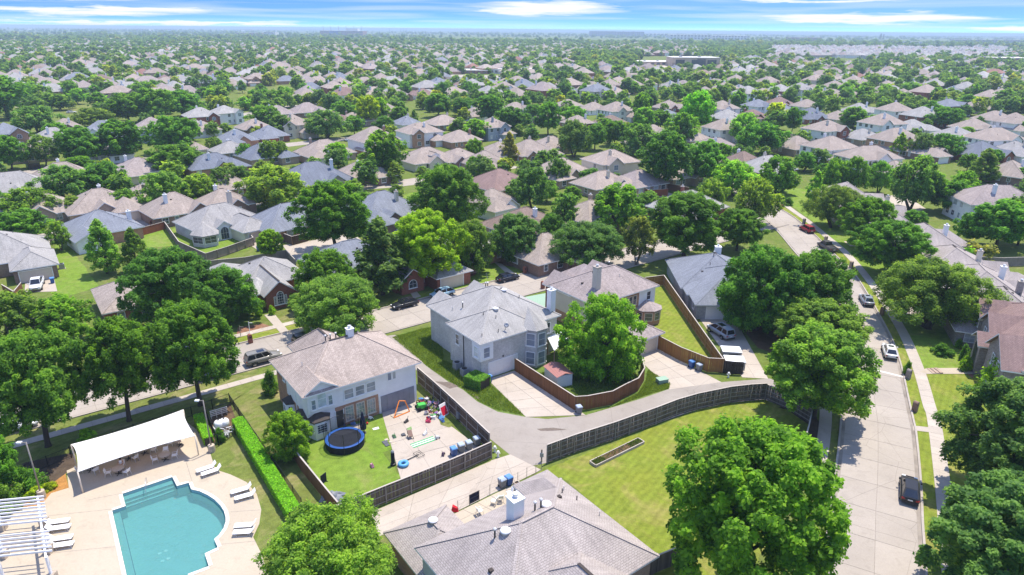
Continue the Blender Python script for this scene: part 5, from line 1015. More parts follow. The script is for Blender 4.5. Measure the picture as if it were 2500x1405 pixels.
# street trees in a row by the park
for k, x in enumerate((618, 636, 652, 672, 690, 705)): tree(x, 258 - k, 224 - k * .8, 22, 'broad', 'm', 'small round park tree, %s from the left in the straight row on the park lawn' % 'first second third fourth fifth sixth'.split()[k])
SHR = [(2455, 972, 890, 112, 'v', 'big glossy bush at the corner of the red-roofed grey brick house'), (2300, 866, 846, 46, 'm', 'low flowering shrub bed in the middle of the right front lawn'), (2352, 878, 848, 26, 'd', 'dark clipped bush against the grey brick front, farthest'), (2356, 905, 876, 28, 'v', 'vivid clipped bush against the grey brick front, nearest'), (2340, 850, 832, 18, 'b', 'small bright bush at the far end of the grey brick front'),
 (662, 962, 915, 40, 'd', 'dark ivy-like bush on the left wall of the white house'), (632, 772, 754, 20, 'y', 'yellow-green bush left of the red brick doorway'), (665, 768, 750, 18, 'y', 'yellow-green bush right of the red brick doorway'), (716, 745, 718, 26, 'y', 'yellow-green bush right of the arched window'), (420, 700, 660, 60, 'o', 'scrubby bush beside the tan roof behind the left trees'), (1905, 492, 478, 20, 'm', 'round clipped bush at the top of the curving road, left one'), (1922, 502, 486, 24, 'm', 'round clipped bush at the top of the curving road, right one'),
 (215, 1080, 1055, 40, 'k', 'vivid green bush in the shade behind the pool canopy'), (60, 1195, 1150, 80, 'm', 'leafy shrub in the mulch bed behind the pool lamp'), (10, 1245, 1190, 90, 'o', 'leafy shrub at the left edge above the pergola'), (85, 1215, 1196, 44, 'Y', 'pale yellow ground shrub beside the left pool lamp base'), (118, 1195, 1182, 34, 'Y', 'pale yellow ground shrub inside the edging ring'), (539, 1080, 1052, 22, 'm', 'small bush below the white pool tanks'),
 (885, 1000, 985, 40, 'b', 'low green shrub under the triple windows of the white house'), (905, 994, 982, 24, 'b', 'low shrub next to the tarped garage'), (1000, 395, 375, 40, 'd', 'dark clipped hedge ball on the lawn behind the dark blue-grey roof'), (890, 430, 412, 36, 'd', 'long dark clipped bush before the brown brick house'), (1420, 585, 560, 60, 'm', 'bush behind the street live oak')]
for x, y, t, w, c, l in SHR: tree(x, y, t, w, 'shrub', c, l, lod='N')
def hedge(label, a, b, w, h, tint, n=14000, leaf=.085):
    a, b = Vector(a), Vector(b); L = (b - a).length; rg = np.random.default_rng(int(L * 100)); c = (a + b) / 2; ang = math.atan2(b.y - a.y, b.x - a.x)
    T = thing('hedge', label, 'hedge', (c.x, c.y, 0), ang); u = rg.uniform(-L / 2, L / 2, n); f = rg.uniform(0, 1, n); top = f < .5; s = np.where(rg.uniform(0, 1, n) < .5, -1, 1)
    y = np.where(top, rg.uniform(-w / 2, w / 2, n), s * w / 2 * rg.uniform(.85, 1.03, n)); z = np.where(top, h * rg.uniform(.9, 1.03, n), h * rg.uniform(0, 1, n)); z = z + .06 * np.sin(u * 3.1) * np.cos(y * 4)
    nor = nrmz(np.stack([np.zeros(n), np.where(top, 0, s), np.where(top, 1.0, .3)], 1) + rg.normal(size=(n, 3)) * .45); me = bpy.data.meshes.new('hedge_leaves')
    add_leaves(me, np.stack([u, y, z], 1), nor, leaf * rg.uniform(.6, 1.3, n), np.clip(.5 + .2 * rg.normal(size=n), 0, 1), rg); me.materials.append(M['leaf']); o = inst('foliage', me, T); o.color = (*[x * 3.1 for x in TINT[tint]], 1)
    MB().box(-L / 2 + .08, L / 2 - .08, -w / 2 + .12, w / 2 - .12, 0, h * .88).build('branch_core', M['bark'], T)
hedge('long clipped bright green hedge along the pool fence', at(583, 1042).xy, at(722, 1272).xy, 1.35, 1.25, 'k', 22000)
hedge('short clipped bright green hedge left of the pool pump yard', at(486, 1030).xy, at(512, 1088).xy, 1.0, 1.1, 'k', 6000)
hedge('clipped green hedge block beside the grey painted-brick house', at(1146, 935).xy, at(1185, 950).xy, 2.3, 1.5, 'm', 9000)

# long unmown grass beside the grey painted-brick house
def long_grass(px, n, h, label):
    P = A(*px); xs, ys = [p.x for p in P], [p.y for p in P]; R = random.Random(len(px)); pos = []
    while len(pos) < n:
        x, y = R.uniform(min(xs), max(xs)), R.uniform(min(ys), max(ys)); ins = False; j = len(P) - 1
        for i in range(len(P)):
            if (P[i].y > y) != (P[j].y > y) and x < (P[j].x - P[i].x) * (y - P[i].y) / (P[j].y - P[i].y) + P[i].x: ins = not ins
            j = i
        if ins: pos.append((x, y))
    rg = np.random.default_rng(n); pos = np.array(pos); a = rg.uniform(0, 6.283, n); hh = h * rg.uniform(.4, 1.2, n) * (.55 + .45 * np.sin(pos[:, 0] * .9 + 1.3 * np.sin(pos[:, 1] * .7)) ** 2); w = .035
    lean = np.stack([rg.normal(size=n), rg.normal(size=n)], 1) * hh[:, None] * .45; sx = np.stack([np.cos(a), np.sin(a)], 1) * w; b = np.concatenate([pos, np.full((n, 1), .004)], 1); z1 = np.zeros((n, 1))
    v = np.stack([b - np.concatenate([sx, z1], 1), b + np.concatenate([sx, z1], 1), b + np.concatenate([lean, hh[:, None]], 1)], 1).reshape(-1, 3); me = bpy.data.meshes.new('long_grass'); me.vertices.add(3 * n); me.vertices.foreach_set('co', v.astype(np.float32).ravel()); me.loops.add(3 * n); me.loops.foreach_set('vertex_index', np.arange(3 * n, dtype=np.int32)); me.polygons.add(n); me.polygons.foreach_set('loop_start', np.arange(0, 3 * n, 3, dtype=np.int32)); me.polygons.foreach_set('loop_total', np.full(n, 3, dtype=np.int32))
    at_ = me.attributes.new('var', 'FLOAT', 'FACE'); at_.data.foreach_set('value', np.clip(.45 + .25 * rg.normal(size=n), 0, 1).astype(np.float32)); me.update(calc_edges=True); me.materials.append(M['leaf']); o = inst('long_grass', me); o.color = (.17, .25, .05, 1); props(o, label, 'grass', None, 'stuff')
long_grass([(957, 824), (1073, 793), (1083, 880), (1188, 930), (1238, 976), (1278, 1015), (1215, 1002), (1168, 980), (1131, 950), (1096, 931), (1042, 894)], 26000, .34, 'long unmown grass beside the grey painted-brick house')
long_grass([(1290, 915), (1380, 905), (1500, 905), (1560, 915), (1556, 950), (1494, 985), (1436, 997), (1406, 998)], 14000, .30, 'long grass inside the chestnut brown fence')
long_grass([(1436, 1012), (1510, 989), (1572, 968), (1633, 949), (1636, 936), (1582, 903), (1576, 930), (1560, 960), (1496, 993)], 9000, .28, 'ragged grass strip between the chestnut brown fence and the alley')
# ------------------------------------------------------------------ fences
def fence(label, pts, h, mat, rail_mat, rails=3, side=1, cap=True, picket=.15, single=True, panel=2.4, post_mat=None, group=None):
    """pts: ground line; side: which side of travel shows the rails (+1 right); single: each picket a part"""
    P = [Vector((p[0], p[1])) for p in pts]; c = P[0]; F = thing('fence', label, 'fence', (c.x, c.y, 0), 0, group); P = [p - c for p in P]; R = random.Random(int(abs(c.x * 91 + c.y * 7)))
    pk = MB().box(-picket * .47, picket * .47, -.011, .011, .04, h).mesh('picket', M[mat]); ps = MB().box(-.05, .05, -.05, .05, -.05, h - .02).mesh('post', M[post_mat or rail_mat])
    rl = {}
    for i in range(len(P) - 1):
        a, b = P[i], P[i + 1]; d = b - a; L = d.length; d = d / L; ang = math.atan2(d.y, d.x); o = Vector((d.y, -d.x)) * side; n = max(1, round(L / panel))
        for k in range(n + (1 if i == len(P) - 2 else 0)):
            p = a + d * (L * k / n) + o * .075; inst('post', ps, F, (p.x, p.y, 0), (0, 0, ang))
        for k in range(n):
            p, q = a + d * (L * k / n), a + d * (L * (k + 1) / n); key = round((q - p).length, 2)
            if key not in rl: rl[key] = (MB().box(-key / 2 + .05, key / 2 - .05, -.02, .02, -.045, .045).mesh('rail', M[rail_mat]), MB().box(-key / 2, key / 2, -.075, .075, -.02, .02).mesh('cap_board', M['fence_cap_sunlit' if rail_mat != 'fence_black' else 'fence_black']))
            c2 = (p + q) / 2
            for z in np.linspace(.28, h - .3, rails): inst('rail', rl[key][0], F, (c2.x + o.x * .034, c2.y + o.y * .034, z), (0, 0, ang))
            if cap: inst('cap_board', rl[key][1], F, (c2.x + o.x * .03, c2.y + o.y * .03, h + .022), (0, 0, ang))
            m = max(1, int(key / picket)); mm = MB()
            for j in range(m):
                t = p + d * ((j + .5) * (q - p).length / m); dz = R.uniform(-.015, .015); lean = R.uniform(-.01, .01)
                if single: inst('picket', pk, F, (t.x + o.x * R.uniform(-.004, .002), t.y + o.y * R.uniform(-.004, .002), dz), (0, lean, ang))
                else:
                    s = len(mm.v); mm.box(-picket * .48, picket * .48, -.011, .011, .04, h + dz); mm.xf(Matrix.Translation((t.x, t.y, 0)) @ Matrix.Rotation(ang, 4, 'Z'), s)
            if not single: mm.build('picket_panel', M[mat], F)['kind'] = 'stuff'
    return F
G = lambda *px: A(*px)
fence('weathered grey board fence with cap coloured sunlit-pale along the front of the trampoline yard', G((1199, 1119), (1134, 1149), (1062, 1180), (943, 1229), (850, 1268), (800, 1290)), 2.1, 'fence_grey', 'rail_grey', 3, -1)
fence('tall dark board fence between the trampoline yard and the alley', G((1022, 938), (1060, 972), (1116, 1025), (1196, 1104)), 2.45, 'fence_dark', 'rail_grey', 3, 1)
fence('brown board fence on the left side of the trampoline yard', G((716, 1118), (735, 1150), (800, 1232), (828, 1266)), 1.85, 'fence_brown', 'rail_tan', 2, -1)
fence('chestnut brown board fence wrapping the yard with the small red shed', G((1256, 906), (1330, 955), (1403, 1003), (1433, 1001), (1494, 989), (1528, 970), (1557, 956), (1572, 930), (1565, 905)), 1.95, 'fence_brown', 'rail_tan', 3, -1)
fence('orange-brown board fence along the driveway below the octagonal bay', G((1600, 850), (1660, 882), (1726, 909), (1764, 911)), 2.15, 'fence_orange', 'rail_tan', 3, -1)
fence('long golden-brown fence with rails showing, beside the slate-blue roofed house', G((1572, 703), (1619, 697), (1660, 758), (1710, 832), (1764, 911)), 2.0, 'fence_orange', 'rail_tan', 3, 1)
fence('short blackish board gate fence right of the orange-brown fence', G((1765, 912), (1788, 915), (1811, 916)), 1.9, 'fence_black', 'fence_black', 2, -1)
fence('long curving weathered grey fence round the big lawn', G((1334, 1131), (1400, 1106), (1500, 1073), (1600, 1036), (1650, 1016), (1700, 1001), (1780, 984), (1830, 978), (1866, 976)), 2.35, 'fence_grey', 'rail_grey', 4, 1)
fence('grey fence end running down to the walk beside the curving road', G((1868, 976), (1925, 1001), (1978, 1034), (1968, 1080), (1955, 1130), (1945, 1165)), 2.2, 'fence_grey', 'rail_grey', 4, 1)
fence('grey board fence at the bottom right corner of the mauve-grey roofed house', G((1560, 1430), (1600, 1400), (1668, 1372)), 1.9, 'fence_grey', 'rail_grey', 2, -1)
K = dict(single=False, rails=2)
fence('grey board fence round the yard of the hexagonal sunroom house', G((405, 560), (440, 610), (505, 640), (560, 622), (620, 600), (590, 560)), 1.8, 'fence_pale', 'fence_pale', side=1, **K)
fence('red-brown fence panel left of the hexagonal sunroom house', G((340, 578), (405, 560)), 1.8, 'fence_red', 'fence_red', side=-1, **K)
fence('long low grey fence behind the red brick house', G((500, 660), (600, 650), (700, 632), (722, 655)), 1.8, 'fence_pale', 'rail_grey', side=-1, **K)
fence('dark brown fence with pale posts round the blue tarp yard', G((640, 545), (690, 590), (715, 600), (752, 590), (770, 570)), 2.0, 'fence_dark', 'rail_tan', side=-1, **K)
fence('dark fence at the foot of the slate roof right of the huge green tree', G((930, 556), (1000, 540)), 2.0, 'fence_black', 'fence_black', side=1, **K)
fence('reddish fence by the two blue bins right of centre', G((1535, 462), (1585, 482), (1630, 478)), 2.0, 'fence_red', 'fence_red', side=-1, **K)
fence('long tan fence above the two blue bins right of centre', G((1515, 440), (1580, 455), (1680, 475)), 2.0, 'fence_brown', 'rail_tan', side=-1, **K)
fence('orange-brown fence beside the small white garage', G((1180, 498), (1205, 508), (1215, 495)), 2.0, 'fence_orange', 'rail_tan', side=-1, **K)
fence('grey gate fence below the small white garage', G((1178, 520), (1230, 515), (1262, 522)), 1.9, 'fence_pale', 'rail_grey', side=-1, **K)
fence('dark red fence before the two-storey white-sided brick house', G((978, 354), (1015, 356), (1050, 348), (1090, 350)), 1.9, 'fence_red', 'fence_red', side=-1, **K)
fence('dark red fence ring below the white arched-window house on the right', G((1965, 402), (2000, 412), (2050, 398), (2060, 388)), 2.0, 'fence_red', 'fence_red', side=-1, **K)
fence('red fence behind the dark blue-grey roof', G((640, 408), (680, 395), (720, 388)), 2.0, 'fence_red', 'rail_tan', side=-1, **K)
fence('grey-green fence behind the row of roofs on the right', G((2310, 655), (2370, 648), (2440, 652), (2500, 650)), 1.9, 'fence_pale', 'rail_grey', side=-1, **K)
fence('dark fence left of the grey sunroom house at the left edge', G((65, 390), (72, 415), (100, 412)), 1.9, 'fence_black', 'fence_black', side=-1, **K)
fence('brown fence left of the white pickup', G((10, 720), (40, 738), (58, 715)), 1.9, 'fence_brown', 'rail_tan', side=-1, **K)
# iron railings round the pool
def railing(label, pts, h=1.35):
    P = [Vector((p[0], p[1])) for p in pts]; c = P[0]; F = thing('railing', label, 'railing', (c.x, c.y, 0)); P = [p - c for p in P]
    for a, b in zip(P, P[1:]):
        d = b - a; L = d.length; d = d / L; n = max(1, round(L / 2.2))
        for k in range(n + 1): p = a + d * (L * k / n); MB().box(p.x - .035, p.x + .035, p.y - .035, p.y + .035, 0, h + .08).build('post', M['black_metal'], F)
        for k in range(n):
            p, q = a + d * (L * k / n), a + d * (L * (k + 1) / n); m = MB(); r = MB()
            for z in (.18, h): r.bar((p.x, p.y, z), (q.x, q.y, z), .03, .04)
            r.build('rail', M['black_metal'], F); w = int((q - p).length / .13)
            for j in range(1, w): t = p.lerp(q, j / w); m.box(t.x - .009, t.x + .009, t.y - .009, t.y + .009, .18, h)
            m.build('railing_bars', M['black_metal'], F)['kind'] = 'stuff'
railing('black iron railing between the pool canopy and the shaded lawn', G((60, 1165), (175, 1118), (330, 1062), (470, 1018), (520, 1000), (562, 985)))
railing('black iron railing between the long hedge and the white house lawn', G((562, 985), (585, 1020), (660, 1130), (738, 1245)))
railing('black iron railing round the pool pump tanks', G((506, 1022), (520, 1060), (535, 1090), (575, 1062)))
# thin wire fence along the near driveway
W = thing('wire_fence', 'thin wire fence on slim posts along the near driveway edge', 'fence', at(1118, 1248))
c = at(1118, 1248)
pp = [at(x, y) - c for x, y in ((1118, 1248), (1146, 1234), (1170, 1222), (1196, 1208), (1222, 1195), (1264, 1178), (1286, 1166), (1308, 1155), (1322, 1146))]
for p in pp: MB().tube([(p.x, p.y, 0), (p.x, p.y, 1.25)], .028, 5).build('post', M['lamp_pole'], W)
for a, b in zip(pp, pp[1:]):
    m = MB()
    for z in (.25, .7, 1.15): m.bar((a.x, a.y, z), (b.x, b.y, z), .012)
    m.build('wire', M['lamp_pole'], W)
a, b = pp[1], pp[2]; MB().hexa([(a.x, a.y, .1), (b.x, b.y, .1), (b.x, b.y + .03, .1), (a.x, a.y + .03, .1)], [(a.x, a.y, 1.2), (b.x, b.y, 1.2), (b.x, b.y + .03, 1.2), (a.x, a.y + .03, 1.2)]).build('dark_screen', M['navy'], W)
# ------------------------------------------------------------------ vehicles
def car_parts(kind):
    """meshes of one vehicle, nose towards +x, wheels on z = 0"""
    S = dict(sedan=(4.75, 1.82, 1.45, .30, .94, [-2.05, -1.45, .25, 1.0], .60), hatch=(4.5, 1.78, 1.5, .30, .95, [-2.2, -1.35, .35, 1.25], .6), suv=(4.95, 1.95, 1.78, .34, 1.10, [-2.42, -2.15, .45, 1.15], .66), pickup=(5.7, 1.98, 1.85, .38, 1.12, [-.55, -.35, .95, 1.65], .68), van=(5.0, 1.95, 1.75, .32, 1.05, [-2.45, -2.2, .7, 1.75], .66), small_suv=(4.5, 1.84, 1.65, .32, 1.04, [-2.2, -1.85, .4, 1.15], .64))[kind]
    L, W, Hh, zb, belt, cab, wd = S; w = W / 2; parts = []
    st = [(-L / 2, .82, zb + .18, belt - .10), (-L / 2 + .12, .93, zb, belt - .02), (-L / 4, 1.0, zb, belt), (0, 1.0, zb, belt), (L / 4, .99, zb, belt - .02), (L / 2 - .75, .96, zb, belt - .12), (L / 2 - .18, .88, zb, belt - .24), (L / 2, .74, zb + .12, belt - .36)]
    if kind == 'pickup': st = [(x, k, a, b if x > -.6 else belt - .12) for x, k, a, b in st]
    m = MB(); n = 10
    for x, k, a, b in st:
        hw = w * k; h = b - a
        for y, z in ((-hw * .80, a), (-hw * .97, a + h * .22), (-hw, a + h * .55), (-hw * .96, a + h * .86), (-hw * .82, b), (hw * .82, b), (hw * .96, a + h * .86), (hw, a + h * .55), (hw * .97, a + h * .22), (hw * .80, a)): m.v.append(Vector((x, y, z)))
    for i in range(len(st) - 1):
        for k in range(n): m.f.append([i * n + k, (i + 1) * n + k, (i + 1) * n + (k + 1) % n, i * n + (k + 1) % n])
    m.f.append(list(range(n))); m.f.append([(len(st) - 1) * n + k for k in range(n)][::-1]); parts.append(('body', m.mesh('body', M['car_paint'], True), 'P'))
    x0, x1, x2, x3 = cab; wb, wr = w * .84, w * wd * 1.03; zt = Hh; zl = belt - .03
    c = MB(); b4 = [(x0, -wb, zl), (x3, -wb, zl), (x3, wb, zl), (x0, wb, zl)]; t4 = [(x1, -wr, zt), (x2, -wr, zt), (x2, wr, zt), (x1, wr, zt)]; c.hexa(b4, t4); parts.append(('cabin', c.mesh('cabin', M['car_paint']), 'P'))
    def pane(name, q, s=.88, off=.012, k=None):
        q = [Vector(p) for p in q]; ce = sum(q, Vector()) / 4; nn = newell(q); q = [ce + (p - ce) * s + nn * off for p in q]; g = MB(); g.v = q; g.f = [[0, 1, 2, 3]]; parts.append((name, g.mesh(name, M['car_glass']), None))
    B, T_ = [Vector(p) for p in b4], [Vector(p) for p in t4]
    pane('windshield', [B[1], B[2], T_[2], T_[1]], .9); pane('rear_window', [B[3], B[0], T_[0], T_[3]], .84)
    for (i, j) in ((0, 1), (2, 3)):
        a, b2, tb, ta = B[i], B[j], T_[j], T_[i]; spl = (.5,) if kind in ('sedan', 'hatch', 'pickup') else (.36, .68); e = [0, *spl, 1]
        for s0, s1 in zip(e, e[1:]): pane('side_window', [a.lerp(b2, s0), a.lerp(b2, s1), ta.lerp(tb, s1), ta.lerp(tb, s0)], .84)
    if kind in ('sedan', 'suv', 'van'): r = MB().box((x1 + x2) / 2 + .05, x2 - .25, -wr * .62, wr * .62, zt + .001, zt + .012); parts.append(('sunroof', r.mesh('sunroof', M['car_glass']), None))
    if kind in ('suv', 'van'):
        for s in (-1, 1): parts.append(('roof_rail', MB().bar((x1 + .2, s * wr * .92, zt + .05), (x2 - .2, s * wr * .92, zt + .05), .04, .05).mesh('roof_rail', M['rim']), None))
    if kind == 'pickup':
        bed = MB().box(-L / 2 + .12, -.62, -w * .76, w * .76, belt - .115, belt - .10); parts.append(('load_bed', bed.mesh('load_bed', M['black_plastic']), None))
        for s in (-1, 1): parts.append(('bed_side', MB().box(-L / 2 + .1, -.6, s * w * .86 - .05, s * w * .86 + .05, belt - .14, belt + .02).mesh('bed_side', M['car_paint']), 'P'))
        parts.append(('tailgate', MB().box(-L / 2 + .02, -L / 2 + .1, -w * .8, w * .8, belt - .5, belt + .02).mesh('tailgate', M['car_paint']), 'P'))
    r = .335 if kind in ('sedan', 'hatch') else .385
    ty = MB().lathe([(r * .62, -.11), (r * .95, -.115), (r, -.07), (r, .07), (r * .95, .115), (r * .62, .11)], 16); ty.xf(Matrix.Rotation(math.pi / 2, 4, 'X')); tm = ty.mesh('wheel', M['tyre'], True)
    ri = MB().lathe([(r * .66, -.118), (r * .60, -.10), (.06, -.125), (.06, .125), (r * .60, .10), (r * .66, .118)], 12); ri.xf(Matrix.Rotation(math.pi / 2, 4, 'X')); rm = ri.mesh('rim', M['rim'])
    for x in (-L * .295, L * .305):
        for s in (-1, 1): parts.append(('wheel', tm, ((x, s * (w - .12), r), rm)))
        for s in (-1, 1): parts.append(('wheel_arch', MB().box(x - r * 1.12, x + r * 1.12, s * (w * .985) - .015, s * (w * .985) + .015, zb - .02, r * 1.75).mesh('wheel_arch', M['black_plastic']), None))
    for s in (-1, 1):
        parts.append(('headlight', MB().box(L / 2 - .26, L / 2 - .06, s * w * .62 - .17, s * w * .62 + .17, belt - .36, belt - .21).mesh('headlight', M['lamp_lens']), None)); parts.append(('taillight', MB().box(-L / 2 + .0, -L / 2 + .16, s * w * .70 - .15, s * w * .70 + .15, belt - .30, belt - .10).mesh('taillight', M['lamp_red']), None))
        parts.append(('mirror', MB().box(x3 - .55, x3 - .33, s * (w + .08) - .08, s * (w + .08) + .08, belt + .0, belt + .16).mesh('mirror', M['car_paint']), 'P'))
    parts.append(('number_plate', MB().box(-L / 2 - .012, -L / 2 + .02, -.22, .22, zb + .32, zb + .46).mesh('number_plate', M['plate']), None)); parts.append(('grille', MB().box(L / 2 - .03, L / 2 + .012, -.42, .42, zb + .2, zb + .38).mesh('grille', M['black_plastic']), None)); parts.append(('bumper', MB().box(-L / 2 - .03, -L / 2 + .15, -w * .78, w * .78, zb + .02, zb + .2).mesh('bumper', M['black_plastic']), None))
    return parts
CARP = {}
def car(kind, x, y, ang, colr, label, name='car', cat='car', group=None, z=.035):
    if kind not in CARP: CARP[kind] = car_parts(kind)
    p = at(x, y); T = thing(name, label, cat, (p.x, p.y, z), math.radians(ang), group)
    for nm, me, ex in CARP[kind]:
        o = inst(nm, me, T)
        if ex == 'P': o.color = (*colr, 1)
        elif ex: o.location = ex[0]; inst('rim', ex[1], o)
    return T
AY = 36.8; GK = 'cars parked along the street'
car('sedan', 988, 750, AY + 180, (.012, .013, .018), 'black sedan parked beyond the white house, left of the pale blue car', group=GK)
car('hatch', 1080, 724, AY + 180, (.30, .46, .54), 'pale blue hatchback parked between the two black sedans', group=GK)
car('sedan', 1240, 685, AY, (.010, .012, .022), 'black sedan parked above the grey painted-brick house roof', group=GK)
car('suv', 644, 884, AY, (.20, .19, .17), 'bronze-grey sport utility car with silver roof rails left of the white house', group=GK)
car('suv', 757, 838, AY, (.012, .012, .014), 'black car mostly hidden behind the white house roof', group=GK)
car('sedan', 528, 920, AY, (.02, .022, .03), 'dark car in the shade under the rightmost pool street tree', group=GK)
car('sedan', 36, 1052, AY, (.62, .63, .64), 'white car at the left edge under the street trees', group=GK)
GR = 'cars parked along the curving road'
car('small_suv', 1969, 566, 98, (.28, .012, .02), 'red car parked farthest up the curving road', group=GR)
car('pickup', 2018, 610, 96, (.07, .065, .06), 'dark grey pickup truck parked behind the red car', 'pickup_truck', 'pickup truck', GR)
car('sedan', 2114, 740, 76, (.22, .25, .29), 'silver-blue sedan parked at the bend of the curving road', group=GR)
car('sedan', 2170, 866, 69, (.62, .63, .62), 'white sedan parked on the curving road by the front steps', group=GR)
car('hatch', 2218, 1206, 62, (.008, .009, .012), 'black hatchback parked nearest on the curving road', group=GR)
car('van', 1758, 818, 112, (.30, .33, .37), 'silver minivan on the driveway of the slate-blue roofed house', 'minivan', 'minivan')
car('pickup', 92, 702, -62, (.66, .67, .68), 'white pickup truck before the tan garage door on the left', 'pickup_truck', 'pickup truck')
car('pickup', 490, 424, 200, (.62, .66, .70), 'small white truck beside the dark blue-grey roofed orange brick house', 'pickup_truck', 'pickup truck')
car('sedan', 982, 574, 60, (.05, .07, .13), 'dark blue car in the gap behind the vivid yellow-green tree')
car('hatch', 1572, 494, 50, (.20, .36, .46), 'pale blue car between the trees right of centre')
for k, (x, y, a, c, l) in enumerate([(175, 277, 30, (.5, .5, .5), 'silver car at the park corner upper left'), (120, 247, 20, (.6, .6, .6), 'white car beside the upper left road'), (1095, 214, 20, (.02, .03, .06), 'dark car in the shopping lot'), (1140, 210, 20, (.5, .5, .5), 'silver car in the shopping lot'), (1180, 205, 20, (.3, .02, .02), 'dark red car in the shopping lot'), (1215, 202, 20, (.6, .6, .6), 'white car in the shopping lot'), (1245, 192, 20, (.03, .03, .03), 'black car in the shopping lot'), (855, 345, 35, (.5, .52, .55), 'grey car on the street left of the dark shade tree')]): car('sedan', x, y, a, c, l)
# ------------------------------------------------------------------ pool furniture
t = NT('canopy_cloth'); co = t.coord(); t.col(t.mix(t.noise(co, .5, 3), (.80, .785, .76), (.74, .72, .69)))
tr = t('ShaderNodeBsdfTranslucent', {0: (.62, .36, .20, 1)}); ms = t('ShaderNodeMixShader', {0: .16}); t.l.new(t.b.outputs[0], ms.inputs[1]); t.l.new(tr.outputs[0], ms.inputs[2]); t.l.new(ms.outputs[0], t.o.inputs[0]); t.done(.85, .15)
FL, FR, RL, RR = at(203, 1204), at(485, 1112), at(190, 1147), at(458, 1058)
T = thing('shade_canopy', 'long white fabric shade canopy on posts over the pool tables', 'canopy', (FL.x, FL.y, .03))
o = Vector((FL.x, FL.y, 0)); C = [p - o for p in (FL, FR, RR, RL)]
for p, h in zip(C, (2.45, 2.45, 3.05, 3.05)): MB().tube([(p.x, p.y, 0), (p.x, p.y, h + .03)], .075, 8).build('post', M['post_cream'], T, True)
mf, mr_ = (C[0] + C[1]) / 2, (C[2] + C[3]) / 2
for p, h in ((mf.lerp(mr_, .55), 3.2),): MB().tube([(p.x, p.y, 0), (p.x, p.y, h)], .06, 8).build('post', M['post_cream'], T, True)
cm = MB(); nu, nv = 28, 10
for j in range(nv + 1):
    for i in range(nu + 1):
        s, t2 = i / nu, j / nv; e = 4 * s * (1 - s); a, b = C[0].lerp(C[1], s), C[3].lerp(C[2], s)
        t3 = .08 * e + t2 * (1 - .12 * e); sidepull = (.5 - s) * .10 * 4 * t2 * (1 - t2); p = a.lerp(b, t3) + (C[1] - C[0]) * sidepull * .5
        cm.v.append(Vector((p.x, p.y, 2.5 + .6 * t3 + .55 * math.sin(math.pi * t2) * (.75 + .25 * e) - .08 * e)))
for j in range(nv):
    for i in range(nu): k = j * (nu + 1) + i; cm.f.append([k, k + 1, k + nu + 2, k + nu + 1])
cm.build('fabric', M['canopy_cloth'], T, True)
for k, (i0, i1) in enumerate(((0, nu), (nv * (nu + 1), nv * (nu + 1) + nu))): MB().tube([cm.v[i] + Vector((0, 0, -.01)) for i in range(i0, i1 + 1)], .03, 5).build('edge_cable', M['canvas'], T)
# loungers
def lounger_meshes():
    fr, sl = MB(), MB(); L, w = 1.95, .62
    for s in (-1, 1):
        fr.tube([(-L / 2 + .35, s * w / 2, .36), (L / 2, s * w / 2, .36)], .022, 6); fr.tube([(-L / 2 + .35, s * w / 2, .36), (-L / 2, s * w / 2, .78)], .022, 6)
        for x in (-.45, .75): fr.tube([(x - .16, s * w / 2, 0.0), (x, s * w / 2, .36), (x + .16, s * w / 2, 0.0)], .02, 6)
        fr.tube([(-.61, s * w / 2, 0.02), (.91, s * w / 2, .02)], .016, 5)
    fr.tube([(L / 2, -w / 2, .36), (L / 2, w / 2, .36)], .022, 6); fr.tube([(-L / 2, -w / 2, .78), (-L / 2, w / 2, .78)], .022, 6)
    a = MB(); a.hexa([(-L / 2 + .36, -w / 2 + .02, .345), (L / 2, -w / 2 + .02, .345), (L / 2, w / 2 - .02, .345), (-L / 2 + .36, w / 2 - .02, .345)], [(-L / 2 + .36, -w / 2 + .02, .375), (L / 2, -w / 2 + .02, .375), (L / 2, w / 2 - .02, .375), (-L / 2 + .36, w / 2 - .02, .375)])
    b = MB(); b.hexa([(-L / 2, -w / 2 + .02, .77), (-L / 2 + .35, -w / 2 + .02, .345), (-L / 2 + .35, w / 2 - .02, .345), (-L / 2, w / 2 - .02, .77)], [(-L / 2, -w / 2 + .02, .80), (-L / 2 + .36, -w / 2 + .02, .378), (-L / 2 + .36, w / 2 - .02, .378), (-L / 2, w / 2 - .02, .80)])
    return fr.mesh('frame', M['white_paint'], True), a.mesh('seat', M['sling']), b.mesh('backrest', M['sling'])
LM = lounger_meshes()
for x, y, a, l in [(590, 1203, 210, 'white sling lounger by the long hedge, upper of the middle pair'), (600, 1218, 208, 'white sling lounger by the long hedge, lower of the middle pair'), (505, 1150, 216, 'white sling lounger near the canopy end, left of the pair'), (517, 1158, 216, 'white sling lounger near the canopy end, right of the pair'), (600, 1290, 186, 'white sling lounger at the rounded deck end, upper of the lowest pair'), (597, 1306, 186, 'white sling lounger at the rounded deck end, lower of the lowest pair'),
    (143, 1281, 14, 'white sling lounger left of the pool, topmost of four'), (145, 1296, 14, 'white sling lounger left of the pool, second of four'), (150, 1322, 14, 'white sling lounger left of the pool, third of four'), (152, 1338, 14, 'white sling lounger left of the pool, lowest of four')]:
    p = at(x, y); T = thing('sun_lounger', l, 'lounger', (p.x, p.y, .03), math.radians(a), 'loungers round the pool')
    inst('frame', LM[0], T); inst('seat', LM[1], T); inst('backrest', LM[2], T)
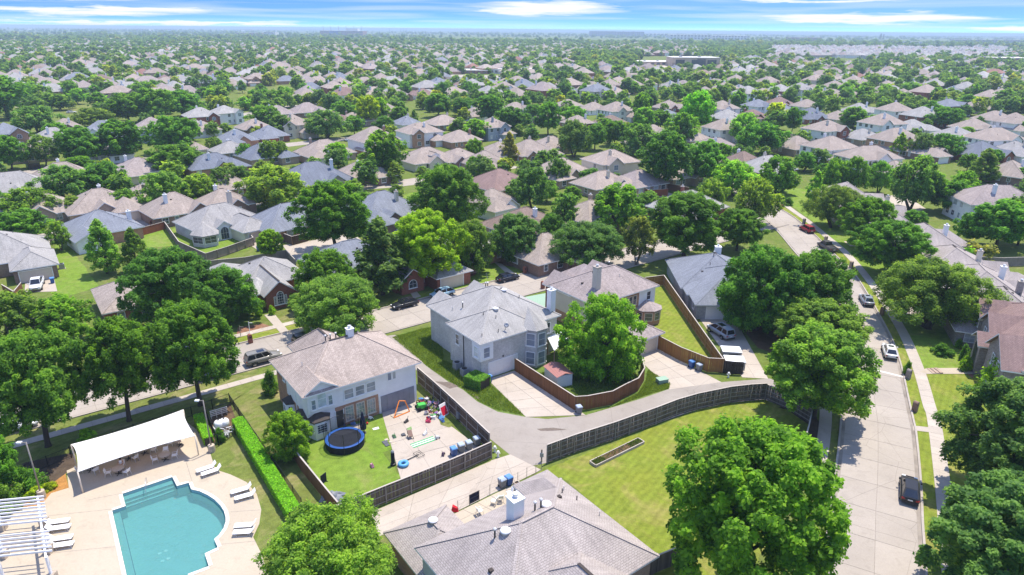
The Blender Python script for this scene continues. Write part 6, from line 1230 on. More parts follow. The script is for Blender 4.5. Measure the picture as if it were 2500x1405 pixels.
# tables and chairs under the canopy
tt = MB().lathe([(.0001, .70), (.58, .70), (.60, .72), (.58, .74), (.0001, .74)], 20).mesh('table_top', M['table_top']); tp = MB().tube([(0, 0, .04), (0, 0, .70)], .05, 8).mesh('pedestal', M['black_metal'])
tf = MB()
for k in range(4): a = k * math.pi / 2; tf.bar((0, 0, .05), (.42 * math.cos(a), .42 * math.sin(a), .02), .06, .04)
tf = tf.mesh('base', M['black_metal'])
cs = MB().hexa([(-.22, -.23, .42), (.22, -.23, .43), (.22, .23, .43), (-.22, .23, .42)], [(-.22, -.23, .45), (.22, -.23, .46), (.22, .23, .46), (-.22, .23, .45)]).mesh('seat', M['sling']); cb = MB().hexa([(-.30, -.23, .48), (-.27, -.23, .48), (-.27, .23, .48), (-.30, .23, .48)], [(-.40, -.23, .88), (-.37, -.23, .88), (-.37, .23, .88), (-.40, .23, .88)]).mesh('backrest', M['sling'])
ca = [MB().tube([(-.36, s * .26, .66), (.18, s * .26, .64), (.24, s * .25, 0)], .02, 6).mesh('armrest', M['white_paint'], True) for s in (-1, 1)]; clg = [MB().tube([(-.36, s * .24, .9), (-.26, s * .24, .45), (-.34, s * .24, 0)], .02, 6).mesh('leg', M['white_paint'], True) for s in (-1, 1)]
def table_set(x, y, l, chairs):
    p = at(x, y); T = thing('round_table', 'round brown patio table ' + l, 'table', (p.x, p.y, .03), 0, 'tables under the canopy'); inst('table_top', tt, T); inst('pedestal', tp, T); inst('base', tf, T)
    for a, w in chairs:
        r = math.radians(a); c = thing('patio_chair', 'white sling patio chair, %s the table %s' % (w, l), 'chair', (p.x + .92 * math.cos(r), p.y + .92 * math.sin(r), .03), r + math.pi, 'patio chairs')
        inst('seat', cs, c); inst('backrest', cb, c)
        for q in ca: inst('armrest', q, c)
        for q in clg: inst('leg', q, c)
    return p
tb = table_set(291, 1158, 'with the seated person', [(200, 'left of'), (350, 'right of'), (100, 'behind')])
table_set(404, 1124, 'at the open right end of the canopy', [(210, 'left of'), (20, 'right of'), (110, 'behind')])
table_set(222, 1150, 'nearest the left canopy post', [(330, 'right of'), (210, 'left of')]); table_set(354, 1108, 'in the middle shade of the canopy', [(200, 'left of'), (10, 'right of')]); table_set(315, 1122, 'behind the seated person', [(340, 'right of')]); table_set(440, 1088, 'in the far right shade of the canopy', [(190, 'left of')])
# a person at the table
def skin_body(name, joints, edges, parent, mat, loc):
    me = bpy.data.meshes.new(name); me.from_pydata([j[:3] for j in joints], edges, []); o = inst(name, me, parent, loc); me.materials.append(M[mat])
    sm = o.modifiers.new('skin', 'SKIN'); sm.use_smooth_shade = True
    for v, j in zip(me.skin_vertices[0].data, joints): v.radius = (j[3], j[3]); v.use_root = False
    me.skin_vertices[0].data[0].use_root = True; o.modifiers.new('sub', 'SUBSURF').levels = 1; return o
a = math.radians(100); P = thing('person', 'person with dark hair in a pale top sitting at the round table under the canopy', 'person', (tb.x + .86 * math.cos(a), tb.y + .86 * math.sin(a), .03), a + math.pi)
J = [(-.05, 0, .56, .13), (-.08, 0, .78, .13), (-.07, 0, .98, .14), (-.06, 0, 1.08, .06), (-.05, 0, 1.14, .055), (-.04, 0, 1.24, .095), (-.04, 0, 1.32, .08), (-.07, .19, 1.02, .06), (.02, .26, .80, .048), (.28, .16, .79, .035), (.36, .12, .80, .028), (-.07, -.19, 1.02, .06), (.02, -.26, .80, .048), (.28, -.16, .79, .035), (.36, -.12, .80, .028), (.0, .10, .53, .10), (.38, .12, .52, .07), (.36, .12, .10, .045), (.46, .12, .05, .04), (.0, -.10, .53, .10), (.38, -.12, .52, .07), (.36, -.12, .10, .045), (.46, -.12, .05, .04)]
E_ = [(0, 1), (1, 2), (2, 3), (3, 4), (4, 5), (5, 6), (2, 7), (7, 8), (8, 9), (9, 10), (2, 11), (11, 12), (12, 13), (13, 14), (0, 15), (15, 16), (16, 17), (17, 18), (0, 19), (19, 20), (20, 21), (21, 22)]
body = skin_body('body', J, E_, P, 'skin', (0, 0, 0))
MB().lathe([(.145, .54), (.16, .68), (.15, .85), (.185, 1.0), (.12, 1.07), (.07, 1.10)], 14, (-.07, 0, 0)).build('top', M['sling'], P, True)
hr = MB().lathe([(.06, 1.10), (.115, 1.16), (.125, 1.26), (.10, 1.36), (.03, 1.40)], 12, (-.065, 0, 0)); hr.build('hair', M['hair'], P, True)
for s in (-1, 1):
    for k in range(5): MB().tube([(.38, s * .12 + (k - 2) * .012, .80), (.43 + .01 * (2 - abs(k - 2)), s * .12 + (k - 2) * .016, .795), (.455 + .012 * (2 - abs(k - 2)), s * .12 + (k - 2) * .017, .785)], [.009, .008, .006], 5).build('finger', M['skin'], P)
MB().lathe([(.001, -.02), (.018, -.01), (.02, .01), (.001, .03)], 6, (.055, 0, 1.235)).build('nose', M['skin'], P)
for s in (-1, 1): MB().lathe([(.001, -.012), (.012, 0), (.001, .012)], 6, (.045, s * .035, 1.265)).build('eye', M['hair'], P)
MB().box(.040, .052, -.025, .025, 1.19, 1.20).build('mouth', M['lamp_red'], P)
# lamp posts with stone bases
for x, y, l in ((518, 1103, 'tall slim lamp post with floodlight between hedge and pool deck'), (103, 1216, 'tall slim lamp post with floodlight left of the pool above the pergola')):
    p = at(x, y); T = thing('lamp_post', l, 'lamp post', (p.x, p.y, 0), 0, 'pool lamp posts'); MB().lathe([(.36, 0), (.38, .45), (.36, .85), (.30, .88)], 12).build('stone_base', M['stone'], T); MB().tube([(0, 0, .85), (-.02, .02, 6.5)], [.085, .06], 8).build('pole', M['lamp_pole'], T, True); MB().bar((0, 0, 6.45), (-.55, -.1, 6.5), .06).build('arm', M['lamp_pole'], T); MB().box(-.85, -.4, -.2, .1, 6.42, 6.56).build('lamp_head', M['shed_white'], T)
# pump yard
for x, y, l in ((536, 1046, 'white domed pool filter tank, left one'), (549, 1042, 'white domed pool filter tank, right one')):
    p = at(x, y); T = thing('filter_tank', l, 'tank', (p.x, p.y, 0), 0, 'pool filter tanks'); MB().lathe([(.5, .12), (.56, .3), (.56, .75), (.45, .95), (.2, 1.08)], 16).build('vessel', M['white_paint'], T, True); MB().lathe([(.1, 1.06), (.1, 1.18)], 8).build('lid', M['pipe_dark'], T)
    for k in range(3): MB().tube([(.3 * math.cos(k * 2.1), .3 * math.sin(k * 2.1), 0), (.3 * math.cos(k * 2.1), .3 * math.sin(k * 2.1), .2)], .05, 6).build('leg', M['black_metal'], T)
p = at(545, 1062); T = thing('pump_pipes', 'tangle of white pool pump pipes below the filter tanks', 'pipes', (p.x, p.y, 0)); R = random.Random(3)
for k in range(12):
    x, y = R.uniform(-1.1, 1.1), R.uniform(-.7, .7); MB().tube([(x, y, .05), (x, y, R.uniform(.3, .7)), (x + R.uniform(-.8, .8), y + R.uniform(-.5, .5), R.uniform(.3, .6))], .055, 6).build('pipe', M['white_paint'], T)
for k in range(3): MB().box(-.9 + .7 * k, -.55 + .7 * k, -.5, -.1, 0, .4).build('pump', M['ac_metal'], T)
p = at(536, 1018); T = thing('pipe_rack', 'rack of pale pipes behind the pool filter tanks', 'pipes', (p.x, p.y, 0), YAW)
for k in range(4): MB().tube([(-1, 0, .4 + .22 * k), (1, 0, .4 + .22 * k)], .06, 6).build('pipe', M['post_cream'], T); MB().tube([(-.9 + .6 * k, 0, 0), (-.9 + .6 * k, 0, 1.1)], .045, 6).build('upright', M['post_cream'], T)
# pool handrail
p = at(358, 1196); T = thing('pool_handrail', 'curved chrome handrail on the pool steps', 'handrail', (p.x, p.y, 0)); d = Vector((.35, -.9)).normalized()
MB().tube([(-d.x * .9, -d.y * .9, .06), (-d.x * .9, -d.y * .9, .85), (-d.x * .3, -d.y * .3, .92), (d.x * .6, d.y * .6, .45), (d.x * .75, d.y * .75, -.8)], .024, 7).build('rail', M['rim'], T, True); MB().tube([(-d.x * .3, -d.y * .3, .92), (-d.x * .2, -d.y * .2, .06)], .022, 6).build('support', M['rim'], T)
# pergola, lower left
def pergola():
    z = 2.75; e1a, e1b = at(92, 1218, z), at(112, 1360, z); w = at(-140, 1240, z)
    T = thing('pergola', 'white slatted pergola on stone piers in the lower left corner', 'pergola', (e1a.x, e1a.y, 0)); o = Vector((e1a.x, e1a.y, 0)); a, b = e1a - o, e1b - o; d = (b - a); d.z = 0; d.normalize(); left = (w - e1a); left.z = 0; left.normalize()
    e0 = a - d * .3; e1 = a + d * 9.5
    MB().bar(e0, e1, .14, .26).build('beam', M['white_paint'], T); MB().bar(e0 + left * 3.6, e1 + left * 3.6, .14, .26).build('beam', M['white_paint'], T)
    for k in range(16):
        if 7 < k < 10: continue
        s = a + d * (k * .58); MB().bar(s - left * .55 + Vector((0, 0, .2)), s + left * 4.3 + Vector((0, 0, .2)), .075, .17).build('slat', M['white_paint'], T)
    for k in (.5, 4.9, 9.0):
        for q in (0, 3.6): s = a + d * k + left * q; MB().box(s.x - .09, s.x + .09, s.y - .09, s.y + .09, .8, z - .1).build('post', M['white_paint'], T); MB().box(s.x - .32, s.x + .32, s.y - .32, s.y + .32, 0, .85).build('stone_pier', M['stone'], T)
    for k in (1.8, 3.2): s = a + d * k; e = s + d * 1.3; MB().bar((s.x, s.y, .25), (e.x, e.y, .25), .45, .5).build('stone_seat', M['stone'], T)
pergola()
p = at(15, 1330); q = A((-60, 1300), (96, 1262), (112, 1420), (-60, 1480))
flat('pergola_floor', q, .036, M['deck_concrete'])
# ------------------------------------------------------------------ bins, mailboxes, boxes, sheds
def wheelie(x, y, ang, blue, label, lid_blue=None, z=.035):
    p = at(x, y); T = thing('wheelie_bin', label, 'bin', (p.x, p.y, z), math.radians(ang), 'wheeled rubbish bins'); b = 'bin_blue' if blue else 'bin_grey'
    MB().hexa([(-.26, -.27, .06), (.26, -.27, .06), (.26, .27, .06), (-.26, .27, .06)], [(-.34, -.37, .98), (.34, -.37, .98), (.34, .37, .98), (-.34, .37, .98)]).build('tub', M[b], T)
    l = MB().hexa([(-.36, -.39, .98), (.36, -.39, .98), (.36, .39, .98), (-.36, .39, .98)], [(-.30, -.32, 1.08), (.30, -.32, 1.08), (.30, .32, 1.08), (-.30, .32, 1.08)]).build('lid', M['bin_lid_blue' if (blue if lid_blue is None else lid_blue) else 'bin_lid'], T); MB().bar((-.25, .41, .95), (.25, .41, .95), .04).build('handle', M['black_plastic'], T)
    for s in (-1, 1): w = MB().lathe([(.13, -.03), (.13, .03)], 10); w.xf(Matrix.Translation((s * .27, .28, .13)) @ Matrix.Rotation(math.pi / 2, 4, 'Y')); w.build('wheel', M['tyre'], T)
for a in [(1226, 1190, 37, False, 'grey wheeled bin with dark lid on the near driveway, left of a blue one'), (1242, 1184, 37, True, 'blue wheeled bin on the near driveway'), (1413, 1010, 20, False, 'grey wheeled bin at the corner of the chestnut brown fence'), (1688, 898, 30, True, 'blue wheeled bin before the orange-brown fence'), (1706, 906, 30, False, 'grey wheeled bin before the orange-brown fence'), (1194, 934, 36, True, 'blue wheeled bin between clipped hedge block and white garage door'), (1108, 1113, 30, True, 'blue-lidded bin behind the front yard fence, leftmost of four'), (1126, 1104, 30, False, 'grey-lidded bin behind the front yard fence, second of four'), (1145, 1098, 30, False, 'grey-lidded bin behind the front yard fence, third of four'), (1164, 1088, 30, False, 'pale-lidded bin at the yard corner, last of four'), (129, 692, 37, True, 'blue bin beside the white pickup truck'), (632, 614, 45, True, 'blue bin on the cream garage driveway'), (640, 611, 45, False, 'grey bin on the cream garage driveway'), (1562, 464, 40, True, 'blue bin by the tan fence right of centre, left one'), (1570, 467, 40, True, 'blue bin by the tan fence right of centre, right one'), (322, 436, 40, False, 'dark bin by the small drive at the taupe-roofed cream house'), (868, 376, 40, True, 'blue bin beside the dormered tan house'), (1098, 352, 40, True, 'blue bin beside the white-sided brick house'), (1128, 350, 40, True, 'blue bin at the tan house right of the white-sided brick house')]: wheelie(*a)
def mailbox(x, y, l, mat='brick_red', ang=AY):
    p = at(x, y); T = thing('brick_mailbox', l, 'mailbox', (p.x, p.y, .0), math.radians(ang), 'brick kerbside mailboxes'); MB().box(-.30, .30, -.27, .27, 0, 1.15).build('pillar', M[mat], T)
    m = MB().lathe([(.30, -.27), (.30, .27)], 14); m.xf(Matrix.Translation((0, 0, 1.15)) @ Matrix.Rotation(math.pi / 2, 4, 'X')); m.build('rounded_top', M[mat], T); MB().box(-.14, .14, -.285, -.26, .85, 1.1).build('mail_door', M['black_metal'], T)
for a in [(612, 838, 'brick mailbox on the far kerb, left of the red brick house path', 'brick_red'), (1325, 705, 'brick mailbox left of the octagonal-bay house', 'brick_red'), (1281, 668, 'brick mailbox beside the black sedan across the street', 'brick_red'), (571, 912, 'stone mailbox on the near kerb beside the bronze-grey car', 'brick_grey'), (2232, 1005, 'brown brick mailbox on the right verge by the two walks', 'brick_brown'), (2216, 925, 'brick planter mailbox with shrub at the front steps walk', 'brick_grey'), (2152, 770, 'brown mailbox pillar at the bend of the curving road', 'brick_brown'), (2077, 655, 'tan brick mailbox on the verge below the grey pickup', 'brick_tan'), (2015, 592, 'tan brick mailbox behind the grey pickup', 'brick_tan'), (1962, 548, 'grey mailbox pillar by the red car', 'brick_grey'), (1908, 512, 'brick mailbox at the top of the curving road', 'brick_red'), (440, 519, 'brick mailbox on the street above the sunroom house', 'brick_red'), (371, 553, 'brick pillar left of the red-brown fence panel', 'brick_red'), (396, 548, 'grey pillar right of the red-brown fence panel', 'brick_tan')]: mailbox(*a[:4])
p = at(2216, 918); place_tree(Vector((p.x, p.y + .35, 0)), 1.7, .55, 'shrub', 'm', 'little shrub growing from the brick planter mailbox', lod='N')
# small red-roofed shed
q = A((1334, 925), (1360, 948), (1390, 940), (1366, 915)); c = sum(q, Vector((0, 0))) / 4; T = thing('garden_shed', 'small white metal shed with red ribbed roof in the brown-fenced yard', 'shed', (c.x, c.y, 0), YAW + math.radians(-55 + 90))
T.rotation_euler.z = math.atan2((q[1] - q[0]).y, (q[1] - q[0]).x)
MB().box(-1.7, 1.7, -1.15, 1.15, 0, 1.75).build('wall', M['shed_white'], T); m, r, h = roof_mesh(-1.85, 1.85, -1.3, 1.3, 1.74, .28, 'gable_u'); m.build('roof', M['shed_red_metal'], T); MB().box(-.6, .6, -1.16, -1.155 + .02, .1, 1.65).build('door', M['garage_white'], T)
for x, y, l, a in ((672, 548, 'pale grey garden shed by the dark brown fence left of the huge green tree', 46),):
    p = at(x, y); T = thing('garden_shed', l, 'shed', (p.x, p.y, 0), math.radians(a)); MB().box(-1.6, 1.6, -1.3, 1.3, 0, 2).build('wall', M['shed_white'], T); m, r, h = roof_mesh(-1.75, 1.75, -1.45, 1.45, 2, .35, 'gable_v'); m.build('roof', M['roof_lightgrey'], T); MB().box(-.5, .5, -1.33, -1.3, .05, 1.8).build('door', M['garage_white'], T)
# white open-top trailer boxes by the gate
for x, y, l, w, d in ((1782, 878, 'white flat-topped trailer by the silver minivan', 2.6, 1.9), (1790, 902, 'white flat-topped lean-to behind the blackish gate fence', 2.6, 1.9)):
    p = at(x, y); T = thing('utility_trailer' if d < 1.9 or y < 890 else 'lean_to', l, 'trailer' if y < 890 else 'lean-to', (p.x, p.y, .03), math.radians(-6)); MB().box(-w / 2, w / 2, -d / 2, d / 2, .3, 1.55).build('box', M['ac_metal'], T); MB().box(-w / 2 - .06, w / 2 + .06, -d / 2 - .06, d / 2 + .06, 1.55, 1.62).build('top_panel', M['shed_white'], T)
    for s in (-1, 1): w_ = MB().lathe([(.28, -.09), (.28, .09)], 12); w_.xf(Matrix.Translation((0, s * (d / 2 - .15), .28)) @ Matrix.Rotation(math.pi / 2, 4, 'X')); w_.build('wheel', M['tyre'], T)
    MB().box(-.5, w / 2 - .2, -d / 2 - .03, -d / 2 - .01, .9, 1.3).build('dark_window', M['car_glass'], T)
# raised garden bed
q = A((1440, 1134), (1455, 1141), (1573, 1083), (1556, 1074)); c = sum(q, Vector((0, 0))) / 4; d = (q[2] - q[1]); L = d.length; T = thing('garden_bed', 'long narrow timber raised bed on the big lawn', 'garden bed', (c.x, c.y, 0), math.atan2(d.y, d.x)); w = .95
for y in (-w / 2, w / 2): MB().box(-L / 2, L / 2, y - .05, y + .05, 0, .32).build('side_board', M['planter_wood'], T)
for x in (-L / 2, L / 2): MB().box(x - .05, x + .05, -w / 2 + .052, w / 2 - .052, 0, .32).build('end_board', M['planter_wood'], T)
MB().box(-L / 2 + .06, L / 2 - .06, -w / 2 + .06, w / 2 - .06, 0, .24).build('soil', M['bed_earth'], T); MB().box(.55, .65, -w / 2 + .055, w / 2 - .055, .1, .30).build('divider', M['fence_dark'], T)
rg = np.random.default_rng(5); n = 1500; u = np.concatenate([rg.uniform(-L / 2 + .1, -L / 2 + 1.6, n // 3), rg.uniform(L / 2 - 1.8, L / 2 - .1, n // 3), rg.uniform(-L / 2, L / 2, n // 3) * .95]); me = bpy.data.meshes.new('weeds'); add_leaves(me, np.stack([u, rg.uniform(-w / 2 + .08, w / 2 - .08, len(u)), .24 + rg.uniform(0, .16, len(u))], 1), nrmz(rg.normal(size=(len(u), 3)) + np.array([0, 0, .8])), .06 * rg.uniform(.6, 1.4, len(u)), rg.uniform(0, 1, len(u)), rg); me.materials.append(M['leaf']); o_ = inst('weeds', me, T); o_.color = (.09, .15, .03, 1); o_['kind'] = 'stuff'
# air conditioners, hydrants, transformer, utility boxes
for x, y, l in ((1116, 900, 'grey air conditioner beside the grey painted-brick wall, upper one'), (1134, 916, 'grey air conditioner beside the grey painted-brick wall, lower one'), (152, 656, 'small grey air conditioner right of the house with the white pickup'), (1308, 492, 'grey rooftop-high cooling box on the brown roof')):
    p = at(x, y); T = thing('air_conditioner', l, 'air conditioner', (p.x, p.y, 0 if y > 500 else 0), YAW, 'air conditioners'); MB().box(-.45, .45, -.45, .45, .05, 1.0).build('casing', M['ac_metal'], T); MB().lathe([(.36, 1.0), (.38, 1.04), (.1, 1.05)], 14).build('fan_grille', M['black_metal'], T); MB().box(-.55, .55, -.55, .55, 0, .05).build('pad', M['kerb_concrete'], T)
p = at(1616, 935); T = thing('transformer_box', 'pale green utility box on the grass by the driveway', 'utility box', (p.x, p.y, 0), math.radians(20)); MB().box(-.7, .7, -.45, .45, .08, .62).build('cabinet', M['court_green'], T); MB().box(-.74, .74, -.5, .5, .62, .67).build('lid', M['court_green'], T); MB().box(-.85, .85, -.6, .6, 0, .08).build('pad', M['kerb_concrete'], T)
for x, y, l in ((1208, 1104, 'white valve stand at the alley corner beside the front yard fence, upper'), (1216, 1116, 'white valve stand at the alley corner beside the front yard fence, lower'), (1778, 922, 'white hydrant before the blackish gate fence')):
    p = at(x, y); T = thing('hydrant', l, 'hydrant', (p.x, p.y, 0)); MB().lathe([(.16, 0), (.13, .08), (.12, .55), (.17, .58), (.15, .72), (.05, .82)], 10).build('barrel', M['white_paint'], T, True)
    for s in (-1, 1): w = MB().tube([(0, 0, .48), (s * .24, 0, .48)], .06, 7); w.build('nozzle', M['white_paint'], T)
p = at(1322, 1128); T = thing('utility_post', 'stub post with meters at the left end of the long curving fence', 'post', (p.x, p.y, 0)); MB().box(-.08, .08, -.08, .08, 0, 1.6).build('post', M['fence_pale'], T); MB().box(-.2, .2, -.16, -.08, .7, 1.2).build('meter_box', M['ac_metal'], T)
# cinder planters and chairs on the near patio
for x, y, l in ((1262, 1190, 'square concrete planter block by the near patio, upper'), (1266, 1197, 'square concrete planter block by the near patio, lower')):
    p = at(x, y); T = thing('planter', l, 'planter', (p.x, p.y, .036), YAW, 'patio planters'); m = MB()
    for a, b, c_, d_ in ((-.3, .3, -.3, -.22), (-.3, .3, .22, .3), (-.3, -.22, -.22, .22), (.22, .3, -.22, .22)): m.box(a, b, c_, d_, 0, .55)
    m.build('wall', M['stone'], T); MB().box(-.21, .21, -.21, .21, 0, .38).build('soil', M['bed_earth'], T)
for x, y, a, l in ((1243, 1212, 200, 'white patio chair on the near patio beside the planters'), (1205, 1232, 160, 'white patio chair in the middle of the near patio'), (1222, 1224, 100, 'small white metal chair between the patio chairs'), (1172, 1256, 30, 'white patio chair at the left end of the near patio')):
    p = at(x, y); c = thing('patio_chair', l, 'chair', (p.x, p.y, .04), math.radians(a), 'patio chairs')
    inst('seat', cs, c); inst('backrest', cb, c)
    for q in ca: inst('armrest', q, c)
    for q in clg: inst('leg', q, c)
p = at(1110, 1248); T = thing('red_tarp', 'red tarp folded at the left end of the near patio', 'tarp', (p.x, p.y, .04)); o_ = MB().hexa([(-.4, -.3, 0), (.4, -.2, 0), (.35, .3, 0), (-.3, .25, 0)], [(-.2, -.1, .55), (.3, -.1, .3), (.2, .2, .35), (-.2, .2, .6)]).build('cloth', M['plastic_flat'], T); o_.color = (.5, .02, .03, 1)
# ------------------------------------------------------------------ the toy-strewn yard
p = at(843, 1085); T = thing('trampoline', 'round blue-rimmed trampoline with safety net in the yard', 'trampoline', (p.x, p.y, 0)); R_ = 2.15
MB().lathe([(.001, .80), (R_ - .3, .80), (R_ - .3, .815), (.001, .815)], 36).build('mat', M['net_black'], T)
pad = MB().lathe([(R_ - .32, .83), (R_, .83), (R_ + .03, .86), (R_, .89), (R_ - .32, .87)], 36); pad.f = pad.f[:-2]; pad.build('rim_pad', M['pad_blue'], T, True)
sk = MB().lathe([(R_, .02), (R_, .82)], 36); sk.f = sk.f[:-2]; sk.build('skirt', M['net_black'], T); nt = MB().lathe([(R_ - .05, .9), (R_ - .05, 2.6)], 36); nt.f = nt.f[:-2]; nt.build('safety_net', M['netting'], T)
for k in range(8):
    a = k * math.pi / 4 + .2; x, y = (R_ + .06) * math.cos(a), (R_ + .06) * math.sin(a); MB().tube([(x, y, 0), (x, y, 2.65)], .035, 6).build('net_pole', M['black_metal'], T)
MB().tube([((R_ - .05) * math.cos(a), (R_ - .05) * math.sin(a), 2.6) for a in np.linspace(0, 2 * math.pi, 37)], .02, 5).build('top_ring', M['black_metal'], T)
p = at(888, 1058); T = thing('patio_umbrella', 'closed navy patio umbrella behind the trampoline', 'umbrella', (p.x, p.y, 0)); MB().tube([(0, 0, 0), (0, 0, 3.0)], .03, 7).build('pole', M['lamp_pole'], T); MB().lathe([(.34, .6), (.38, 1.0), (.26, 1.9), (.12, 2.6), (.03, 2.9)], 9).build('folded_canopy', M['navy'], T); MB().lathe([(.3, 0), (.3, .1), (.1, .14)], 12).build('base', M['pipe_dark'], T)
p = at(897, 1036); T = thing('basketball', 'small red ball behind the navy umbrella', 'ball', (p.x, p.y, .6)); T.location.z = .0; o_ = MB().lathe([(.001, 0), (.1, .03), (.14, .14), (.1, .25), (.001, .28)], 10).build('ball', M['plastic'], T, True); o_.color = (.5, .02, .02, 1)
# orange swing frame
a, b, c_, d_ = at(962, 1022), at(1000, 1006), at(985, 990), at(975, 1000); o = a; T = thing('goal_frame', 'bright orange padded goal frame on the yard concrete', 'frame', (a.x, a.y, .03)); q = [a - o, b - o]
ap = (q[0] + q[1]) / 2 + Vector((.2, 1.0, 0))
for nm, pts in (('padded_bar', [q[0], ap * .8 + Vector((0, 0, 1.5)) - Vector((.35, 0, 0))]), ('padded_bar', [q[1], ap * .8 + Vector((.35, 0, 1.5))]), ('padded_bar', [ap * .8 + Vector((-.35, 0, 1.5)), ap * .8 + Vector((.35, 0, 1.5))]), ('base_bar', [q[0], q[1]])): o_ = MB().tube([x + Vector((0, 0, .06)) for x in pts], .07, 7).build(nm, M['plastic'], T); o_.color = (.75, .22, .03, 1)
MB().tube([q[0], q[0] + Vector((-.5, .5, .02))], .03, 5).build('foot', M['black_metal'], T)
# heap of toys, each a thing of its own
RT = random.Random(12)
TOY = [('toy_bucket', 'toy', (.35, .02, .05), 'red'), ('toy_box', 'toy', (.7, .7, .68), 'white'), ('toy_slide', 'toy', (.55, .5, .1), 'yellow'), ('toy_tub', 'toy', (.1, .25, .5), 'blue'), ('toy_cart', 'toy', (.7, .35, .4), 'pink'), ('toy_crate', 'toy', (.12, .12, .14), 'black'), ('toy_bin', 'toy', (.4, .4, .42), 'grey'), ('toy_case', 'toy', (.1, .4, .12), 'green'), ('toy_basket', 'toy', (.75, .72, .6), 'cream'), ('toy_chest', 'toy', (.3, .15, .4), 'purple')]
spots = [(1030, 985), (1042, 978), (1052, 974), (1058, 984), (1066, 990), (1048, 992), (1060, 998), (1072, 1000), (1052, 1006), (1065, 1010), (1044, 1000), (1076, 1012), (1036, 992), (1028, 978), (1082, 1004), (1070, 984), (1040, 1012), (1058, 1018), (1034, 1000), (1048, 984), (1046, 1026), (1058, 1022), (1022, 984), (1078, 1022), (1090, 1008)]
order = 'first second third fourth fifth sixth seventh eighth ninth tenth'.split()
for i, (x, y) in enumerate(spots):
    nm, cat, col_, word = TOY[i % 10]; p = at(x, y); s = RT.uniform(.22, .42); kin = i % 4
    T = thing(nm, '%s plastic toy in the %s of the heap by the alley fence' % (word, ['back', 'middle', 'front'][i // 10]), cat, (p.x, p.y, .035), RT.uniform(0, 6), 'heap of toys'); m = MB()
    if kin == 0: m.lathe([(s * .7, 0), (s, s * 1.1), (s * .9, s * 1.15), (s * .62, .05)], 10)
    elif kin == 1: m.hexa([(-s, -s * .7, 0), (s, -s * .7, 0), (s, s * .7, 0), (-s, s * .7, 0)], [(-s * .8, -s * .6, s), (s, -s * .6, s * .6), (s, s * .6, s * .6), (-s * .8, s * .6, s)])
    elif kin == 2: m.tube([(-s, 0, .1), (-s * .3, 0, s * 1.5), (s * .4, .1, s * .9), (s, 0, .1)], .07, 6)
    else: m.lathe([(s, 0), (s * 1.1, s * .3), (s * .5, s * .8)], 9)
    o_ = m.build('shell', M['plastic'], T); o_.color = (*col_, 1)
    h = MB().tube([(-s * .5, 0, s), (0, 0, s * 1.7), (s * .5, 0, s)], .03, 5).build('handle', M['plastic'], T); o2 = TOY[(i + 3) % 10][2]; h.color = (*o2, 1)
    for k in (-1, 1):
        w = MB().lathe([(.12, -.04), (.12, .04)], 9); w.xf(Matrix.Translation((k * s * .7, -s * .7, .12)) @ Matrix.Rotation(math.pi / 2, 4, 'X')); w.build('wheel', M['black_plastic'], T)
# ride-on mower shaped toy, red board, bikes
p = at(1030, 1000); T = thing('ride_on_toy', 'large green and black ride-on toy at the left of the toy heap', 'toy', (p.x, p.y, .035), .5); o_ = MB().hexa([(-.6, -.4, .3), (.6, -.4, .3), (.6, .4, .3), (-.6, .4, .3)], [(-.5, -.35, .8), (.45, -.35, .75), (.45, .35, .75), (-.5, .35, .8)]).build('body', M['plastic'], T); o_.color = (.06, .42, .06, 1)
for sx in (-.5, .5):
    for sy in (-.42, .42): w = MB().lathe([(.26, -.08), (.26, .08)], 12); w.xf(Matrix.Translation((sx, sy, .26)) @ Matrix.Rotation(math.pi / 2, 4, 'X')); w.build('wheel', M['tyre'], T)
MB().tube([(-.5, 0, .7), (-1.1, 0, .9)], .04, 6).build('handlebar', M['black_metal'], T)
p = at(1088, 1016); T = thing('play_board', 'red and white play board leaning by the alley fence', 'board', (p.x, p.y, .035), .9); o_ = MB().hexa([(-.55, -.03, .0), (.55, -.03, 0), (.55, .03, 0), (-.55, .03, 0)], [(-.55, .55, 1.45), (.55, .55, 1.45), (.55, .61, 1.45), (-.55, .61, 1.45)]).build('frame', M['plastic'], T); o_.color = (.75, .72, .72, 1)
o_ = MB().hexa([(-.45, .02, .15), (.45, .02, .15), (.45, .03, .15), (-.45, .03, .15)], [(-.45, .50, 1.32), (.45, .50, 1.32), (.45, .51, 1.32), (-.45, .51, 1.32)]).build('red_panel', M['plastic'], T); o_.color = (.6, .02, .05, 1)
def bike(x, y, ang, colr, label, s=1.0):
    p = at(x, y); T = thing('bicycle', label, 'bicycle', (p.x, p.y, .035), ang, 'bicycles'); T.scale = (s, s, s)
    for k in (-.5, .5):
        w = MB().tube([(k + .30 * math.cos(a), 0, .31 + .30 * math.sin(a)) for a in np.linspace(0, 2 * math.pi, 15)], .03, 5).build('wheel', M['tyre'], T); MB().tube([(k - .28, 0, .31), (k + .28, 0, .31)], .012, 4).build('spoke', M['rim'], w)
    f = MB().tube([(-.5, 0, .31), (-.15, 0, .7), (.38, 0, .72), (.5, 0, .31)], .03, 6).tube([(-.15, 0, .7), (0, 0, .3), (.38, 0, .72)], .03, 6).tube([(-.5, 0, .31), (0, 0, .3)], .025, 6).build('frame', M['plastic'], T); f.color = (*colr, 1)
    MB().box(-.28, -.05, -.06, .06, .76, .82).build('saddle', M['black_plastic'], T); MB().tube([(.38, 0, .72), (.36, 0, .9)], .02, 5).tube([(.3, -.25, .92), (.36, 0, .9), (.3, .25, .92)], .018, 5).build('handlebar', M['black_metal'], T)
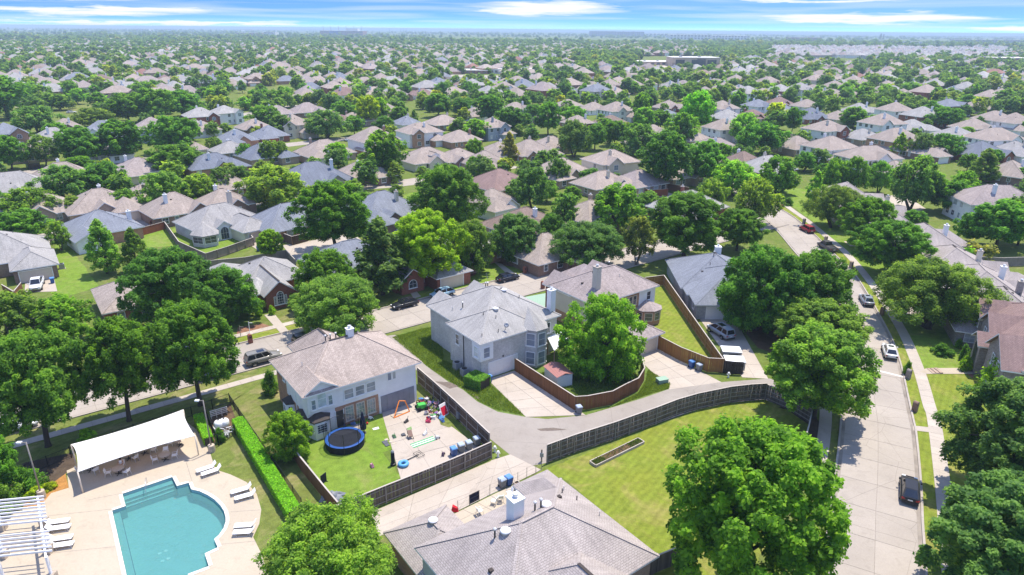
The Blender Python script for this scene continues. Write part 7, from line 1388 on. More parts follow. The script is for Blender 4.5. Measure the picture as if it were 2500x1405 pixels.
bike(1062, 1004, .8, (.7, .3, .4), 'pink child bicycle in the toy heap', .75); bike(1072, 995, 2.0, (.6, .6, .65), 'silver child bicycle in the toy heap', .8); bike(1050, 1012, 2.6, (.6, .05, .08), 'red child bicycle at the front of the toy heap', .7)
p = at(1116, 1026); T = thing('gate_motor', 'grey gate motor box on the alley fence', 'box', (p.x, p.y, .0), YAW); MB().box(-.25, .25, -.7, -.2, .55, 1.25).build('casing', M['bin_grey'], T); MB().box(-.06, .06, -.5, -.38, 0, .56).build('stand', M['black_metal'], T)
# flat things on the concrete
def slabthing(name, label, cat, px, h, mat, colr=None, z=.035):
    q = A(*px); c = sum(q, Vector((0, 0))) / len(q); T = thing(name, label, cat, (c.x, c.y, z)); r = [x - c for x in q]; ar = sum(r[i].cross(r[(i + 1) % len(r)]) for i in range(len(r))); r = r if ar > 0 else r[::-1]
    o_ = MB().prism([(x.x, x.y) for x in r], 0, h).build('sheet', M[mat], T)
    if colr: o_.color = (*colr, 1)
    return T
T = thing('putting_mat', 'green and white striped putting mat on the yard concrete', 'mat', at(1035, 1080)); c = at(1035, 1080); T.location = (c.x, c.y, .034); qa, qb, qc, qd = [v - Vector((c.x, c.y)) for v in A((1001, 1086), (1057, 1066), (1066, 1075), (1010, 1095))]
for k in range(5):
    s0, s1 = k / 5, (k + 1) / 5; q = [qa.lerp(qd, s0), qb.lerp(qc, s0), qb.lerp(qc, s1), qa.lerp(qd, s1)]; ar = sum(q[i].cross(q[(i + 1) % 4]) for i in range(4)); q = q if ar > 0 else q[::-1]
    o_ = MB().prism([(x.x, x.y) for x in q], 0, .02).build('stripe', M['plastic_flat'], T); o_.color = (.05, .33, .12, 1) if k % 2 == 0 else (.65, .65, .6, 1)
slabthing('paper_sheet', 'white sheet lying on the grass right of the umbrella', 'sheet', [(909, 1047), (924, 1043), (926, 1048), (912, 1051)], .03, 'plastic_flat', (.75, .75, .75), .01)
slabthing('rubber_mat', 'dark grey mat on the lawn, left one of two', 'mat', [(932, 1080), (944, 1076), (948, 1082), (937, 1086)], .08, 'plastic_flat', (.10, .105, .12), .01); slabthing('rubber_mat', 'dark grey mat on the lawn, right one of two', 'mat', [(938, 1086), (947, 1083), (952, 1088), (942, 1092)], .08, 'plastic_flat', (.10, .105, .12), .01); slabthing('dark_case', 'flat dark case on the yard concrete above the putting mat', 'case', [(979, 1063), (987, 1060), (991, 1065), (982, 1067)], .15, 'plastic_flat', (.08, .085, .10)); slabthing('turf_scrap', 'small scrap of green turf on the yard concrete', 'turf', [(992, 1048), (1004, 1042), (1006, 1049), (998, 1052)], .02, 'plastic_flat', (.2, .32, .12))
for k, px in enumerate(([(938, 1074), (946, 1071), (949, 1075), (940, 1077)], [(949, 1079), (957, 1075), (960, 1079), (951, 1082)], [(955, 1084), (964, 1080), (968, 1084), (958, 1087)])): slabthing('stepping_stone', 'tan stepping stone beside the dark mats, %s from the house' % ('first', 'second', 'third')[k], 'stone', px, .05, 'stone', None, .006)
p = at(1002, 1070); T = thing('stroller', 'small brown doll stroller on the yard concrete', 'stroller', (p.x, p.y, .035), .4); MB().hexa([(-.25, -.3, .3), (.25, -.3, .3), (.25, .3, .45), (-.25, .3, .45)], [(-.25, -.3, .4), (.25, -.3, .4), (.25, .35, .85), (-.25, .35, .85)]).build('seat', M['brick_brown'], T)
for sx in (-.27, .27):
    for sy in (-.3, .3): w = MB().lathe([(.1, -.03), (.1, .03)], 9); w.xf(Matrix.Translation((sx, sy, .1)) @ Matrix.Rotation(math.pi / 2, 4, 'Y')); w.build('wheel', M['tyre'], T)
MB().tube([(-.25, .3, .4), (-.25, .55, .95), (.25, .55, .95), (.25, .3, .4)], .025, 6).build('handle', M['black_metal'], T)
# blue swim ring, punch bag, fallen basketball hoop, toys
p = at(985, 1137); T = thing('swim_ring', 'light blue inflatable ring on the yard concrete', 'ring', (p.x, p.y, .035)); m = MB()
for i in range(24):
    for k in range(8): a, b = 2 * math.pi * i / 24, 2 * math.pi * k / 8; m.v.append(Vector(((.42 + .2 * math.cos(b)) * math.cos(a), (.42 + .2 * math.cos(b)) * math.sin(a), .2 + .2 * math.sin(b))))
for i in range(24):
    for k in range(8): i2, k2 = (i + 1) % 24, (k + 1) % 8; m.f.append([i * 8 + k, i2 * 8 + k, i2 * 8 + k2, i * 8 + k2])
o_ = m.build('tube', M['plastic'], T, True); o_.color = (.10, .33, .58, 1)
p = at(960, 1136); T = thing('punch_bag', 'black free-standing punch bag at the edge of the yard concrete', 'punch bag', (p.x, p.y, .0)); MB().lathe([(.3, 0), (.3, .25), (.2, .3)], 14).build('base', M['black_plastic'], T); MB().lathe([(.19, .3), (.21, .6), (.21, 1.45), (.17, 1.6)], 14).build('bag', M['net_black'], T, True)
o_ = MB().lathe([(.17, 1.6), (.19, 1.7), (.12, 1.82)], 12).build('top_cap', M['bin_grey'], T)
a, b = at(975, 1135), at(1022, 1113); T = thing('basketball_hoop', 'toppled basketball hoop with wire backboard lying on the concrete', 'basketball hoop', (a.x, a.y, .04)); d = b - a; MB().tube([(0, 0, .08), tuple(d * .5 + Vector((0, 0, .1))), tuple(d + Vector((0, 0, .12)))], .05, 7).build('pole', M['black_metal'], T)
u = d.normalized(); v = Vector((-u.y, u.x, 0)); e = d; 
fr = [e - v * .55 - u * .35, e + v * .55 - u * .35, e + v * .55 + u * .45, e - v * .55 + u * .45]
MB().tube([x + Vector((0, 0, .15)) for x in fr + fr[:1]], .03, 5).build('backboard_frame', M['black_metal'], T); MB().tube([e + Vector((.23 * math.cos(t), .23 * math.sin(t), .2)) for t in np.linspace(0, 6.283, 15)], .02, 5).build('ring', M['black_metal'], T)
for x, y, c, l in ((908, 1140, (.6, .25, .4), 'pink doll lying on the yard grass'), (962, 1068, (.15, .3, .15), 'green toy figure at the lawn edge'), (1038, 1062, (.75, .75, .75), 'white toy on the concrete above the putting mat'), (992, 1032, (.05, .05, .05), 'small black scooter on the concrete below the goal frame'), (1068, 1072, (.6, .6, .6), 'grey golf flag stand at the end of the putting mat'), (1082, 1112, (.10, .06, .10), 'dark folded umbrella standing on the yard concrete'), (1080, 1030, (.08, .2, .5), 'blue plastic sledge on the grass patch'), (1045, 1032, (.6, .05, .12), 'pink-red ride toy at the front of the heap'), (842, 1046, (.05, .06, .10), 'dark grill beside the back door'), (862, 1038, (.1, .2, .45), 'blue toy car beside the back door'), (905, 1024, (.7, .7, .7), 'pale round dish on the grass before the triple windows')):
    p = at(x, y); T = thing('toy', l, 'toy', (p.x, p.y, .035), RT.uniform(0, 6)); o_ = MB().hexa([(-.35, -.15, .05), (.35, -.12, .05), (.3, .15, .05), (-.3, .14, .05)], [(-.2, -.1, .4), (.3, -.06, .22), (.25, .1, .22), (-.2, .1, .42)]).build('body', M['plastic'], T); o_.color = (*c, 1)
    o_ = MB().tube([(-.2, 0, .3), (-.3, .05, .75)], .03, 5).build('stick', M['plastic'], T); o_.color = (*c, 1)
    for s in (-1, 1): w = MB().lathe([(.09, -.03), (.09, .03)], 8); w.xf(Matrix.Translation((.2 * s, -.14, .09)) @ Matrix.Rotation(math.pi / 2, 4, 'X')); w.build('wheel', M['black_plastic'], T)
p = at(812, 1215); T = thing('tarp_heap', 'crumpled dark tarp in the lower left corner of the yard', 'tarp', (p.x, p.y, .01)); m = MB(); R2 = random.Random(4)
for i in range(9):
    for j in range(7): x, y = (i - 4) * .28, (j - 3) * .26; e = max(0, 1 - (x / 1.2) ** 2 - (y / .85) ** 2); m.v.append(Vector((x + R2.uniform(-.08, .08), y + R2.uniform(-.08, .08), e * .35 + R2.uniform(0, .22) * (e > 0))))
for i in range(8):
    for j in range(6): m.f.append([i * 7 + j, (i + 1) * 7 + j, (i + 1) * 7 + j + 1, i * 7 + j + 1])
m.build('sheet', M['bin_grey'], T)
p = at(791, 1180); T = thing('black_panel', 'small black board standing on the yard grass', 'board', (p.x, p.y, .0), 1.1); MB().box(-.4, .4, -.03, .03, .1, 1.1).build('board', M['net_black'], T); MB().box(-.36, -.3, -.2, .2, 0, .1).build('foot', M['black_metal'], T); MB().box(.3, .36, -.2, .2, 0, .1).build('foot', M['black_metal'], T)
flat('grass_patch', A((1070, 1020), (1092, 1022), (1110, 1040), (1096, 1045), (1076, 1038)), .05, M['lawn_dull'])
flat('front_step', A((840, 1046), (880, 1034), (890, 1046), (850, 1060)), .05, M['drive_concrete'], thick=.05)
# front steps by the right walk
T = thing('garden_steps', 'three brick steps where the right front path meets the walk', 'steps', at(2278, 907)); c = at(2278, 907)
for k in range(3): MB().box(-.5 + k * .5, -.06 + k * .5, -.75, .75, .02, .10 + .05 * k).build('step', M['brick_tan'], T)
# house number sign posts
for x, y, l in ((610, 812, 'white realtor-style post on the lawn before the red brick house'), (588, 822, 'slim grey sign pole at the kerb left of the red brick house')):
    p = at(x, y); T = thing('sign_post', l, 'sign', (p.x, p.y, 0)); MB().tube([(0, 0, 0), (0, 0, 1.8)], .05, 6).build('post', M['white_paint'] if x > 600 else M['lamp_pole'], T); MB().bar((0, 0, 1.6), (.6, 0, 1.6), .06).build('arm', M['white_paint'] if x > 600 else M['lamp_pole'], T)
# ------------------------------------------------------------------ the far suburb
FR_ = random.Random(2024)
GY = math.radians(34); GU = Vector((math.cos(GY), math.sin(GY))); GV = Vector((-GU.y, GU.x))
def inr(x, y, a): return a[0] <= x <= a[1] and a[2] <= y <= a[3]
def zone(x, y):
    """houses per plot and trees per plot for a spot of the photograph"""
    if inr(x, y, (585, 735, 212, 256)) or inr(x, y, (1080, 1240, 182, 206)) or inr(x, y, (1545, 1775, 138, 176)) or inr(x, y, (1955, 2115, 143, 159)): return 0, .05
    if inr(x, y, (138, 292, 232, 276)): return 0, .5
    if inr(x, y, (1880, 2470, 117, 146)): return 1.25, .15
    if inr(x, y, (2230, 2500, 106, 117)): return 0, .25
    if inr(x, y, (1700, 1900, 95, 146)) or inr(x, y, (1850, 2500, 93, 118)): return .02, 3.2
    if inr(x, y, (1405, 1570, 132, 172)): return 0, 3.4
    if inr(x, y, (2100, 2500, 146, 182)): return .25, 2.0
    if inr(x, y, (1000, 1900, 168, 218)): return .6, 1.5
    if x < 420 and y < 125: return .4, 1.9
    if inr(x, y, (900, 1330, 84, 112)): return .12, 2.6
    if inr(x, y, (780, 1500, 172, 215)): return .6, 1.4
    if y < 108: return .5, 1.6
    return .86, 1.9
hp = [Vector((h[3].x, h[3].y)) for h in HOUSES]; plots = []; tpts = []
for i in range(-140, 260):
    for j in range(-90, 210):
        c = GU * (i * 20.5 + (j % 2) * 6) + GV * (j * 28.0)
        if c.y < 395 or c.y > 2700: continue
        px, py, dz = pix((c.x, c.y, 0))
        if px < -90 or px > 2590 or py > 246: continue
        hpz, tn = zone(px, py); k = FR_.random()
        c = c + Vector((FR_.uniform(-2.5, 2.5), FR_.uniform(-3.5, 3.5)))
        if c.y < 470 and min((c - q).length for q in hp) < 17: hpz = 0
        if c.y > 1700: hpz *= .55
        if k < hpz: plots.append((c, dz, px, py))
        n = int(tn) + (1 if FR_.random() < tn - int(tn) else 0)
        for _ in range(n):
            for _t in range(4):
                q = c + GU * FR_.uniform(-11, 11) + GV * FR_.uniform(-15, 15)
                if k >= hpz or (q - c).length > 9 + FR_.random() * 2: tpts.append((q, dz)); break
plots.sort(key=lambda a: a[1]); tpts.sort(key=lambda a: a[1])
RC0 = {'t': (.43, .355, .305), 'g': (.40, .385, .37), 'w': (.47, .40, .35), 'p': (.42, .35, .33), 's': (.30, .31, .35), 'r': (.37, .20, .165), 'l': (.47, .45, .43), 'n': (.34, .26, .22)}
RC = {k: tuple(min(.7, x * .74) for x in v) for k, v in RC0.items()}
WC = {'w': (.74, .73, .71), 'a': (.42, .31, .23), 'r': (.31, .12, .08), 'o': (.42, .24, .15), 'c': (.62, .55, .44), 'n': (.30, .19, .14), 'g': (.42, .40, .38)}
def pick(): return FR_.choices('twplgsrn', [26, 14, 18, 14, 10, 7, 4, 4])[0], FR_.choices('waroncg', [26, 22, 10, 14, 14, 8, 6])[0]
def far_house(c, rf, wl_, w, d, st, yaw):
    ze = 2.75 if st == 1 else 5.4; H = House(None, c.x, c.y, yaw, detail=0); pt = FR_.uniform(.55, .68)
    H.wing(-w / 2, w / 2, -d / 2, d / 2, ze, ROOFS[rf], WALLS[wl_], pt, ridge=False); mn = H.last; gw = FR_.uniform(4, 5.5); u = FR_.uniform(-w / 2 + gw / 2, w / 2 - gw / 2)
    H.wing(u - gw / 2, u + gw / 2, -d / 2 - 1.6, 0, ze - .1, ROOFS[rf], WALLS[wl_], .75, 'gable_v', ridge=False); fr = H._fr('S', H.last[:4]); H.panel('window', 'glass', fr, gw / 2 - .8, gw / 2 + .8, .9, 2.4, 0, .04)
    if st == 2: H.panel('window', 'glass', fr, gw / 2 - .8, gw / 2 + .8, 3.6, 5.0, 0, .04)
    if FR_.random() < .5: s = FR_.choice((-1, 1)); H.wing(min(0, s * (w / 2 + .6)), max(0, s * (w / 2 + .6)), -d / 2 - 3.5, 0, 2.7, ROOFS[rf], WALLS[wl_], .55, ridge=False); H.panel('garage_door', 'garage_white', H._fr('S'), 1, 5.6, .05, 2.2, 0, .04)
    H.last = mn
    if FR_.random() < .55: z = H.zroof(w * .2, d * .2); MB().box(w * .2 - .5, w * .2 + .5, d * .2 - .45, d * .2 + .45, z - .8, ze + min(w, d) / 2 * pt + .7).build('chimney', M['siding_white'], H.root)
    for p in (1.2, w * .55, w - 2.6): H.panel('window', 'glass', H._fr('S', mn[:4]), p, p + 1.3, ze - 1.9, ze - .55, 0, .04)
    look = '%s roofed %s %s house' % (RWORD[rf], 'two-storey' if st == 2 else 'one-storey', WWORD[wl_]); HOUSES.append([H.root, look, None, Vector((c.x, c.y)), w])
NH = 300 - len(HOUSES)
dims = []
for k, (c, dz, px, py) in enumerate(plots):
    rf, wl_ = pick(); st = 2 if FR_.random() < .38 else 1; w, d = FR_.uniform(14.5, 19.5), FR_.uniform(12.5, 15.5); yaw = GY + FR_.choice((0, 0, math.pi / 2, math.pi)) + FR_.uniform(-.12, .12)
    if inr(px, py, (1880, 2470, 117, 146)): rf = FR_.choice('llgp'); st = 2; wl_ = FR_.choice('waag')
    dims.append((c, rf, wl_, w, d, st, yaw))
for a in dims[:NH]: far_house(*a)
# the rest of the far houses: too many to name, one object
fv, ff, fc = [], [], []
def fquad(ps, col_): n = len(fv); fv.extend(ps); ff.append(tuple(range(n, n + len(ps)))); fc.append((*col_, 1.0))
for (c, rf, wl_, w, d, st, yaw) in dims[NH:]:
    ca_, sa_ = math.cos(yaw), math.sin(yaw); ze = 2.7 if st == 1 else 5.3; j = FR_.uniform(.85, 1.15); rc = tuple(x * j for x in RC[rf]); wc = WC[wl_]
    def X(u, v, z): return (c.x + u * ca_ - v * sa_, c.y + u * sa_ + v * ca_, z)
    def hiproof(u0, u1, v0, v1, z, pt):
        W_, D_ = u1 - u0, v1 - v0
        for a, b in (((u0, v0), (u1, v0)), ((u1, v0), (u1, v1)), ((u1, v1), (u0, v1)), ((u0, v1), (u0, v0))): fquad([X(*a, 0), X(*b, 0), X(*b, z), X(*a, z)], wc)
        o_ = .4; u0, u1, v0, v1 = u0 - o_, u1 + o_, v0 - o_, v1 + o_; W_, D_ = u1 - u0, v1 - v0; h = min(W_, D_) / 2 * pt
        if W_ >= D_: r0, r1 = X(u0 + D_ / 2, (v0 + v1) / 2, z + h), X(u1 - D_ / 2, (v0 + v1) / 2, z + h); A_, B_, C_, D2 = X(u0, v0, z), X(u1, v0, z), X(u1, v1, z), X(u0, v1, z); fquad([A_, B_, r1, r0], rc); fquad([B_, C_, r1], rc); fquad([C_, D2, r0, r1], rc); fquad([D2, A_, r0], rc)
        else: r0, r1 = X((u0 + u1) / 2, v0 + W_ / 2, z + h), X((u0 + u1) / 2, v1 - W_ / 2, z + h); A_, B_, C_, D2 = X(u0, v0, z), X(u1, v0, z), X(u1, v1, z), X(u0, v1, z); fquad([A_, B_, r0], rc); fquad([B_, C_, r1, r0], rc); fquad([C_, D2, r1], rc); fquad([D2, A_, r0, r1], rc)
        return h
    pt = FR_.uniform(.55, .7); h = hiproof(-w / 2, w / 2, -d / 2, d / 2, ze, pt)
    if FR_.random() < .7: s = FR_.choice((-1, 1)); q = FR_.uniform(5, 7); hiproof(min(s * w / 2, s * (w / 2 - q)), max(s * w / 2, s * (w / 2 - q)), -d / 2 - 3, d * .2, ze * FR_.choice((1, .75)), pt)
    for p in (-w * .3, 0.0, w * .28):
        fquad([X(p, -d / 2 - .05, ze - 1.8), X(p + 1.6, -d / 2 - .05, ze - 1.8), X(p + 1.6, -d / 2 - .05, ze - .5), X(p, -d / 2 - .05, ze - .5)], (.05, .06, .07))
    if FR_.random() < .55:
        a, b = w * .15, d * .1
        for q in (((a, b), (a + .9, b)), ((a + .9, b), (a + .9, b + .9)), ((a + .9, b + .9), (a, b + .9)), ((a, b + .9), (a, b))): fquad([X(*q[0], ze), X(*q[1], ze), X(*q[1], ze + h + .8), X(*q[0], ze + h + .8)], (.75, .74, .72))
        fquad([X(a, b, ze + h + .8), X(a + .9, b, ze + h + .8), X(a + .9, b + .9, ze + h + .8), X(a, b + .9, ze + h + .8)], (.7, .7, .7))
me = bpy.data.meshes.new('distant_houses'); me.from_pydata(fv, [], ff); ca2 = me.color_attributes.new('paint', 'FLOAT_COLOR', 'CORNER')
buf = []
for f, c in zip(ff, fc): buf += list(c) * len(f)
ca2.data.foreach_set('color', buf)
t = NT('far_paint'); at2 = t('ShaderNodeAttribute', attribute_name='paint'); t.col(t.mix(1.0, at2.outputs['Color'], t.ramp(t.noise(t.coord(), .35, 5, .7), [(.25, .8), (.75, 1.2)]), 'MULTIPLY')); t.done(.9, .15)
me.materials.append(M['far_paint']); o_ = inst('distant_houses', me); props(o_, 'mass of small pale roofs thinning out towards the skyline', 'houses', None, 'stuff')
# trees: the nearest as things, the rest as one wood
hs_ = [(Vector((h[3].x, h[3].y)), h[4] * .62) for h in HOUSES]
def clear_of(q):
    return all((q - c).length > r * .85 for c, r in hs_)
NT_ = 300 - sum(1 for t in TREES if t[0].name.startswith('tree')); pts = []
for q, dz in tpts:
    if dz < 620 and not clear_of(q): continue
    if NT_ > 0: NT_ -= 1; place_tree(q, FR_.uniform(6, 10), FR_.uniform(2.7, 4.4), FR_.choice(('oak', 'oak', 'broad', 'round')), FR_.choices('dmbogly', [24, 34, 12, 10, 8, 8, 3])[0])
    else: pts.append((q.x, q.y, FR_.uniform(3.0, 5.4), FR_.uniform(.85, 1.2)))
# extra trees that stand between the hand-placed houses, part of the same wood
for k in range(480):
    x, y = FR_.uniform(-40, 2540), FR_.uniform(240, 520); q = at(x, y).xy
    if FR_.random() < .62 and all((q - c).length > r * .98 + 1.0 for c, r in hs_) and abs((q.x * NA.x + q.y * NA.y) - 92) > 26 and not inr(x, y, (590, 730, 212, 256)) and not (x > 1830 and y > 430 and x < 2330) and not inr(x, y, (405, 660, 500, 640)): pts.append((q.x, q.y, FR_.uniform(1.8, 3.4), FR_.uniform(.8, 1.1)))
for k in range(420):
    x, y = FR_.uniform(-40, 2540), FR_.uniform(205, 285); q = at(x, y).xy
    if all((q - c).length > r * .98 + 1.0 for c, r in hs_) and not inr(x, y, (585, 735, 212, 256)) and not inr(x, y, (138, 270, 240, 276)): pts.append((q.x, q.y, FR_.uniform(2.6, 4.8), FR_.uniform(.85, 1.15)))
for k in range(9000):      # belts of wood towards the skyline
    y = 700 + 7600 * FR_.random() ** 1.5
    if y < 2000: continue
    x = FR_.uniform(-.86, .86) * y; px, py, dz = pix((x, y, 0)); 
    n0 = math.sin(x * .0021 + y * .0013) + math.sin(x * .0009 - y * .0031 + 2) + .7 * math.sin(y * .006 + x * .0006)
    if n0 > (-.9 if y < 3200 else .1) - (.5 if px < 1300 else 0): pts.append((x, y, FR_.uniform(5, 9), FR_.uniform(.75, 1.1)))
me = bpy.data.meshes.new('distant_woods'); me.from_pydata([(p[0], p[1], 0) for p in pts], [], [])
for nm, k in (('rad', 2), ('tall', 3)): a_ = me.attributes.new(nm, 'FLOAT', 'POINT'); a_.data.foreach_set('value', [p[k] for p in pts])
protos = []
for kind, seeds in (('oak', (301, 302, 303)), ('broad', (304, 305)), ('round', (306,))):
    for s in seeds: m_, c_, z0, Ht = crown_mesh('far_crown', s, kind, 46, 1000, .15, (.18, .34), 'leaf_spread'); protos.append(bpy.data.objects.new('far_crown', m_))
wood = inst('distant_woods', me); props(wood, 'continuous green canopy of distant shade trees between the far roofs', 'trees', None, 'stuff')
ng = bpy.data.node_groups.new('wood', 'GeometryNodeTree'); ng.interface.new_socket('Geometry', in_out='INPUT', socket_type='NodeSocketGeometry'); ng.interface.new_socket('Geometry', in_out='OUTPUT', socket_type='NodeSocketGeometry')
N, L_ = ng.nodes, ng.links; gi, go = N.new('NodeGroupInput'), N.new('NodeGroupOutput'); ip = N.new('GeometryNodeInstanceOnPoints'); g2i = N.new('GeometryNodeGeometryToInstance')
for p in protos:
    oi = N.new('GeometryNodeObjectInfo'); oi.inputs['Object'].default_value = p; L_.new(oi.outputs['Geometry'], g2i.inputs[0])
L_.new(g2i.outputs[0], ip.inputs['Instance']); L_.new(gi.outputs[0], ip.inputs['Points']); ip.inputs['Pick Instance'].default_value = True
ri_ = N.new('FunctionNodeRandomValue'); ri_.data_type = 'INT'; ri_.inputs[4].default_value = 0; ri_.inputs[5].default_value = len(protos) - 1; L_.new(ri_.outputs[2], ip.inputs['Instance Index'])
rr = N.new('FunctionNodeRandomValue'); rr.data_type = 'FLOAT_VECTOR'; rr.inputs[1].default_value = (0, 0, 6.28); rr.inputs['Seed'].default_value = 5; L_.new(rr.outputs[0], ip.inputs['Rotation'])
na = [N.new('GeometryNodeInputNamedAttribute') for _ in range(2)]
for a_, nm in zip(na, ('rad', 'tall')): a_.data_type = 'FLOAT'; a_.inputs[0].default_value = nm
mu = N.new('ShaderNodeMath'); mu.operation = 'MULTIPLY'; L_.new(na[0].outputs[0], mu.inputs[0]); L_.new(na[1].outputs[0], mu.inputs[1])
cx = N.new('ShaderNodeCombineXYZ'); L_.new(na[0].outputs[0], cx.inputs[0]); L_.new(na[0].outputs[0], cx.inputs[1]); L_.new(mu.outputs[0], cx.inputs[2]); L_.new(cx.outputs[0], ip.inputs['Scale']); L_.new(ip.outputs[0], go.inputs[0])
wood.modifiers.new('trees', 'NODES').node_group = ng
# large far buildings
mat_plain('bld_white', (.74, .73, .71), .7, .3, amp=.06, scale=.1); mat_plain('bld_tan', (.55, .42, .30), .8, .2, amp=.08, scale=.2); mat_plain('bld_brick', (.36, .19, .14), .85, .2, amp=.1, scale=.2); mat_plain('bld_grey', (.33, .33, .36), .8, .2, amp=.08, scale=.2); mat_plain('bld_roof', (.66, .63, .58), .9, .2, amp=.06, scale=.1)
def big(label, x0, x1, base, top, depth, wall, rows=2, cols=10, name='building', cat='building', parap=True, yaw=0.0, bands=None):
    p0 = at((x0 + x1) / 2, base); dc = pix(p0)[2]; w = (x1 - x0) / F_PX * dc; h = top_height(p0, top); B = thing(name, label, cat, (p0.x, p0.y, 0), yaw)
    MB().box(-w / 2, w / 2, 0, depth, 0, h).build('wall', M[wall], B); MB().box(-w / 2 - .3, w / 2 + .3, -.3, depth + .3, h, h + .6).build('roof', M['bld_roof'], B)
    if bands: MB().box(-w / 2 - .05, w / 2 + .05, -.15, -.02, h * .0, h * .45).build('lower_band', M[bands], B)
    for r in range(rows):
        for c in range(cols):
            u = -w / 2 + w * (c + .22) / cols; z = h * (r + .28) / rows; MB().box(u, u + w / cols * .56, -.28, -.155, z, z + h / rows * .5).build('window', M['glass'], B)
    for k in range(2): MB().box(-w * .3 + k * w * .4, -w * .3 + k * w * .4 + w * .06, depth * .4, depth * .4 + w * .05, h + .6, h + 2).build('roof_unit', M['ac_metal'], B)
    return B, w, h, dc
B, w, h, dc = big('tan flat-roofed school building with dark glass entrance right of the tree belt', 1640, 1756, 164, 142, 38, 'bld_tan', 1, 3, bands='brick_tan'); MB().box(w * .02, w * .2, -1.2, -.3, 0, h * .9).build('glass_entrance', M['glass'], B)
big('low pale shop row beyond the shopping lot', 1195, 1330, 181, 171, 30, 'bld_white', 1, 12); big('low brick store beside the shopping lot', 1080, 1190, 181, 173, 24, 'bld_brick', 1, 8); big('brown school annex with pale roof left of the tan school', 1560, 1640, 160, 152, 40, 'bld_tan', 1, 6)
big('long white warehouse block with dark windows under the skyline', 1635, 1735, 97, 85.5, 90, 'bld_white', 2, 12); big('white office block right of the long warehouse', 1738, 1830, 97.5, 88, 90, 'bld_white', 2, 12); big('small white block left of the long warehouse', 1575, 1630, 90, 83, 80, 'bld_white', 2, 6)
big('grey apartment block on the skyline, west wing', 1440, 1505, 89, 77, 60, 'bld_grey', 4, 14); big('white and grey apartment block on the skyline, east wing', 1508, 1572, 90, 78, 60, 'bld_grey', 4, 14)
B, w, h, dc = big('brick stadium with blue seating under the skyline', 782, 886, 88, 76, 120, 'bld_brick', 2, 24); MB().box(-w * .28, -w * .02, -3, -.4, h * .2, h * .95).build('seating', M['bin_blue'], B); MB().box(w * .1, w * .38, 10, 60, h, h * 1.5).build('press_box', M['bld_white'], B)
for k in range(6): MB().tube([(-w * .45 + w * .18 * k, 30, 0), (-w * .45 + w * .18 * k, 30, h * 2.0)], 1.1, 5).build('light_mast', M['lamp_pole'], B)
big('brick hospital block with pale roof on the left skyline', 575, 640, 88, 81, 70, 'bld_brick', 3, 14); big('pale office block beside the brick hospital', 645, 672, 89.5, 79, 60, 'bld_white', 4, 8); big('white storage hall on the left skyline', 325, 365, 78, 71, 80, 'bld_white', 1, 6); big('long white hall far on the left skyline', 395, 432, 76, 71.5, 80, 'bld_white', 1, 8)
big('white shed roof far left of the chimneys', 1020, 1065, 82, 78.5, 90, 'bld_white', 1, 8); big('white shed roof far right of the chimneys', 1130, 1180, 82, 78.5, 90, 'bld_white', 1, 8)
big('pale church-like hall beyond the grey townhouses', 2208, 2250, 112, 102, 40, 'bld_white', 1, 6); big('long grey townhouse terrace by the highway', 2330, 2500, 108, 98, 40, 'bld_grey', 3, 28); big('red brick school by the right edge with pale roof', 2438, 2520, 160, 143, 45, 'bld_brick', 1, 8); big('small tan shop in the trees below the grey townhouses', 2270, 2320, 164, 149, 25, 'bld_tan', 1, 5); big('grey brick shop beside the small tan shop', 2135, 2185, 170, 157, 20, 'bld_grey', 1, 5); big('brick apartments in the haze above the right woods', 1930, 2006, 101, 92, 60, 'bld_brick', 3, 14)
for k in range(46):
    x = FR_.choice((FR_.uniform(1400, 2500), FR_.uniform(1700, 2450), FR_.uniform(20, 1400))); hy = 72 + (x - 1250) * .00873; b = hy + FR_.uniform(5, 13); wd = FR_.uniform(8, 30); big('white shed roof in the far haze under the skyline', x, x + wd, b, b - FR_.uniform(1.6, 3.2), 120, FR_.choice(('bld_white', 'bld_white', 'bld_tan')), 1, 3)['group'] if False else None
    p0 = at(x, b); dc = pix(p0)[2]; B = thing('warehouse', 'white warehouse in the far haze under the skyline', 'warehouse', (p0.x, p0.y, 0), 0, 'warehouses in the far haze'); ww = wd / F_PX * dc; MB().box(-ww / 2, ww / 2, 0, 90, 0, 14).build('wall', M['bld_white' if k % 3 else 'bld_tan'], B); MB().box(-ww / 2 - .5, ww / 2 + .5, -.5, 90.5, 14, 15).build('roof', M['bld_roof'], B); MB().box(-ww * .3, ww * .3, -.6, -.05, 2, 7).build('door', M['bld_grey'], B)
# highway on piers, right edge
a, b = at(2225, 114), at(2620, 117); HW = thing('overpass', 'pale concrete overpass running off the right edge below the skyline', 'overpass', (a.x, a.y, 0)); d = b - a
MB().bar(Vector((0, 0, 8)), d + Vector((0, 0, 8)), 22, 2.2).build('deck', M['kerb_concrete'], HW); MB().bar(Vector((0, -11, 9.8)), d + Vector((0, -11, 9.8)), .5, 1.6).build('parapet', M['patch_white'], HW)
for k in range(12): q = d * (k / 11); MB().box(q.x - 1.2, q.x + 1.2, q.y - 6, q.y + 6, 0, 7).build('pier', M['kerb_concrete'], HW)
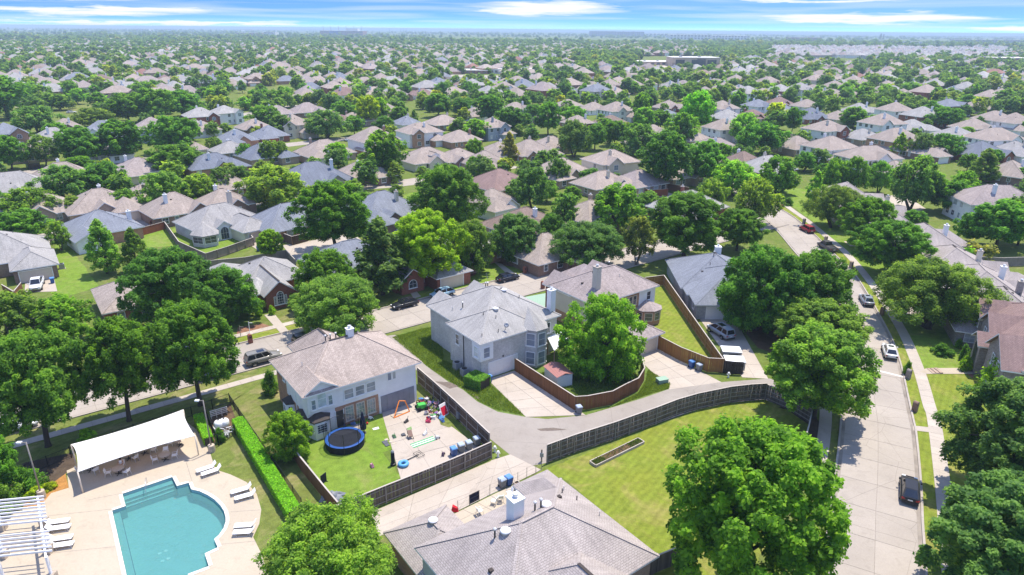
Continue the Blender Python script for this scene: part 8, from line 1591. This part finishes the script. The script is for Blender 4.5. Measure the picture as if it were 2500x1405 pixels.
# pylons, stacks and cranes on the skyline
for x, b, t_, l in ((2146, 112, 82, 'lattice power pylon above the grey townhouses'), (2153, 112, 84, 'second lattice pylon beside the first above the townhouses')):
    p0 = at(x, b); h = top_height(p0, t_); T = thing('power_pylon', l, 'pylon', (p0.x, p0.y, 0)); m = MB()
    for s in ((-1, -1), (1, -1), (1, 1), (-1, 1)): m.bar((s[0] * 4, s[1] * 4, 0), (s[0] * .6, s[1] * .6, h), .5)
    m.build('legs', M['ac_metal'], T); MB().bar((-8, 0, h * .8), (8, 0, h * .8), .5).build('cross_arm', M['ac_metal'], T); MB().bar((-6, 0, h * .93), (6, 0, h * .93), .5).build('cross_arm', M['ac_metal'], T)
for x, b, t_, l in ((951, 80, 64, 'slim dark chimney stack on the skyline, alone'), (979, 80, 64, 'slim chimney stack, first of three on the skyline'), (985, 80, 64, 'slim chimney stack, second of three on the skyline'), (992, 80, 64, 'slim chimney stack, third of three on the skyline')):
    p0 = at(x, b); h = top_height(p0, t_); T = thing('chimney_stack', l, 'chimney', (p0.x, p0.y, 0)); MB().tube([(0, 0, 0), (0, 0, h)], [3.4, 2.4], 8).build('shaft', M['bld_grey'], T); MB().tube([(0, 0, h), (0, 0, h + 1.5)], 2.9, 8).build('rim', M['bld_white'], T)
p0 = at(332, 74); h = top_height(p0, 62); T = thing('tower_crane', 'tower crane over the white hall on the left skyline', 'crane', (p0.x, p0.y, 0)); MB().box(-1, 1, -1, 1, 0, h).build('mast', M['bld_grey'], T); MB().bar((-14, 0, h), (40, 0, h), 1.4, 1.4).build('jib', M['bld_grey'], T)
for k in range(9):
    x, y0, y1 = 1905 + k * 62 + (k % 2) * 8, 158 - (k % 3) * 2, 132 + (k % 3) * 3; p0 = at(x, y0); h = min(top_height(p0, y1), 13); T = thing('utility_pole', 'wooden utility pole along the field edge below the grey townhouses, %s along' % order[k], 'utility pole', (p0.x, p0.y, 0), 0, 'utility poles'); MB().tube([(0, 0, 0), (0, 0, h)], .17, 6).build('pole', M['bark_pale'], T); MB().bar((-1.2, 0, h - .8), (1.2, 0, h - .8), .14).build('cross_arm', M['bark_pale'], T)
# air
hz = MB().box(-26500, 26500, -700, 26500, -2.5, 47.5).build('haze', M['haze_air']); hz['kind'] = 'stuff'; hz['label'] = 'thin bluish summer haze over the far suburb'
# ------------------------------------------------------------------ labels that single out the repeated houses and trees
ONES = 'zero one two three four five six seven eight nine ten eleven twelve thirteen fourteen fifteen sixteen seventeen eighteen nineteen'.split(); TENS = 'x x twenty thirty forty fifty sixty seventy eighty ninety'.split()
def num(n):
    n = int(round(n))
    return ONES[n] if n < 20 else TENS[n // 10] + ('-' + ONES[n % 10] if n % 10 else '') if n < 100 else 'hundred'
used = {o['label'] for o in scene.objects if o.get('label')}
def key(p, z=4): x, y, c = pix((p.x, p.y, z)); return x, y, c
LM_ = [h for h in HOUSES if h[2]]
def relate(p, skip=None, maxd=60):
    best = None
    for h in LM_:
        if h[0] is skip: continue
        d = (h[3] - p).length
        if d < maxd and (best is None or d < best[0]): best = (d, h)
    if not best: return None
    a, b = key(p), key(best[1][3]); dx, dy = a[0] - b[0], (a[1] - b[1]) * 2.0
    rel = ('left of' if dx < 0 else 'right of') if abs(dx) > abs(dy) else ('behind' if dy < 0 else 'in front of')
    return rel + ' ' + best[1][1]
def fit(s): return len(s.replace(',', ' ').split()) <= 16
def place(p, z): x, y, c = key(p, z); return '%s percent across and %s percent down the photo' % (num(max(0, min(99, x / 25))), num(y / 14.05))
def name_all(items, grp, z, thin):
    for it in sorted(items, key=lambda i: key(i[3])[2]):
        o, look, lab, p = it[:4]
        if lab: continue
        r = relate(p, o, 45); cand = []
        if r: cand.append(look + ' ' + r)
        cand.append(look + ', ' + place(p, z)); cand.append(thin(look) + ', ' + place(p, z))
        for c in cand:
            if fit(c) and c not in used: break
        else:
            x, y, cc = key(p, z); k = 0
            while True:
                c = thin(look) + ', %s percent across, about %s metres off' % (num(max(0, min(99, x / 25))), num((cc / 10) % 100 if k == 0 else k) + ' tens of'); k += 1
                if c not in used or k > 99: break
        used.add(c); o['label'] = c; o['group'] = o.get('group') or grp
name_all(HOUSES, 'suburban houses', 5, lambda s: s.replace(' with chimney', '').replace(' with white dormer', ''))
LM_ = [h for h in HOUSES if key(h[3])[1] > 300 and len(h[1].split()) < 9]
name_all(TREES, 'suburban shade trees', 4, lambda s: s)
